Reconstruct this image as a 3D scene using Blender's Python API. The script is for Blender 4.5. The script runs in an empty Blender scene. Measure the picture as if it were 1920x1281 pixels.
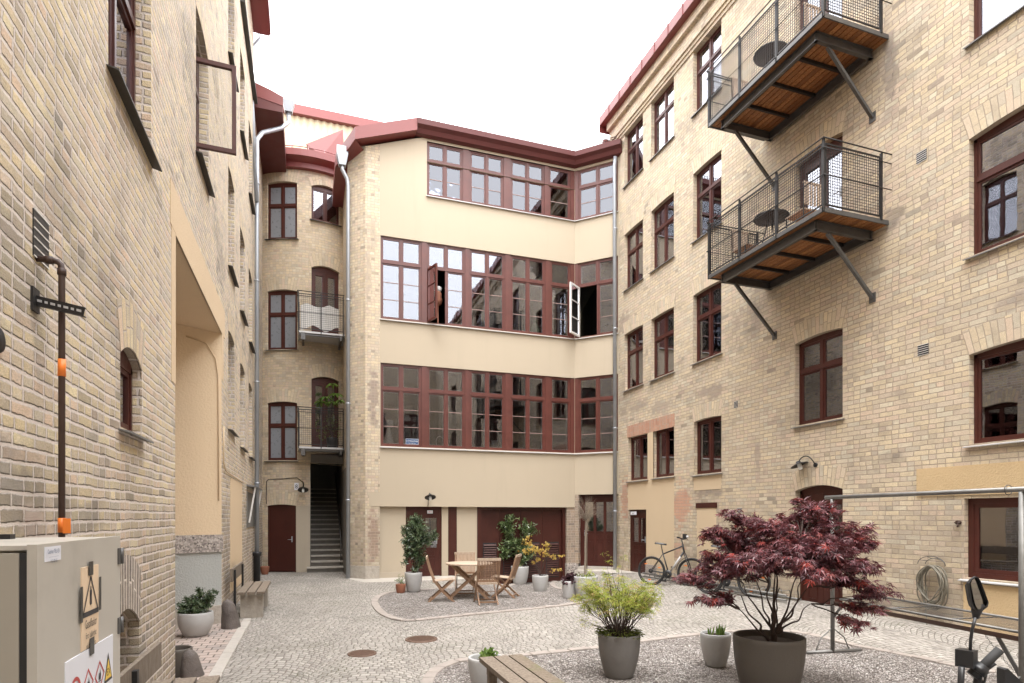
import bpy, bmesh, math, random
from math import radians, sin, cos, pi, sqrt, atan2, floor
from mathutils import Vector, Matrix, noise
random.seed(7)
SC = bpy.context.scene
# ---------------------------------------------------------------- camera
FPX, CX, HY, TH, CZ = 1127.0, 960.0, 968.0, radians(18.8), 1.75
cam = bpy.data.cameras.new('camera'); co = bpy.data.objects.new('camera', cam); SC.collection.objects.link(co)
co.location = (0, 0, CZ); co.rotation_euler = (radians(90), 0, -TH)
cam.sensor_width = 36; cam.lens = 36*FPX/1920; cam.shift_y = (HY-640.5)/1920
cam.clip_start = 0.05; cam.clip_end = 500
SC.camera = co
# ---------------------------------------------------------------- sky, sun, exposure
w = bpy.data.worlds.new("World"); SC.world = w; w.use_nodes = True
nt = w.node_tree; nt.nodes.clear()
sky = nt.nodes.new('ShaderNodeTexSky'); sky.sky_type = 'NISHITA'; sky.sun_disc = False
SUN_EL, SUN_AZ = radians(72), radians(205)
sky.sun_elevation = SUN_EL; sky.sun_rotation = SUN_AZ; sky.air_density = 1.2; sky.dust_density = 4; sky.ozone_density = 1
hs = nt.nodes.new('ShaderNodeHueSaturation'); hs.inputs['Saturation'].default_value = 0.10
bg = nt.nodes.new('ShaderNodeBackground'); bg.inputs['Strength'].default_value = 0.15
ow = nt.nodes.new('ShaderNodeOutputWorld')
# cloud cover evens out the sky: lift the dim part with a constant white layer
mx = nt.nodes.new('ShaderNodeMix'); mx.data_type = 'RGBA'; mx.inputs[0].default_value = 0.55
mx.inputs[7].default_value = (10.5, 10.6, 10.9, 1)
nt.links.new(sky.outputs[0], hs.inputs['Color']); nt.links.new(hs.outputs[0], mx.inputs[6])
nt.links.new(mx.outputs[2], bg.inputs['Color']); nt.links.new(bg.outputs[0], ow.inputs[0])
sl = bpy.data.lights.new('sun', 'SUN'); sl.energy = 0.7; sl.angle = radians(40); sl.color = (1, .97, .92)
so = bpy.data.objects.new('sun', sl); SC.collection.objects.link(so)
so.rotation_euler = (radians(90)-SUN_EL, 0, pi-SUN_AZ)
SC.view_settings.view_transform = 'Standard'; SC.view_settings.look = 'None'; SC.view_settings.gamma = 1
SC.view_settings.exposure = 2.22
SC.render.engine = 'CYCLES'
SC.cycles.use_denoising = True
SC.cycles.max_bounces = 8; SC.cycles.diffuse_bounces = 4; SC.cycles.glossy_bounces = 4
SC.cycles.transparent_max_bounces = 16; SC.cycles.transmission_bounces = 4
SC.cycles.sample_clamp_indirect = 8

# ---------------------------------------------------------------- geometry of the view
def ray(u, v):
    a = (u-CX)/FPX
    return sin(TH)+a*cos(TH), cos(TH)-a*sin(TH), (HY-v)/FPX
class Flat:
    def __init__(s, o, d, n): s.O = Vector((o[0], o[1], 0)); s.D = Vector((d[0], d[1], 0)).normalized(); s.N = Vector((n[0], n[1], 0)).normalized()
    def pt(s, a, z, d=0): return s.O + s.D*a + s.N*d + Vector((0, 0, z))
    def pix(s, u, v):
        x, y, k = ray(u, v); r = Vector((x, y, 0)); t = s.O.dot(s.N)/r.dot(s.N)
        return (r*t-s.O).dot(s.D), CZ+t*k
    def flat(s, a): return s, 0
    curved = False
class Round:
    curved = True
    def __init__(s, c, R, phi0): s.C = Vector((c[0], c[1], 0)); s.R = R; s.p0 = phi0
    def _n(s, a):
        p = s.p0 + a/s.R; return Vector((cos(p), sin(p), 0))
    def pt(s, a, z, d=0): return s.C + s._n(a)*(s.R+d) + Vector((0, 0, z))
    def pix(s, u, v):
        x, y, k = ray(u, v); A = x*x+y*y; B = -2*(x*s.C.x+y*s.C.y); Cc = s.C.x**2+s.C.y**2-s.R**2
        disc = max(B*B-4*A*Cc, 0); t = (-B-sqrt(disc))/(2*A)
        p = atan2(t*y-s.C.y, t*x-s.C.x); q = p-s.p0
        while q < -pi: q += 2*pi
        return q*s.R, CZ+t*k
    def flat(s, a):
        n = s._n(a); o = s.C+n*s.R; d = Vector((-n.y, n.x, 0)); f = Flat((o.x-d.x*a, o.y-d.y*a), (d.x, d.y), (n.x, n.y)); return f, 0
def sm(a, b, x):
    t = min(1, max(0, (x-a)/(b-a))); return t*t*(3-2*t)
def H(x, y):   # the yard dips a little towards the garage door
    return -0.30*sm(4.0, 5.3, x)*(1-sm(7.75, 8.1, x))*sm(12.3, 16.0, y) + .13*sm(7.0, 8.9, x)
def gp(u, v, dz=0):
    x, y, k = ray(u, v); z = 0
    for _ in range(12):
        t = (z+dz-CZ)/k; z = H(t*x, t*y)
    return Vector((t*x, t*y, z))
def depth(p): return p.x*sin(TH)+p.y*cos(TH)
def at(u, v, zc):
    x, y, k = ray(u, v); return Vector((x*zc, y*zc, CZ+k*zc))

# ---------------------------------------------------------------- mesh building
class MB:
    def __init__(s): s.v = []; s.f = []; s.u = []; s.sm = []
    def poly(s, pts, uv=None, smooth=False):
        pts = [Vector(p) for p in pts]; b = len(s.v); s.v += pts; s.f.append(list(range(b, b+len(pts))))
        if uv is None:
            n = Vector((0, 0, 0))
            for i in range(len(pts)):
                a, c = pts[i], pts[(i+1) % len(pts)]; n += a.cross(c)
            if n.length > 0: n.normalize()
            if abs(n.z) > .75: uv = [(p.x, p.y) for p in pts]
            else:
                t = Vector((-n.y, n.x, 0))
                if t.length < 1e-6: t = Vector((1, 0, 0))
                t.normalize()
                if t.x < -1e-3 or (abs(t.x) <= 1e-3 and t.y < 0): t = -t
                uv = [(p.dot(t), p.z) for p in pts]
        s.u.append(list(uv)); s.sm.append(smooth)
    def box(s, a, b, rot=0, c=None):
        x0, y0, z0 = a; x1, y1, z1 = b
        s.hexa([Vector(p) for p in [(x0, y0, z0), (x1, y0, z0), (x1, y1, z0), (x0, y1, z0), (x0, y0, z1), (x1, y0, z1), (x1, y1, z1), (x0, y1, z1)]])
    def hexa(s, p):
        for q in ((0, 3, 2, 1), (4, 5, 6, 7), (0, 1, 5, 4), (1, 2, 6, 5), (2, 3, 7, 6), (3, 0, 4, 7)): s.poly([p[i] for i in q])
    def fbox(s, fr, s0, s1, z0, z1, d0, d1):
        P = fr.pt
        s.hexa([P(s0, z0, d1), P(s1, z0, d1), P(s1, z0, d0), P(s0, z0, d0), P(s0, z1, d1), P(s1, z1, d1), P(s1, z1, d0), P(s0, z1, d0)])
    def bar(s, p, q, w, h, up=(0, 0, 1)):   # rectangular bar p->q
        p, q, up = Vector(p), Vector(q), Vector(up); d = (q-p).normalized(); x = d.cross(up)
        if x.length < 1e-4: x = d.cross(Vector((1, 0, 0)))
        x.normalize(); y = x.cross(d).normalized(); x *= w/2; y *= h/2
        s.hexa([p-x-y, p+x-y, q+x-y, q-x-y, p-x+y, p+x+y, q+x+y, q-x+y])
    def prism(s, pts, off):   # polygon extruded by a vector
        pts = [Vector(p) for p in pts]; off = Vector(off); n = len(pts)
        s.poly(pts); s.poly([p+off for p in reversed(pts)])
        for i in range(n): s.poly([pts[i], pts[(i+1) % n], pts[(i+1) % n]+off, pts[i]+off])
    def tube(s, pts, r, n=8, caps=True, closed=False):
        pts = [Vector(p) for p in pts]; m = len(pts)
        R = r if isinstance(r, (list, tuple)) else [r]*m
        t0 = (pts[1]-pts[0]).normalized(); x = t0.orthogonal().normalized(); rings = []
        for i in range(m):
            if closed: t = (pts[(i+1) % m]-pts[i-1]).normalized()
            elif i == 0: t = t0
            elif i == m-1: t = (pts[-1]-pts[-2]).normalized()
            else: t = ((pts[i+1]-pts[i]).normalized()+(pts[i]-pts[i-1]).normalized()).normalized()
            x = (x-t*x.dot(t)); x = x.normalized() if x.length > 1e-6 else t.orthogonal().normalized()
            y = t.cross(x); b = len(s.v)
            s.v += [pts[i]+(x*cos(2*pi*k/n)+y*sin(2*pi*k/n))*R[i] for k in range(n)]; rings.append(b)
        L = 0
        for i in range(m if closed else m-1):
            a, b = rings[i], rings[(i+1) % m]; l = (pts[(i+1) % m]-pts[i]).length
            for k in range(n):
                k2 = (k+1) % n; s.f.append([a+k, a+k2, b+k2, b+k]); s.u.append([(k/n*.3, L), ((k+1)/n*.3, L), ((k+1)/n*.3, L+l), (k/n*.3, L+l)]); s.sm.append(True)
            L += l
        if caps and not closed:
            for a, o in ((rings[0], 1), (rings[-1], 0)):
                idx = [a+k for k in range(n)]
                if o: idx.reverse()
                s.f.append(idx); s.u.append([(0, 0)]*n); s.sm.append(False)
    def lathe(s, prof, c=(0, 0, 0), n=32, M=None, smooth=True):
        c = Vector(c); rows = []
        for (r, z) in prof:
            b = len(s.v)
            for k in range(n):
                p = Vector((r*cos(2*pi*k/n), r*sin(2*pi*k/n), z))
                if M is not None: p = M @ p
                s.v.append(p+c)
            rows.append(b)
        for i in range(len(rows)-1):
            a, b = rows[i], rows[i+1]
            for k in range(n):
                k2 = (k+1) % n; s.f.append([a+k, a+k2, b+k2, b+k])
                r, z = prof[i]; r2, z2 = prof[i+1]; th = 2*pi*k/n; t2 = 2*pi*(k+1)/n
                s.u.append([(th*.3, z), (t2*.3, z), (t2*.3, z2), (th*.3, z2)]); s.sm.append(smooth)
    def ball(s, c, r, n=12, M=None):
        s.lathe([(r*sin(pi*i/8)+1e-5, -r*cos(pi*i/8)) for i in range(9)], c, n, M)
    def build(s, name, mat, parent=None, sharp=None):
        me = bpy.data.meshes.new(name); off = WL.get(parent.name, Vector((0, 0, 0))) if parent else Vector((0, 0, 0))
        o = bpy.data.objects.new(name, me)
        ori = off
        if parent is None and s.v:   # put the origin under the thing
            ori = Vector((sum(p.x for p in s.v)/len(s.v), sum(p.y for p in s.v)/len(s.v), min(p.z for p in s.v)))
            o.location = ori
        me.from_pydata([tuple(p-ori) for p in s.v], [], s.f)
        ul = me.uv_layers.new(name='UVMap'); flat = []
        for uv in s.u:
            for q in uv: flat += [q[0], q[1]]
        ul.data.foreach_set('uv', flat)
        me.polygons.foreach_set('use_smooth', s.sm)
        me.materials.append(mat); SC.collection.objects.link(o)
        if parent: o.parent = parent
        WL[o.name] = ori
        me.update()
        return o
WL = {}
def tag(o, label=None, cat=None, group=None, kind=None):
    if label: o['label'] = label
    if cat: o['category'] = cat
    if group: o['group'] = group
    if kind: o['kind'] = kind
    return o
def thing(name, label, cat, loc=(0, 0, 0), group=None, rz=0):
    o = bpy.data.objects.new(name, None); SC.collection.objects.link(o); o.location = loc; o.rotation_euler = (0, 0, rz)
    o.empty_display_size = .2
    WL[o.name] = Vector(loc); tag(o, label, cat, group); return o
def local(name, label, cat, loc, group=None, rz=0):
    """a thing whose parts are modelled round its own origin"""
    o = thing(name, label, cat, loc, group, rz); WL[o.name] = Vector((0, 0, 0)); return o
def dup(root, loc, rz, label, group=None):
    r = root.copy(); SC.collection.objects.link(r); r.location = loc; r.rotation_euler = (0, 0, rz); r['label'] = label
    if group: r['group'] = group
    for ch in [c for c in SC.collection.objects if c.parent == root]:
        c2 = ch.copy(); SC.collection.objects.link(c2); c2.parent = r
        for g in [c for c in SC.collection.objects if c.parent == ch]:
            g2 = g.copy(); SC.collection.objects.link(g2); g2.parent = c2
    return r

# ---------------------------------------------------------------- wall frames
LX, RX, FY = -1.33, 8.90, 17.14
LW = Flat((LX, 0), (0, 1), (1, 0)); RW = Flat((RX, 16.145), (0, -1), (-1, 0))
FW = Flat((1.527, FY), (1, 0), (0, -1)); SW = Flat((7.905, FY), (1, -1), (-1, -1))
CW = Flat((1.08, 17.59), (1, -1), (-1, -1))
TC, TR = (.094, 22.15), 2.3
TW = Round(TC, TR, atan2(-sqrt(TR*TR-(LX-TC[0])**2), LX-TC[0]))
def SR(u, v, ru, rv, a, c):
    q = RW.pix(u, v); return (16.145-q[0], q[1], ru, rv, a, c)
def SL(u, v, ru, rv, a, c):
    q = LW.pix(u, v); return (q[0], q[1], ru, rv, a, c)
# ---------------------------------------------------------------- materials
def newmat(name):
    m = bpy.data.materials.new(name); m.use_nodes = True; n = m.node_tree.nodes; n.clear()
    out = n.new('ShaderNodeOutputMaterial'); b = n.new('ShaderNodeBsdfPrincipled'); m.node_tree.links.new(b.outputs[0], out.inputs[0])
    return m, m.node_tree, b, out
class NT:
    def __init__(s, t): s.t = t
    def n(s, typ, **kw):
        x = s.t.nodes.new(typ)
        for k, v in kw.items(): setattr(x, k, v)
        return x
    def put(s, sock, v):
        if isinstance(v, (int, float)): sock.default_value = v
        elif isinstance(v, (tuple, list)): sock.default_value = tuple(v) if len(v) > 3 or sock.type == 'VECTOR' else tuple(v)+(1,)
        else: s.t.links.new(v, sock)
    def m(s, op, a, b=None, c=None, clamp=False):
        x = s.n('ShaderNodeMath', operation=op, use_clamp=clamp); s.put(x.inputs[0], a)
        if b is not None: s.put(x.inputs[1], b)
        if c is not None: s.put(x.inputs[2], c)
        return x.outputs[0]
    def mix(s, f, a, b, bt='MIX'):
        x = s.n('ShaderNodeMix', data_type='RGBA', blend_type=bt); s.put(x.inputs[0], f); s.put(x.inputs[6], a); s.put(x.inputs[7], b); return x.outputs[2]
    def fmix(s, f, a, b):
        x = s.n('ShaderNodeMix', data_type='FLOAT'); s.put(x.inputs[0], f); s.put(x.inputs[2], a); s.put(x.inputs[3], b); return x.outputs[0]
    def noise(s, vec, scale, detail=3, rough=.5, out=0, dim='3D'):
        x = s.n('ShaderNodeTexNoise', noise_dimensions=dim); s.put(x.inputs['Vector'], vec); x.inputs['Scale'].default_value = scale; x.inputs['Detail'].default_value = detail; x.inputs['Roughness'].default_value = rough; return x.outputs[out]
    def ramp(s, f, stops, interp='LINEAR'):
        x = s.n('ShaderNodeValToRGB'); s.put(x.inputs[0], f); r = x.color_ramp; r.interpolation = interp
        while len(r.elements) > 1: r.elements.remove(r.elements[-1])
        r.elements[0].position = stops[0][0]; c = stops[0][1]; r.elements[0].color = (c if len(c) == 4 else tuple(c)+(1,))
        for p, c in stops[1:]:
            e = r.elements.new(p); e.color = (c if len(c) == 4 else tuple(c)+(1,))
        return x.outputs[0]
    def mr(s, v, a, b, c=0., d=1., smooth=True):
        x = s.n('ShaderNodeMapRange'); x.interpolation_type = 'SMOOTHSTEP' if smooth else 'LINEAR'; s.put(x.inputs[0], v)
        for i, q in enumerate((a, b, c, d)): x.inputs[1+i].default_value = q
        return x.outputs[0]
    def bump(s, h, dist, strength=1.):
        x = s.n('ShaderNodeBump'); s.put(x.inputs['Height'], h); x.inputs['Distance'].default_value = dist; x.inputs['Strength'].default_value = strength; return x.outputs[0]
    def sep(s, v):
        x = s.n('ShaderNodeSeparateXYZ'); s.put(x.inputs[0], v); return x.outputs
    def comb(s, a, b, c=0.):
        x = s.n('ShaderNodeCombineXYZ'); s.put(x.inputs[0], a); s.put(x.inputs[1], b); s.put(x.inputs[2], c); return x.outputs[0]
    def uv(s): return s.n('ShaderNodeTexCoord').outputs['UV']
    def pos(s): return s.n('ShaderNodeNewGeometry').outputs['Position']
    def island(s): return s.n('ShaderNodeNewGeometry').outputs['Random Per Island']
    def white(s, vec, out=0):
        x = s.n('ShaderNodeTexWhiteNoise', noise_dimensions='3D'); s.put(x.inputs['Vector'], vec); return x.outputs[out]

def plain(name, col, rough=.6, metal=0., var=.12, scale=6., bump=0., bscale=60., spec=.5, dirt=0., coat=0.):
    m, t, b, o = newmat(name); k = NT(t); p = k.pos()
    f = k.noise(p, scale, 4, .6)
    c = k.mix(f, tuple(x*(1-var) for x in col), tuple(min(1, x*(1+var)) for x in col))
    if dirt > 0:
        g = k.mr(k.noise(p, scale*.35, 5, .65), .5, .75); c = k.mix(k.m('MULTIPLY', g, dirt), c, tuple(x*.45 for x in col))
    k.put(b.inputs['Base Color'], c); k.put(b.inputs['Roughness'], k.fmix(k.noise(p, scale*2, 3), max(0.02, rough-.12), min(1, rough+.12)))
    b.inputs['Metallic'].default_value = metal; b.inputs['Specular IOR Level'].default_value = spec
    b.inputs['Coat Weight'].default_value = coat
    if bump > 0: k.put(b.inputs['Normal'], k.bump(k.noise(p, bscale, 5, .6), bump))
    return m

def brick(name, stops, mortar, W=.245, Hh=.077, mw=.006, head=.35, rag=.004, bumpd=.006, stain=.5, staincol=(.20, .17, .14), darkp=.0, stains=(), rot=False, zdark=None, edge=.3, rough_face=.35):
    m, t, b, o = newmat(name); k = NT(t); uv = k.uv()
    if rot:
        q = k.sep(uv); uv = k.comb(k.m('MULTIPLY', q[1], 1.0), q[0])
    nz = k.noise(uv, 5., 2, .5, out=1); nf = k.noise(uv, 40., 3, .6, out=1)
    def vmath(op, a, bb):
        x = k.n('ShaderNodeVectorMath', operation=op); k.put(x.inputs[0], a)
        if op == 'SCALE': x.inputs[3].default_value = bb
        else: k.put(x.inputs[1], bb)
        return x.outputs[0]
    d1 = vmath('SCALE', vmath('SUBTRACT', nz, (.5, .5, .5)), rag*3); d2 = vmath('SCALE', vmath('SUBTRACT', nf, (.5, .5, .5)), rag*1.8)
    uvd = vmath('ADD', vmath('ADD', uv, d1), d2)
    s = k.sep(uvd); v = k.m('DIVIDE', s[1], Hh); row = k.m('FLOOR', v); fy = k.m('FRACT', v)
    rh = k.white(k.comb(row, 3.7)); sh = k.m('ADD', k.m('MULTIPLY', k.m('MODULO', row, 2.), .5), k.m('MULTIPLY', rh, .16))
    x = k.m('ADD', k.m('DIVIDE', s[0], W), sh); cell = k.m('FLOOR', x); fx = k.m('FRACT', x)
    hc = k.white(k.comb(cell, row, 5.)); isH = k.m('LESS_THAN', hc, head)
    x2 = k.m('MULTIPLY', fx, 2.); fxh = k.m('FRACT', x2); half = k.m('FLOOR', x2)
    fX = k.fmix(isH, fx, fxh); wX = k.fmix(isH, W, W/2)
    cid = k.m('ADD', cell, k.m('MULTIPLY', k.m('MULTIPLY', half, isH), .37))
    dx = k.m('MULTIPLY', k.m('MINIMUM', fX, k.m('SUBTRACT', 1., fX)), wX)
    dy = k.m('MULTIPLY', k.m('MINIMUM', fy, k.m('SUBTRACT', 1., fy)), Hh)
    dd = k.m('MINIMUM', dx, dy)
    mask = k.mr(dd, mw*.55, mw*1.25)
    rnd = k.white(k.comb(cid, row, 1.)); rnd2 = k.white(k.comb(cid, row, 9.))
    col = k.ramp(rnd, stops)
    pits = k.noise(uv, 95., 4, .65); col = k.mix(k.mr(pits, .30, .72), vtint(k, col, .80), vtint(k, col, 1.10))
    blot = k.noise(uv, 14., 4, .6); col = k.mix(k.mr(blot, .42, .75, 0, .35), col, tuple(mortar))
    wea = k.noise(uv, 38., 5, .72); col = k.mix(k.mr(wea, .46, .66, 0, .55*rough_face), col, vtint(k, col, .52)); soot = k.noise(uv, 3.2, 4, .6); col = k.mix(k.m('MULTIPLY', k.mr(k.m('ADD', soot, k.m('MULTIPLY', rnd2, .22)), .62, .80), .65*rough_face), col, staincol)
    mcol = k.mix(k.noise(uv, 30., 4), tuple(c*.86 for c in mortar), tuple(min(1, c*1.08) for c in mortar))
    c = k.mix(mask, mcol, col)
    # undercut shade painted as a ragged dark line under each course
    low = k.mr(k.m('ABSOLUTE', k.m('SUBTRACT', k.m('MULTIPLY', fy, Hh), mw*1.15)), .0, mw*.55, 1., 0.)
    gate = k.mr(k.noise(uv, 7., 4, .6), .40, .62); c = k.mix(k.m('MULTIPLY', k.m('MULTIPLY', low, gate), edge), c, tuple(x*.38 for x in staincol))
    chip = k.mr(k.noise(uv, 26., 3, .6), .66, .74); c = k.mix(k.m('MULTIPLY', chip, edge*.55), c, tuple(x*.55 for x in mortar))
    # weathering: whole areas of darker bricks
    big = k.noise(uv, .45, 4, .62); dk = k.m('MULTIPLY', k.mr(k.m('ADD', big, k.m('MULTIPLY', rnd2, .10)), .56, .74), stain)
    c = k.mix(dk, c, k.mix(.62, c, staincol))
    drk = k.m('GREATER_THAN', rnd2, 1-darkp) if darkp > 0 else 0.
    if darkp > 0: c = k.mix(k.m('MULTIPLY', k.m('MULTIPLY', drk, mask), .45), c, staincol)
    strk = k.noise(k.comb(k.m('MULTIPLY', k.sep(uv)[0], 3.2), k.m('MULTIPLY', k.sep(uv)[1], .35)), 1.0, 5, .6)
    c = k.mix(k.mr(strk, .55, .8, 0, .22*stain), c, staincol)
    for (su, sv, ru, rv, amt, sc) in [(a_, b_, c_, d_, min(.95, e_*1.2), f_) for a_, b_, c_, d_, e_, f_ in stains]:   # local patches of sooted or repaired bricks (position in wall metres)
        q = k.sep(uv); a = k.m('DIVIDE', k.m('SUBTRACT', q[0], su), ru); bb = k.m('DIVIDE', k.m('SUBTRACT', q[1], sv), rv)
        r2 = k.m('SQRT', k.m('ADD', k.m('MULTIPLY', a, a), k.m('MULTIPLY', bb, bb)))
        e = k.mr(k.m('ADD', r2, k.m('ADD', k.m('MULTIPLY', k.m('SUBTRACT', k.noise(uv, 3., 4), .5), 1.3), k.m('MULTIPLY', k.m('SUBTRACT', rnd2, .5), .7))), .55, 1.05, 1., 0.)
        c = k.mix(k.m('MULTIPLY', k.m('MULTIPLY', e, amt), k.fmix(mask, .25, 1.)), c, k.mix(.3, sc, c))
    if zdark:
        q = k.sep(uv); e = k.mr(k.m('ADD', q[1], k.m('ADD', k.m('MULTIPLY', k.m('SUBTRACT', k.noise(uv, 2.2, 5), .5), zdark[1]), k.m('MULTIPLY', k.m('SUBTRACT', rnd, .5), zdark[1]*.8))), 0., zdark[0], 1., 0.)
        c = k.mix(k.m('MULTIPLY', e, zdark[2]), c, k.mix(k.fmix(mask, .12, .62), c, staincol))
    k.put(b.inputs['Base Color'], c); b.inputs['Roughness'].default_value = .88; b.inputs['Specular IOR Level'].default_value = .25
    tilt = k.m('MULTIPLY', k.m('SUBTRACT', rnd2, .5), .5)
    h = k.m('ADD', k.m('MULTIPLY', mask, k.m('ADD', 1., tilt)), k.m('MULTIPLY', pits, .38)); h = k.m('ADD', h, k.m('MULTIPLY', blot, .3))
    k.put(b.inputs['Normal'], k.bump(h, bumpd)); return m
def vtint(k, col, f):
    x = k.n('ShaderNodeVectorMath', operation='SCALE'); k.put(x.inputs[0], col); x.inputs[3].default_value = f; return x.outputs[0]

BS = [(0, (0.638, 0.521, 0.358)), (0.2, (0.575, 0.485, 0.359)), (0.4, (0.709, 0.59, 0.402)), (0.55, (0.612, 0.522, 0.395)), (0.7, (0.66, 0.517, 0.39)), (0.82, (0.524, 0.461, 0.361)), (0.92, (0.698, 0.626, 0.473)), (1, (0.537, 0.419, 0.329))]
BSL = [(0, (0.736, 0.588, 0.364)), (0.2, (0.612, 0.504, 0.353)), (0.38, (0.784, 0.635, 0.387)), (0.52, (0.612, 0.528, 0.399)), (0.66, (0.736, 0.552, 0.398)), (0.8, (0.515, 0.454, 0.364)), (0.9, (0.808, 0.684, 0.433)), (1, (0.612, 0.467, 0.353))]
M = {}
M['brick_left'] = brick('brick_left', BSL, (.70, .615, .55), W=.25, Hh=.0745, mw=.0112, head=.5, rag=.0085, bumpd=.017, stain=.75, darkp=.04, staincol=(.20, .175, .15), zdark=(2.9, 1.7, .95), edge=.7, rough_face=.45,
    stains=[SL(20, 480, .40, .28, .7, (.20, .18, .155)), SL(20, 940, .55, .20, .75, (.17, .155, .14)), SL(150, 975, .5, .12, .6, (.2, .18, .16)), SL(66, 985, .20, .10, .9, (.56, .45, .38)), SL(75, 620, .10, .35, .5, (.22, .2, .17)), SL(8, 845, .3, .12, .6, (.2, .18, .16)), SL(180, 835, .25, .18, .35, (.25, .22, .2))])
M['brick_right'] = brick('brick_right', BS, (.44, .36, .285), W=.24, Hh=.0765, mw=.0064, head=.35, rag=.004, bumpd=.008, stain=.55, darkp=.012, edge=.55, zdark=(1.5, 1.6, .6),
    stains=[SR(1334, 733, .45, .22, .75, (.26, .21, .18)), SR(1197, 762, .5, .2, .65, (.27, .22, .19)), SR(1240, 765, .6, .22, .55, (.28, .23, .2)), SR(1170, 605, .35, .35, .7, (.25, .2, .17)),
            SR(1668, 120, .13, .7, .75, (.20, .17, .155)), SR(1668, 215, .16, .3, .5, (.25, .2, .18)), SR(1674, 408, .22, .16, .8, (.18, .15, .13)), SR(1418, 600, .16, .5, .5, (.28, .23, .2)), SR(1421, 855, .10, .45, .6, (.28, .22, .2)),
            SR(1276, 945, .42, .55, .75, (.52, .24, .16)), SR(1172, 935, .25, .7, .75, (.40, .19, .13)), SR(1327, 925, .6, .14, .75, (.22, .175, .15)), SR(1903, 566, .3, .12, .6, (.24, .2, .18)), SR(1325, 540, .3, .10, .2, (.3, .24, .2)),
            SR(1764, 1010, .8, .5, .35, (.27, .23, .19)), SR(1675, 855, .25, .12, .5, (.28, .24, .2)), SR(1860, 560, 1.2, .12, .35, (.3, .25, .21)), SR(1270, 1030, .3, .3, .6, (.5, .24, .16)), SR(1450, 480, .3, .3, .3, (.3, .25, .21))])
M['brick_tower'] = brick('brick_tower', [(p, (c[0]*1.0, c[1]*.98, c[2]*.97)) for p, c in BS], (.47, .40, .32), W=.2, Hh=.078, mw=.006, head=.6, rag=.003, bumpd=.005, stain=.5, zdark=(1.2, 1.0, .5),
    stains=[(6.3, 10.4, .5, .5, .5, (.2, .18, .16)), (1.75, 6.4, .25, 3.2, .4, (.25, .21, .18)), (6.0, 6.7, .9, .3, .5, (.22, .19, .17))])
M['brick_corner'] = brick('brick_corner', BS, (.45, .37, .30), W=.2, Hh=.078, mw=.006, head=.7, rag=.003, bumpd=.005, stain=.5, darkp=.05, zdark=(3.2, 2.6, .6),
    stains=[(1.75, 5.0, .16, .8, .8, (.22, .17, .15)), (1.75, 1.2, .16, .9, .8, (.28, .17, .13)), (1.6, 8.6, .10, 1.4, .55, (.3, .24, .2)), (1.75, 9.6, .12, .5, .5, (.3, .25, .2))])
M['brick_pier'] = brick('brick_pier', [(0, (.36, .28, .20)), (.4, (.30, .24, .19)), (.7, (.42, .31, .22)), (1, (.22, .17, .14))], (.45, .38, .32), W=.2, Hh=.077, head=.6, stain=.5)
M['arch_right'] = brick('arch_right', BS, (.44, .36, .285), W=.36, Hh=.082, mw=.0055, head=.45, rag=.003, bumpd=.005, stain=.3, rot=True)
M['arch_red'] = brick('arch_red', [(0, (.50, .25, .17)), (.5, (.56, .32, .22)), (1, (.46, .30, .22))], (.45, .37, .3), W=.3, Hh=.08, mw=.006, head=.3, stain=.3, rot=True)
M['arch_left'] = brick('arch_left', BSL, (.52, .44, .38), W=.33, Hh=.084, mw=.008, head=.3, rag=.005, bumpd=.009, stain=.5, rot=True)
M['arch_left_dark'] = brick('arch_left_dark', [(0, (.20, .17, .14)), (.5, (.34, .29, .24)), (1, (.13, .11, .10))], (.66, .58, .51), W=.5, Hh=.068, mw=.012, head=.1, rag=.006, bumpd=.012, stain=.5, rot=True)

def stucco(name, col, rough_amt=.002, scale=22., var=.05, dirt=.10, dcol=None, base=None):
    m, t, b, o = newmat(name); k = NT(t); p = k.pos()
    c = k.mix(k.noise(p, .7, 5, .6), tuple(x*(1-var) for x in col), tuple(min(1, x*(1+var)) for x in col))
    st = k.noise(k.comb(k.m('MULTIPLY', k.sep(p)[0], 2.5), k.m('MULTIPLY', k.sep(p)[1], 2.5), k.m('MULTIPLY', k.sep(p)[2], .3)), 1., 5, .6)
    c = k.mix(k.mr(st, .5, .85, 0, dirt), c, dcol or tuple(x*.6 for x in col))
    if base:   # splashed, greyed foot of the wall
        z = k.sep(p)[2]; e = k.mr(k.m('ADD', z, k.m('MULTIPLY', k.m('SUBTRACT', k.noise(p, 4., 5), .5), .5)), base[0], base[1], 1., 0.); c = k.mix(k.m('MULTIPLY', e, .5), c, (.36, .31, .26))
    k.put(b.inputs['Base Color'], c); b.inputs['Roughness'].default_value = .9; b.inputs['Specular IOR Level'].default_value = .2
    h = k.m('ADD', k.noise(p, scale, 5, .65), k.m('MULTIPLY', k.noise(p, scale*6, 2), .3)); k.put(b.inputs['Normal'], k.bump(h, rough_amt)); return m
M['cream'] = stucco('cream_render', (.465, .395, .30), .0012, 30, .04, .16, base=(-.3, .5))
M['cream_r'] = stucco('cream_panel', (.60, .475, .325), .0012, 30, .04, .10, base=(-.1, .9))
M['ochre'] = stucco('ochre_roughcast', (.58, .43, .25), .016, 34, .07, .12, base=(-.1, .35))
M['ochre_l'] = stucco('ochre_roughcast_smooth', (.68, .53, .36), .010, 30, .04, .08)
M['grey_stucco'] = stucco('grey_roughcast', (.47, .48, .46), .02, 36, .08, .2)
M['plaster_grey'] = stucco('grey_plaster', (.44, .38, .30), .002, 20, .08, .3)
M['granite'] = plain('granite', (.33, .29, .26), .8, var=.85, scale=55, bump=.006, bscale=70)
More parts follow.
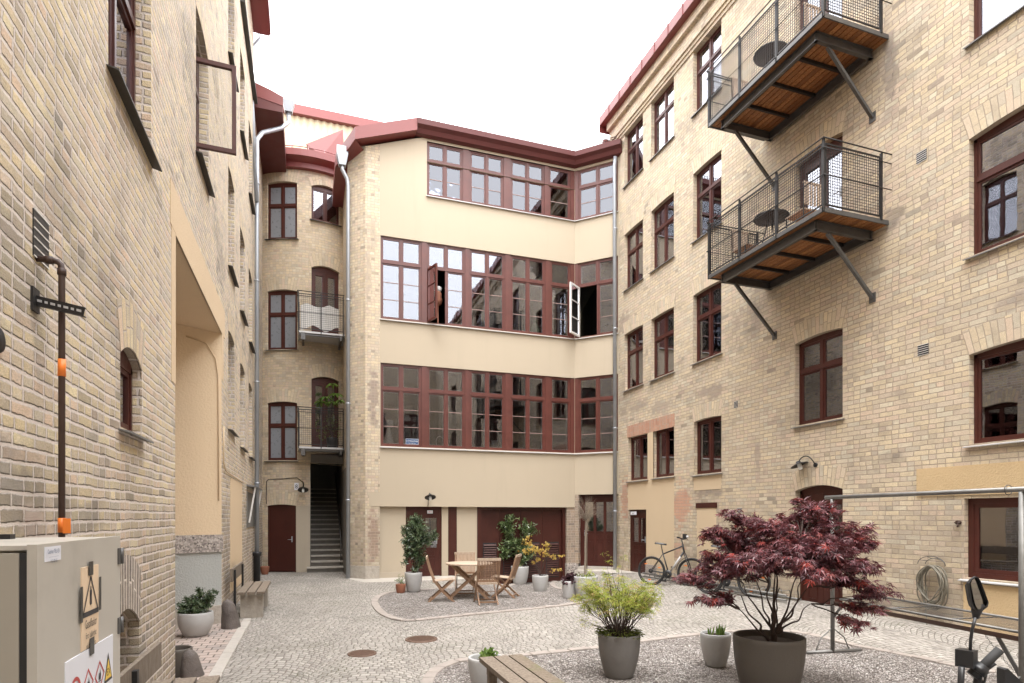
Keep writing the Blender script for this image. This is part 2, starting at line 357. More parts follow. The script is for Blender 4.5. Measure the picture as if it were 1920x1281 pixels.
def speckled():
    m, t, b, o = newmat('speckled_granite'); k = NT(t); p = k.pos(); v = k.n('ShaderNodeTexVoronoi'); k.put(v.inputs['Vector'], p); v.inputs['Scale'].default_value = 38
    c = k.ramp(k.sep(v.outputs['Color'])[0], [(0, (.10, .085, .08)), (.3, (.30, .26, .235)), (.6, (.46, .41, .37)), (1, (.20, .175, .165))]); k.put(b.inputs['Base Color'], k.mix(k.noise(p, 90., 3), c, vtint(k, c, 1.25))); b.inputs['Roughness'].default_value = .8
    k.put(b.inputs['Normal'], k.bump(k.noise(p, 60., 4), .008)); return m
M['speckled'] = speckled()
M['stone'] = plain('pale_stone', (.40, .36, .31), .85, var=.3, scale=9, bump=.02, bscale=14, dirt=.4)
M['dark_stone'] = plain('dark_stone', (.115, .095, .085), .7, var=.4, scale=7, bump=.03, bscale=9, dirt=.4)
M['red'] = plain('oxide_red_paint', (.066, .017, .012), .42, var=.32, scale=5, spec=.4, dirt=.35)
M['red2'] = plain('lit_red_paint', (.105, .029, .021), .40, var=.32, scale=4, spec=.5, dirt=.35)  # same red, its colour lightened for the stronger light on the facade
M['door_red'] = plain('door_red_paint', (.052, .012, .0078), .45, var=.32, scale=3, spec=.4, dirt=.35)
M['roof_red'] = plain('red_roof_metal', (.185, .044, .040), .42, var=.10, scale=1.5, spec=.5, dirt=.15)
M['roof_dark'] = plain('dark_red_soffit', (.10, .021, .019), .55, var=.15, scale=2)
M['bar'] = plain('pale_red_bar', (.30, .20, .18), .5, var=.05)
M['white'] = plain('white_paint', (.72, .70, .67), .5, var=.05)
M['glassw'] = plain('white_plastic', (.75, .75, .73), .35, var=.04)
M['zinc'] = plain('zinc', (.36, .38, .41), .42, metal=.5, var=.1, scale=8)
M['sill'] = plain('grey_sill_metal', (.20, .20, .20), .5, metal=.3, var=.2, scale=9)
M['sill_pale'] = plain('pale_sill_metal', (.50, .49, .49), .5, metal=.2, var=.1, scale=9)
M['sill_dark'] = plain('dark_sill_metal', (.052, .048, .044), .5, metal=.2, var=.2, scale=9)
M['steel'] = plain('galvanised_steel', (.115, .112, .11), .45, metal=.55, var=.25, scale=11, dirt=.3)
M['steel_dark'] = plain('dark_steel', (.034, .032, .032), .5, metal=.5, var=.3, scale=11)
M['steel_old'] = plain('weathered_tube', (.20, .195, .185), .5, metal=.5, var=.35, scale=13, dirt=.5)
M['rust'] = plain('rusty_brown_pipe', (.052, .027, .019), .5, var=.25, scale=20, spec=.5)
M['black'] = plain('black_paint', (.022, .022, .024), .4, var=.2)
M['rubber'] = plain('black_rubber', (.028, .027, .027), .75, var=.2)
M['orange'] = plain('orange_tape', (.85, .22, .03), .4, var=.08)
M['pot'] = plain('pale_grey_pot', (.43, .425, .42), .62, var=.12, scale=7, dirt=.25, bump=.002, bscale=40)
M['pot_dark'] = plain('taupe_grey_pot', (.085, .072, .06), .6, var=.12, scale=6, dirt=.25, bump=.002, bscale=40)
M['pot_mid'] = plain('grey_pot', (.16, .15, .14), .62, var=.12, scale=6, dirt=.3, bump=.002, bscale=40)
M['terra'] = plain('terracotta', (.27, .105, .06), .8, var=.2, scale=12, dirt=.3)
M['soil'] = plain('soil', (.045, .03, .02), .95, var=.4, scale=40, bump=.02, bscale=50)
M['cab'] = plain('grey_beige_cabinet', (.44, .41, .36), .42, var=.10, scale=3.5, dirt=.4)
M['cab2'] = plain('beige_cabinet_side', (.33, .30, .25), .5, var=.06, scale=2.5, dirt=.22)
M['paper'] = plain('white_sign', (.68, .69, .74), .5, var=.04)
M['card'] = plain('buff_card', (.68, .52, .36), .6, var=.05)
M['ink'] = plain('black_ink', (.02, .02, .025), .5)
M['tape'] = plain('black_tape', (.035, .032, .028), .4, var=.2)
M['redink'] = plain('red_ink', (.45, .05, .045), .5)
M['yellow'] = plain('yellow_sign', (.75, .50, .06), .5)
M['blue'] = plain('blue_enamel', (.045, .09, .19), .3)
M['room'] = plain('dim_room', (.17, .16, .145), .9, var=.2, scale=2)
M['room_pale'] = plain('pale_room', (.30, .285, .26), .9, var=.1, scale=2)
M['curtain'] = plain('pale_curtain', (.78, .77, .74), .9, var=.08)
M['frost'] = plain('frosted_pane', (.22, .235, .26), .30, var=.04, spec=.8)
M['green_glass'] = plain('green_vase_glaze', (.28, .42, .26), .25)
M['iron'] = plain('manhole_iron', (.14, .085, .06), .7, metal=.2, var=.3, scale=30)
M['hose'] = plain('grey_green_hose', (.17, .155, .12), .55, var=.3, scale=9)
M['bark'] = plain('dark_bark', (.055, .036, .03), .85, var=.4, scale=30, bump=.004, bscale=60)
M['bark_pale'] = plain('pale_bark', (.22, .18, .14), .85, var=.3, scale=30)
M['yellow_metal'] = plain('yellow_sheet', (.50, .43, .29), .5, var=.05, scale=2)

def wood(name, c1, c2, rough=.6, sc=1., moss=0., iv=.45):
    m, t, b, o = newmat(name); k = NT(t); tc = k.n('ShaderNodeTexCoord').outputs['Object']; isl = k.island()
    q = k.sep(tc); v = k.comb(k.m('ADD', k.m('MULTIPLY', q[0], 14*sc), k.m('MULTIPLY', isl, 40.)), k.m('MULTIPLY', q[1], 14*sc), k.m('MULTIPLY', q[2], 3*sc))
    g = k.noise(v, 3., 6, .65); c = k.mix(k.mr(g, .3, .7), c1, c2); c = k.mix(k.m('MULTIPLY', isl, iv), c, tuple(x*.6 for x in c1))
    if moss: c = k.mix(k.mr(k.noise(tc, 4., 5), .52, .72, 0, moss), c, (.12, .14, .045))
    k.put(b.inputs['Base Color'], c); b.inputs['Roughness'].default_value = rough; k.put(b.inputs['Normal'], k.bump(g, .003)); return m
M['teak'] = wood('teak', (.25, .145, .085), (.37, .235, .15)); M['teak_pale'] = wood('weathered_teak', (.44, .33, .24), (.56, .44, .34))
M['deck'] = wood('deck_boards', (.24, .09, .03), (.50, .23, .085), iv=.85); M['oldwood'] = wood('grey_weathered_wood', (.15, .115, .085), (.27, .22, .17), .85, moss=.0)
M['mosswood'] = wood('mossy_grey_wood', (.13, .10, .07), (.24, .19, .14), .85, moss=.6)

def glass(name, tint=(.8, .83, .84), ior=1.9, wavy=.0015, refl=1.):
    m, t, b, out = newmat(name); k = NT(t); t.nodes.remove(b)
    gl = k.n('ShaderNodeBsdfGlossy'); gl.inputs['Roughness'].default_value = .012; gl.inputs[0].default_value = (.92, .93, 1, 1); tr = k.n('ShaderNodeBsdfTransparent'); tr.inputs[0].default_value = tint+(1,)
    fr = k.n('ShaderNodeFresnel'); fr.inputs[0].default_value = ior; mxs = k.n('ShaderNodeMixShader')
    nb = k.bump(k.noise(k.pos(), 2.2, 2), wavy); k.put(gl.inputs['Normal'], nb)
    k.put(mxs.inputs[0], k.m('MULTIPLY', fr.outputs[0], refl, clamp=True)); k.put(mxs.inputs[1], tr.outputs[0]); k.put(mxs.inputs[2], gl.outputs[0]); k.put(out.inputs[0], mxs.outputs[0]); return m
M['glass'] = glass('window_glass', ior=2.35, refl=1.6, wavy=.0005); M['glass_f'] = glass('old_window_glass', (.72, .74, .76), 2.0, .0012, 1.0)
M['stair_riser'] = plain('stair_riser', (.17, .155, .135), .85, var=.25, scale=9)  # darker than the treads: shade on the risers put into the colour
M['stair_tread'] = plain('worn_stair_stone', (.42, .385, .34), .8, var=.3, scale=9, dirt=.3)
M['glass_clear'] = glass('open_casement_glass', (.93, .93, .92), 1.5, .001)

def leafmat(name, stops, rough=.5, trans=.35, spec=.4):
    m, t, b, out = newmat(name); k = NT(t); c = k.ramp(k.island(), stops)
    k.put(b.inputs['Base Color'], c); b.inputs['Roughness'].default_value = rough; b.inputs['Specular IOR Level'].default_value = spec
    tl = k.n('ShaderNodeBsdfTranslucent'); k.put(tl.inputs[0], c); ms = k.n('ShaderNodeMixShader'); ms.inputs[0].default_value = trans
    k.put(ms.inputs[1], b.outputs[0]); k.put(ms.inputs[2], tl.outputs[0]); k.put(out.inputs[0], ms.outputs[0]); return m
M['maple'] = leafmat('red_maple_leaf', [(0, (.08, .024, .028)), (.3, (.14, .042, .05)), (.55, (.18, .075, .09)), (.72, (.19, .038, .034)), (.86, (.21, .09, .11)), (.95, (.34, .045, .03)), (1, (.15, .06, .075))], .42, .22, .6)  # violet and brightest red tones also paint sky sheen and backlight
M['lime'] = leafmat('lime_leaf', [(0, (.28, .33, .04)), (.4, (.42, .46, .07)), (.65, (.20, .28, .04)), (.85, (.48, .44, .12)), (1, (.50, .30, .12))], .6, .4)
M['yleaf'] = leafmat('yellow_leaf', [(0, (.52, .36, .08)), (.5, (.62, .46, .13)), (.8, (.42, .34, .08)), (1, (.6, .33, .10))], .6, .4)
M['green'] = leafmat('dark_glossy_leaf', [(0, (.04, .07, .03)), (.4, (.07, .115, .05)), (.7, (.11, .16, .08)), (1, (.18, .22, .12))], .32, .15, .7)
M['green2'] = leafmat('laurel_leaf', [(0, (.045, .078, .025)), (.4, (.085, .135, .042)), (.7, (.14, .195, .075)), (1, (.23, .27, .13))], .32, .2, .7)
M['fresh'] = leafmat('fresh_green_leaf', [(0, (.08, .15, .03)), (.5, (.16, .26, .05)), (1, (.24, .33, .09))], .45, .35)
M['mossleaf'] = leafmat('moss_leaf', [(0, (.05, .065, .015)), (.5, (.11, .13, .025)), (1, (.2, .21, .05))], .7, .3)
M['plum'] = leafmat('plum_leaf', [(0, (.035, .015, .02)), (1, (.10, .045, .05))], .5, .2)

# ---------------------------------------------------------------- ground materials
def cobble():
    m, t, b, o = newmat('granite_setts'); k = NT(t); p = k.pos()
    nz = k.noise(p, 3.5, 2, .5, out=1); nf = k.noise(p, 26., 2, .5, out=1)
    x = k.n('ShaderNodeVectorMath', operation='SCALE'); y = k.n('ShaderNodeVectorMath', operation='SUBTRACT'); k.put(y.inputs[0], nz); y.inputs[1].default_value = (.5, .5, .5); k.put(x.inputs[0], y.outputs[0]); x.inputs[3].default_value = .075
    y2 = k.n('ShaderNodeVectorMath', operation='SUBTRACT'); k.put(y2.inputs[0], nf); y2.inputs[1].default_value = (.5, .5, .5); x2 = k.n('ShaderNodeVectorMath', operation='SCALE'); k.put(x2.inputs[0], y2.outputs[0]); x2.inputs[3].default_value = .014
    a = k.n('ShaderNodeVectorMath', operation='ADD'); k.put(a.inputs[0], p); k.put(a.inputs[1], x.outputs[0]); a2 = k.n('ShaderNodeVectorMath', operation='ADD'); k.put(a2.inputs[0], a.outputs[0]); k.put(a2.inputs[1], x2.outputs[0])
    q = k.sep(a2.outputs[0]); ang = radians(-10)
    X = k.m('ADD', k.m('MULTIPLY', q[0], cos(ang)), k.m('MULTIPLY', q[1], sin(ang))); Y = k.m('SUBTRACT', k.m('MULTIPLY', q[1], cos(ang)), k.m('MULTIPLY', q[0], sin(ang)))
    CW = 1.15; xs = k.m('DIVIDE', X, CW); colm = k.m('FLOOR', xs); fx = k.m('SUBTRACT', k.m('FRACT', xs), .5)
    # segmental arcs: setts laid along arcs, arch by arch
    arc = k.m('MULTIPLY', k.m('MULTIPLY', fx, fx), -1.55); yy = k.m('SUBTRACT', Y, arc)
    S = .098; r = k.m('DIVIDE', yy, S); row = k.m('FLOOR', r); fy = k.m('FRACT', r)
    rn = k.white(k.comb(row, colm, 2.)); sl_ = k.m('MULTIPLY', k.m('ADD', fx, k.m('MULTIPLY', k.m('MULTIPLY', fx, k.m('ABSOLUTE', fx)), .55)), CW)
    cx = k.m('ADD', k.m('DIVIDE', sl_, .105), rn); cell = k.m('FLOOR', cx); fc = k.m('FRACT', cx)
    d = k.m('MINIMUM', k.m('MULTIPLY', k.m('MINIMUM', fc, k.m('SUBTRACT', 1., fc)), .105), k.m('MULTIPLY', k.m('MINIMUM', fy, k.m('SUBTRACT', 1., fy)), S))
    rnd = k.white(k.comb(cell, row, colm)); gap = k.fmix(k.white(k.comb(cell, row, k.m('ADD', colm, 40.))), .0015, .0065)
    mask = k.mr(k.m('SUBTRACT', d, gap), -.001, .005)
    col = k.ramp(rnd, [(0, (.28, .258, .23)), (.3, (.365, .337, .303)), (.6, (.32, .295, .263)), (.85, (.41, .38, .342)), (1, (.23, .212, .19))])
    sp = k.noise(p, 130., 3, .7); col = k.mix(k.mr(sp, .3, .7), vtint(k, col, .78), vtint(k, col, 1.15))
    gp_ = k.mix(k.noise(p, 5.), (.10, .085, .07), (.22, .19, .16))
    c = k.mix(mask, gp_, col); big = k.noise(p, .55, 4, .6); c = k.mix(k.mr(big, .42, .75, 0, .55), c, vtint(k, c, .66)); c = k.mix(k.m('MULTIPLY', k.m('SUBTRACT', 1., mask), k.mr(k.noise(p, 1.1, 4), .5, .7, 0, .6)), c, (.10, .11, .045))
    k.put(b.inputs['Base Color'], c); b.inputs['Roughness'].default_value = .8; b.inputs['Specular IOR Level'].default_value = .35
    dome = k.mr(d, 0., .045); h = k.m('ADD', k.m('MULTIPLY', mask, k.m('ADD', .7, k.m('MULTIPLY', dome, .7))), k.m('MULTIPLY', k.noise(p, 60., 4), .35)); h = k.m('ADD', h, k.m('MULTIPLY', rnd, .3))
    k.put(b.inputs['Normal'], k.bump(h, .012)); return m
M['cobble'] = cobble()
def gravel():
    m, t, b, o = newmat('gravel'); k = NT(t); p = k.pos()
    v = k.n('ShaderNodeTexVoronoi'); k.put(v.inputs['Vector'], p); v.inputs['Scale'].default_value = 36
    v2 = k.n('ShaderNodeTexVoronoi', feature='DISTANCE_TO_EDGE'); k.put(v2.inputs['Vector'], p); v2.inputs['Scale'].default_value = 36
    rn = k.sep(v.outputs['Color'])[0]; col = k.ramp(rn, [(0, (.12, .105, .095)), (.2, (.38, .345, .32)), (.4, (.50, .45, .415)), (.6, (.27, .24, .22)), (.8, (.66, .625, .59)), (1, (.10, .08, .07))])
    e = k.mr(v2.outputs[0], 0., .16); c = k.mix(e, (.10, .075, .06), col); c = k.mix(k.mr(k.noise(p, 1.3, 4), .4, .75, 0, .3), c, (.14, .105, .085))
    k.put(b.inputs['Base Color'], c); b.inputs['Roughness'].default_value = .85
    k.put(b.inputs['Normal'], k.bump(k.m('ADD', e, k.m('MULTIPLY', rn, 1.2)), .022)); return m
M['gravel'] = gravel()
def pavers():
    m, t, b, o = newmat('reddish_pavers'); k = NT(t); p = k.pos(); q = k.sep(k.n('ShaderNodeVectorMath', operation='ADD').outputs[0])
    nz = k.noise(p, 12., 2, .5); x = k.m('ADD', k.sep(p)[0], k.m('MULTIPLY', k.m('SUBTRACT', nz, .5), .02)); y = k.m('ADD', k.sep(p)[1], k.m('MULTIPLY', k.m('SUBTRACT', nz, .5), .02))
    S = .155; a = k.m('DIVIDE', y, S); row = k.m('FLOOR', a); fy = k.m('FRACT', a); c_ = k.m('ADD', k.m('DIVIDE', x, .17), k.m('MULTIPLY', k.m('MODULO', row, 2.), .5)); cell = k.m('FLOOR', c_); fc = k.m('FRACT', c_)
    d = k.m('MULTIPLY', k.m('MINIMUM', k.m('MINIMUM', fc, k.m('SUBTRACT', 1., fc)), k.m('MINIMUM', fy, k.m('SUBTRACT', 1., fy))), S); mask = k.mr(d, .003, .010)
    col = k.ramp(k.white(k.comb(cell, row)), [(0, (.36, .29, .255)), (.5, (.43, .35, .305)), (1, (.30, .26, .235))]); col = k.mix(k.noise(p, 60., 4), vtint(k, col, .8), vtint(k, col, 1.15))
    k.put(b.inputs['Base Color'], k.mix(mask, (.11, .09, .075), col)); b.inputs['Roughness'].default_value = .85; k.put(b.inputs['Normal'], k.bump(k.m('ADD', mask, k.m('MULTIPLY', k.noise(p, 40.), .4)), .007)); return m
M['pavers'] = pavers()
M['edging'] = plain('pinkish_edging_stone', (.31, .27, .24), .8, var=.22, scale=8, bump=.006, bscale=40, dirt=.3)
M['edging_grey'] = plain('grey_kerb_stone', (.42, .385, .345), .8, var=.2, scale=8, bump=.006, bscale=40, dirt=.3)
M['slab'] = plain('pale_slab', (.42, .385, .34), .8, var=.15, scale=4, bump=.004, bscale=30, dirt=.3)

# ================================================================ BUILDINGS
def arc_pts(a, b, zs, rise, n=10):
    return [(a+(b-a)*i/n, zs+rise*(1-(2*i/n-1)**2)) for i in range(n+1)]
def wall_mesh(fr, s0, s1, z0, z1, holes, depth=.25, topf=None, step=None, reveal=True):
    """front skin of a wall with openings (a, b, zb, zt, rise) and their reveals"""
    mb = MB(); S = {s0, s1}; Z = {z0, z1}
    for h in holes:
        S |= {min(max(h[0], s0), s1), min(max(h[1], s0), s1)}; Z |= {min(max(h[2], z0), z1), min(max(h[3], z0), z1)}
    if step:
        n = int((s1-s0)/step); S |= {s0+(s1-s0)*i/n for i in range(1, n)}
    S = sorted(S); Z = sorted(Z); P = fr.pt
    def q(pts, uv=None): mb.poly([P(*p) if len(p) == 3 else P(p[0], p[1], 0) for p in pts], uv)
    for i in range(len(S)-1):
        for j in range(len(Z)-1):
            a, b, c, d = S[i], S[i+1], Z[j], Z[j+1]
            if b-a < 1e-5 or d-c < 1e-5: continue
            m, k = (a+b)/2, (c+d)/2
            if any(h[0] < m < h[1] and h[2] < k < h[3] for h in holes): continue
            q([(a, c), (b, c), (b, d), (a, d)], [(a, c), (b, c), (b, d), (a, d)] if fr.curved else None)
    if topf:
        n = 24; X = [s0+(s1-s0)*i/n for i in range(n+1)]
        for i in range(n):
            a, b = X[i], X[i+1]; za, zb = max(topf(a), z1), max(topf(b), z1)
            if za-z1+zb-z1 > 1e-4: q([(a, z1), (b, z1), (b, zb), (a, za)])
    for h in holes:
        a, b, c, d, rise = h; e = -depth; zs = d-rise
        cur = fr.curved
        def u4(w): return w if cur else None
        q([(a, c, 0), (a, c, e), (a, zs, e), (a, zs, 0)], [(a, c), (a+e, c), (a+e, zs), (a, zs)]); q([(b, c, 0), (b, zs, 0), (b, zs, e), (b, c, e)], [(b, c), (b, zs), (b-e, zs), (b-e, c)])
        q([(a, c, 0), (b, c, 0), (b, c, e), (a, c, e)])
        if rise > 0:
            A = arc_pts(a, b, zs, rise, 12); mid = (a+b)/2
            for i in range(12):
                p0, p1 = A[i], A[i+1]; q([(p0[0], p0[1]), (p1[0], p1[1]), (p1[0], d), (p0[0], d)], u4([(p0[0], p0[1]), (p1[0], p1[1]), (p1[0], d), (p0[0], d)]))
                q([(p0[0], p0[1], 0), (p1[0], p1[1], 0), (p1[0], p1[1], e), (p0[0], p0[1], e)], [(p0[0], 0), (p1[0], 0), (p1[0], .25), (p0[0], .25)])
        else: q([(a, d, 0), (a, d, e), (b, d, e), (b, d, 0)])
    return mb
def arch_band(fr, h, height, mat, parent, over=.10, proud=.004, flat=False):
    a, b, c, d, rise = h; mb = MB(); n = 14; zs = d-rise
    a -= .0; b += .0; P = fr.pt
    A = arc_pts(a, b, zs, rise, n); B = [(a-over+(b-a+2*over)*i/n, zs+height+rise*(1-(2*i/n-1)**2)) for i in range(n+1)]
    L = 0
    for i in range(n):
        pts = [A[i], A[i+1], B[i+1], B[i]]
        w = (b-a)/n
        mb.poly([P(p[0], p[1], proud) for p in pts], [(i*w, 0), (i*w+w, 0), (i*w+w, height), (i*w, height)])
        mb.poly([P(A[i][0], A[i][1], proud), P(A[i+1][0], A[i+1][1], proud), P(A[i+1][0], A[i+1][1], -.002), P(A[i][0], A[i][1], -.002)])
    for e in (0, n):
        mb.poly([P(A[e][0], A[e][1], proud), P(B[e][0], B[e][1], proud), P(B[e][0], B[e][1], -.002), P(A[e][0], A[e][1], -.002)])
    return mb.build('brick_arch', mat, parent)

def window(parent, fr0, h, inset=.10, cols=2, split=.66, red='red', sash=.038, frame=.045, bars=0, sillm='sill', sill=True, glassm='glass', inner=True, curtain=None, sill_out=.06, openc=None, sill_over=.05, pane_skip=None, transom=True, name='window', top_bars=0, frostk=False, fth=.07):
    """h=(a,b,zb,zt,rise). outer frame > panes, sashes, sill, inner frame"""
    a, b, zb, zt, rise = h; fr, _ = fr0.flat((a+b)/2) if fr0.curved else (fr0, 0)
    zs = zt-rise; d1 = -inset; d0 = d1-fth
    f = MB()
    f.fbox(fr, a, a+frame, zb, zs, d0, d1); f.fbox(fr, b-frame, b, zb, zs, d0, d1); f.fbox(fr, a+frame, b-frame, zb, zb+frame, d0, d1)
    if rise > 0:
        A = arc_pts(a, b, zs, rise, 10); f.prism([fr.pt(p[0], p[1], d1) for p in A]+[fr.pt(b, zs-frame, d1), fr.pt(a, zs-frame, d1)], -fr.N*fth)
    else: f.fbox(fr, a+frame, b-frame, zs-frame, zs, d0, d1)
    zi0, zi1 = zb+frame, zs-frame; W = b-a-2*frame; mw = .05 if cols > 1 else 0
    xs = [a+frame+W*i/cols for i in range(cols+1)]
    for x in xs[1:-1]: f.fbox(fr, x-mw/2, x+mw/2, zi0, zi1, d0, d1+.006)
    zt_ = zi0+(zi1-zi0)*split
    if transom: f.fbox(fr, a+frame, b-frame, zt_-.035, zt_+.035, d0, d1+.012)
    win = f.build(name, M[red], parent)
    rows = [(zi0, zt_-.035), (zt_+.035, zi1)] if transom else [(zi0, zi1)]
    sm_, gm, wm, bm_ = MB(), MB(), MB(), MB(); ds = d1-.012
    for ci in range(cols):
        x0 = xs[ci]+(mw/2 if ci > 0 else 0); x1 = xs[ci+1]-(mw/2 if ci < cols-1 else 0)
        for ri, (y0, y1) in enumerate(rows):
            if pane_skip and (ci, ri) in pane_skip: continue
            sm_.fbox(fr, x0, x0+sash, y0, y1, ds-.04, ds); sm_.fbox(fr, x1-sash, x1, y0, y1, ds-.04, ds)
            sm_.fbox(fr, x0+sash, x1-sash, y0, y0+sash, ds-.04, ds); sm_.fbox(fr, x0+sash, x1-sash, y1-sash, y1, ds-.04, ds)
            gx0, gx1, gy0, gy1 = x0+sash, x1-sash, y0+sash, y1-sash
            gm.fbox(fr, gx0, gx1, gy0, gy1, ds-.024, ds-.018)
            nb = bars if ri == 0 else top_bars
            for k in range(nb):
                z = gy0+(gy1-gy0)*(k+1)/(nb+1); bm_.fbox(fr, gx0, gx1, z-.0085, z+.0085, ds-.017, ds-.006)
            if inner:
                e = .022; wm.fbox(fr, gx0, gx0+e, gy0, gy1, ds-.075, ds-.03); wm.fbox(fr, gx1-e, gx1, gy0, gy1, ds-.075, ds-.03); wm.fbox(fr, gx0+e, gx1-e, gy0, gy0+e, ds-.075, ds-.03); wm.fbox(fr, gx0+e, gx1-e, gy1-e, gy1, ds-.075, ds-.03)
    if sm_.v: sm_.build('sash', M[red], win)
    if gm.v: gm.build('pane', M['frost'] if frostk else M[glassm], win)
    if wm.v: wm.build('inner_frame', M['white'], win)
    if bm_.v: bm_.build('glazing_bar', M['bar'], win)
    if sill:
        s_ = MB(); s_.prism([fr.pt(a-sill_over, zb-.005, d1), fr.pt(a-sill_over, zb-.035, sill_out), fr.pt(a-sill_over, zb-.050, sill_out), fr.pt(a-sill_over, zb-.028, .0), fr.pt(a-sill_over, zb-.022, d1)], fr.D*(b-a+2*sill_over)); s_.build('sill', M[sillm], win)
    if curtain:
        c = MB(); kind, frac = curtain
        def sheet(x0, x1, y0, y1, dd):
            n = max(6, int((x1-x0)/.03)); P = [(x0+(x1-x0)*i/n, dd+.018*sin(i*1.7)) for i in range(n+1)]
            for i in range(n): c.poly([fr.pt(P[i][0], y0, P[i][1]), fr.pt(P[i+1][0], y0, P[i+1][1]), fr.pt(P[i+1][0], y1, P[i+1][1]), fr.pt(P[i][0], y1, P[i][1])], smooth=True)
        if kind == 'blind': sheet(a+frame, b-frame, zi0+(zi1-zi0)*(1-frac), zi1, d0-.08)
        elif kind == 'side': sheet(a+frame, a+frame+W*frac, zi0, zi1, d0-.10); sheet(b-frame-W*frac, b-frame, zi0, zi1, d0-.10)
        elif kind == 'left': sheet(a+frame, a+frame+W*frac, zi0, zi1, d0-.10)
        elif kind == 'right': sheet(b-frame-W*frac, b-frame, zi0, zi1, d0-.10)
        elif kind == 'low': sheet(a+frame, b-frame, zi0, zi0+(zi1-zi0)*frac, d0-.08)
        c.build('curtain', M['curtain'], win)
    return win
def casement(parent, fr, hinge, width, z0, z1, angle, side, mat='red', th=.05, sash=.055, bars=0, gm='glass_clear', din=-.13, name='open_casement', back=None):
    """a sash swung open: hinge at s=hinge, swings outwards by angle; side=+1 opens towards +s"""
    D = (fr.D*cos(angle)*side + fr.N*sin(angle)).normalized(); o = fr.pt(hinge, 0, din); n = Vector((-D.y, D.x, 0))
    F = Flat((o.x, o.y), (D.x, D.y), (n.x, n.y)); m = MB()
    m.fbox(F, 0, sash, z0, z1, -th/2, th/2); m.fbox(F, width-sash, width, z0, z1, -th/2, th/2); m.fbox(F, sash, width-sash, z0, z0+sash, -th/2, th/2); m.fbox(F, sash, width-sash, z1-sash, z1, -th/2, th/2)
    c = m.build(name, M[mat], parent); g = MB(); g.fbox(F, sash, width-sash, z0+sash, z1-sash, -.003, .003); g.build('pane', M[gm], c)
    if bars:
        b = MB()
        for k in range(bars):
            z = z0+(z1-z0)*(k+1)/(bars+1); b.fbox(F, sash, width-sash, z-.011, z+.011, -th/2+.006, th/2-.006)
        b.build('glazing_bar', M[mat], c)
    return c
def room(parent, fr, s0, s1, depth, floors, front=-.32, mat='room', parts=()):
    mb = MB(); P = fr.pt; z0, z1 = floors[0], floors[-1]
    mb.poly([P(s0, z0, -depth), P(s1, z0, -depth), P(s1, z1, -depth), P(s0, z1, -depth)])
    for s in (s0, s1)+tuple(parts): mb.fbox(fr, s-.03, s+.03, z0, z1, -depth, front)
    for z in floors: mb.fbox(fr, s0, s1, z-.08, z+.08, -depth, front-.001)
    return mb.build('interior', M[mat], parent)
def door(parent, fr, a, b, zb, zt, inset=.12, npan=None, glassp=True, mat='door_red', rise=0, name='door', frame=.06, double=False, panels=True, handle_right=True, glz=(.52, .93), win_w=.62):
    f = MB(); d1 = -inset; d0 = d1-.07; zs = zt-rise
    f.fbox(fr, a, a+frame, zb, zs, d0, d1); f.fbox(fr, b-frame, b, zb, zs, d0, d1)
    if rise > 0: f.prism([fr.pt(p[0], p[1], d1) for p in arc_pts(a, b, zs, rise, 10)]+[fr.pt(b, zs-frame, d1), fr.pt(a, zs-frame, d1)], -fr.N*.07)
    else: f.fbox(fr, a+frame, b-frame, zs-frame, zs, d0, d1)
    dr = f.build(name, M[mat], parent)
    L = MB(); g = MB(); e = d1-.012; x0, x1, y0, y1 = a+frame, b-frame, zb+.015, zs-frame
    leaves = [(x0, x1)] if not double else [(x0, (x0+x1)/2-.004), ((x0+x1)/2+.004, x1)]
    for (p, q) in leaves:
        if glassp:
            n = npan or (2 if not double else 1); W = q-p; ed = .085; gz0, gz1 = y0+(y1-y0)*glz[0], y0+(y1-y0)*glz[1]
            L.fbox(fr, p, q, y0, gz0, e-.04, e); L.fbox(fr, p, q, gz1, y1, e-.04, e)
            cs = [p+ed+(W-2*ed)*i/n for i in range(n+1)]; L.fbox(fr, p, p+ed, gz0, gz1, e-.04, e); L.fbox(fr, q-ed, q, gz0, gz1, e-.04, e)
            for c in cs[1:-1]: L.fbox(fr, c-.045, c+.045, gz0, gz1, e-.04, e)
            for i in range(n):
                c0 = cs[i]+(.045 if i else 0); c1 = cs[i+1]-(.045 if i < n-1 else 0); g.fbox(fr, c0, c1, gz0, gz1, e-.03, e-.02)
                for (u0, u1, w0, w1) in ((c0-.015, c1+.015, gz0-.02, gz0), (c0-.015, c1+.015, gz1, gz1+.012)): L.fbox(fr, u0, u1, w0, w1, e, e+.015)
            if panels:
                for i in range(n):
                    c0 = cs[i]+.05; c1 = cs[i+1]-.05
                    for (w0, w1) in ((y0+.15, gz0-.32), (gz0-.24, gz0-.10)):
                        if w1 > w0: L.fbox(fr, c0, c1, w0, w0+.015, e, e+.010); L.fbox(fr, c0, c1, w1-.015, w1, e, e+.010); L.fbox(fr, c0, c0+.015, w0+.015, w1-.015, e, e+.010); L.fbox(fr, c1-.015, c1, w0+.015, w1-.015, e, e+.010)
        else: L.fbox(fr, p, q, y0, y1, e-.04, e)
    L.build('door_leaf', M[mat], dr)
    if g.v: g.build('pane', M['glass'], dr)
    hx = (x1-.09) if handle_right else x0+.09; sgn = -1 if handle_right else 1
    h = MB(); zc = zb+1.02; h.fbox(fr, hx-.02, hx+.02, zc-.08, zc+.10, e, e+.012); h.tube([fr.pt(hx, zc, e+.01), fr.pt(hx, zc, e+.06), fr.pt(hx+sgn*.11, zc, e+.06)], .009, 6); h.build('handle', M['zinc'], dr)
    return dr

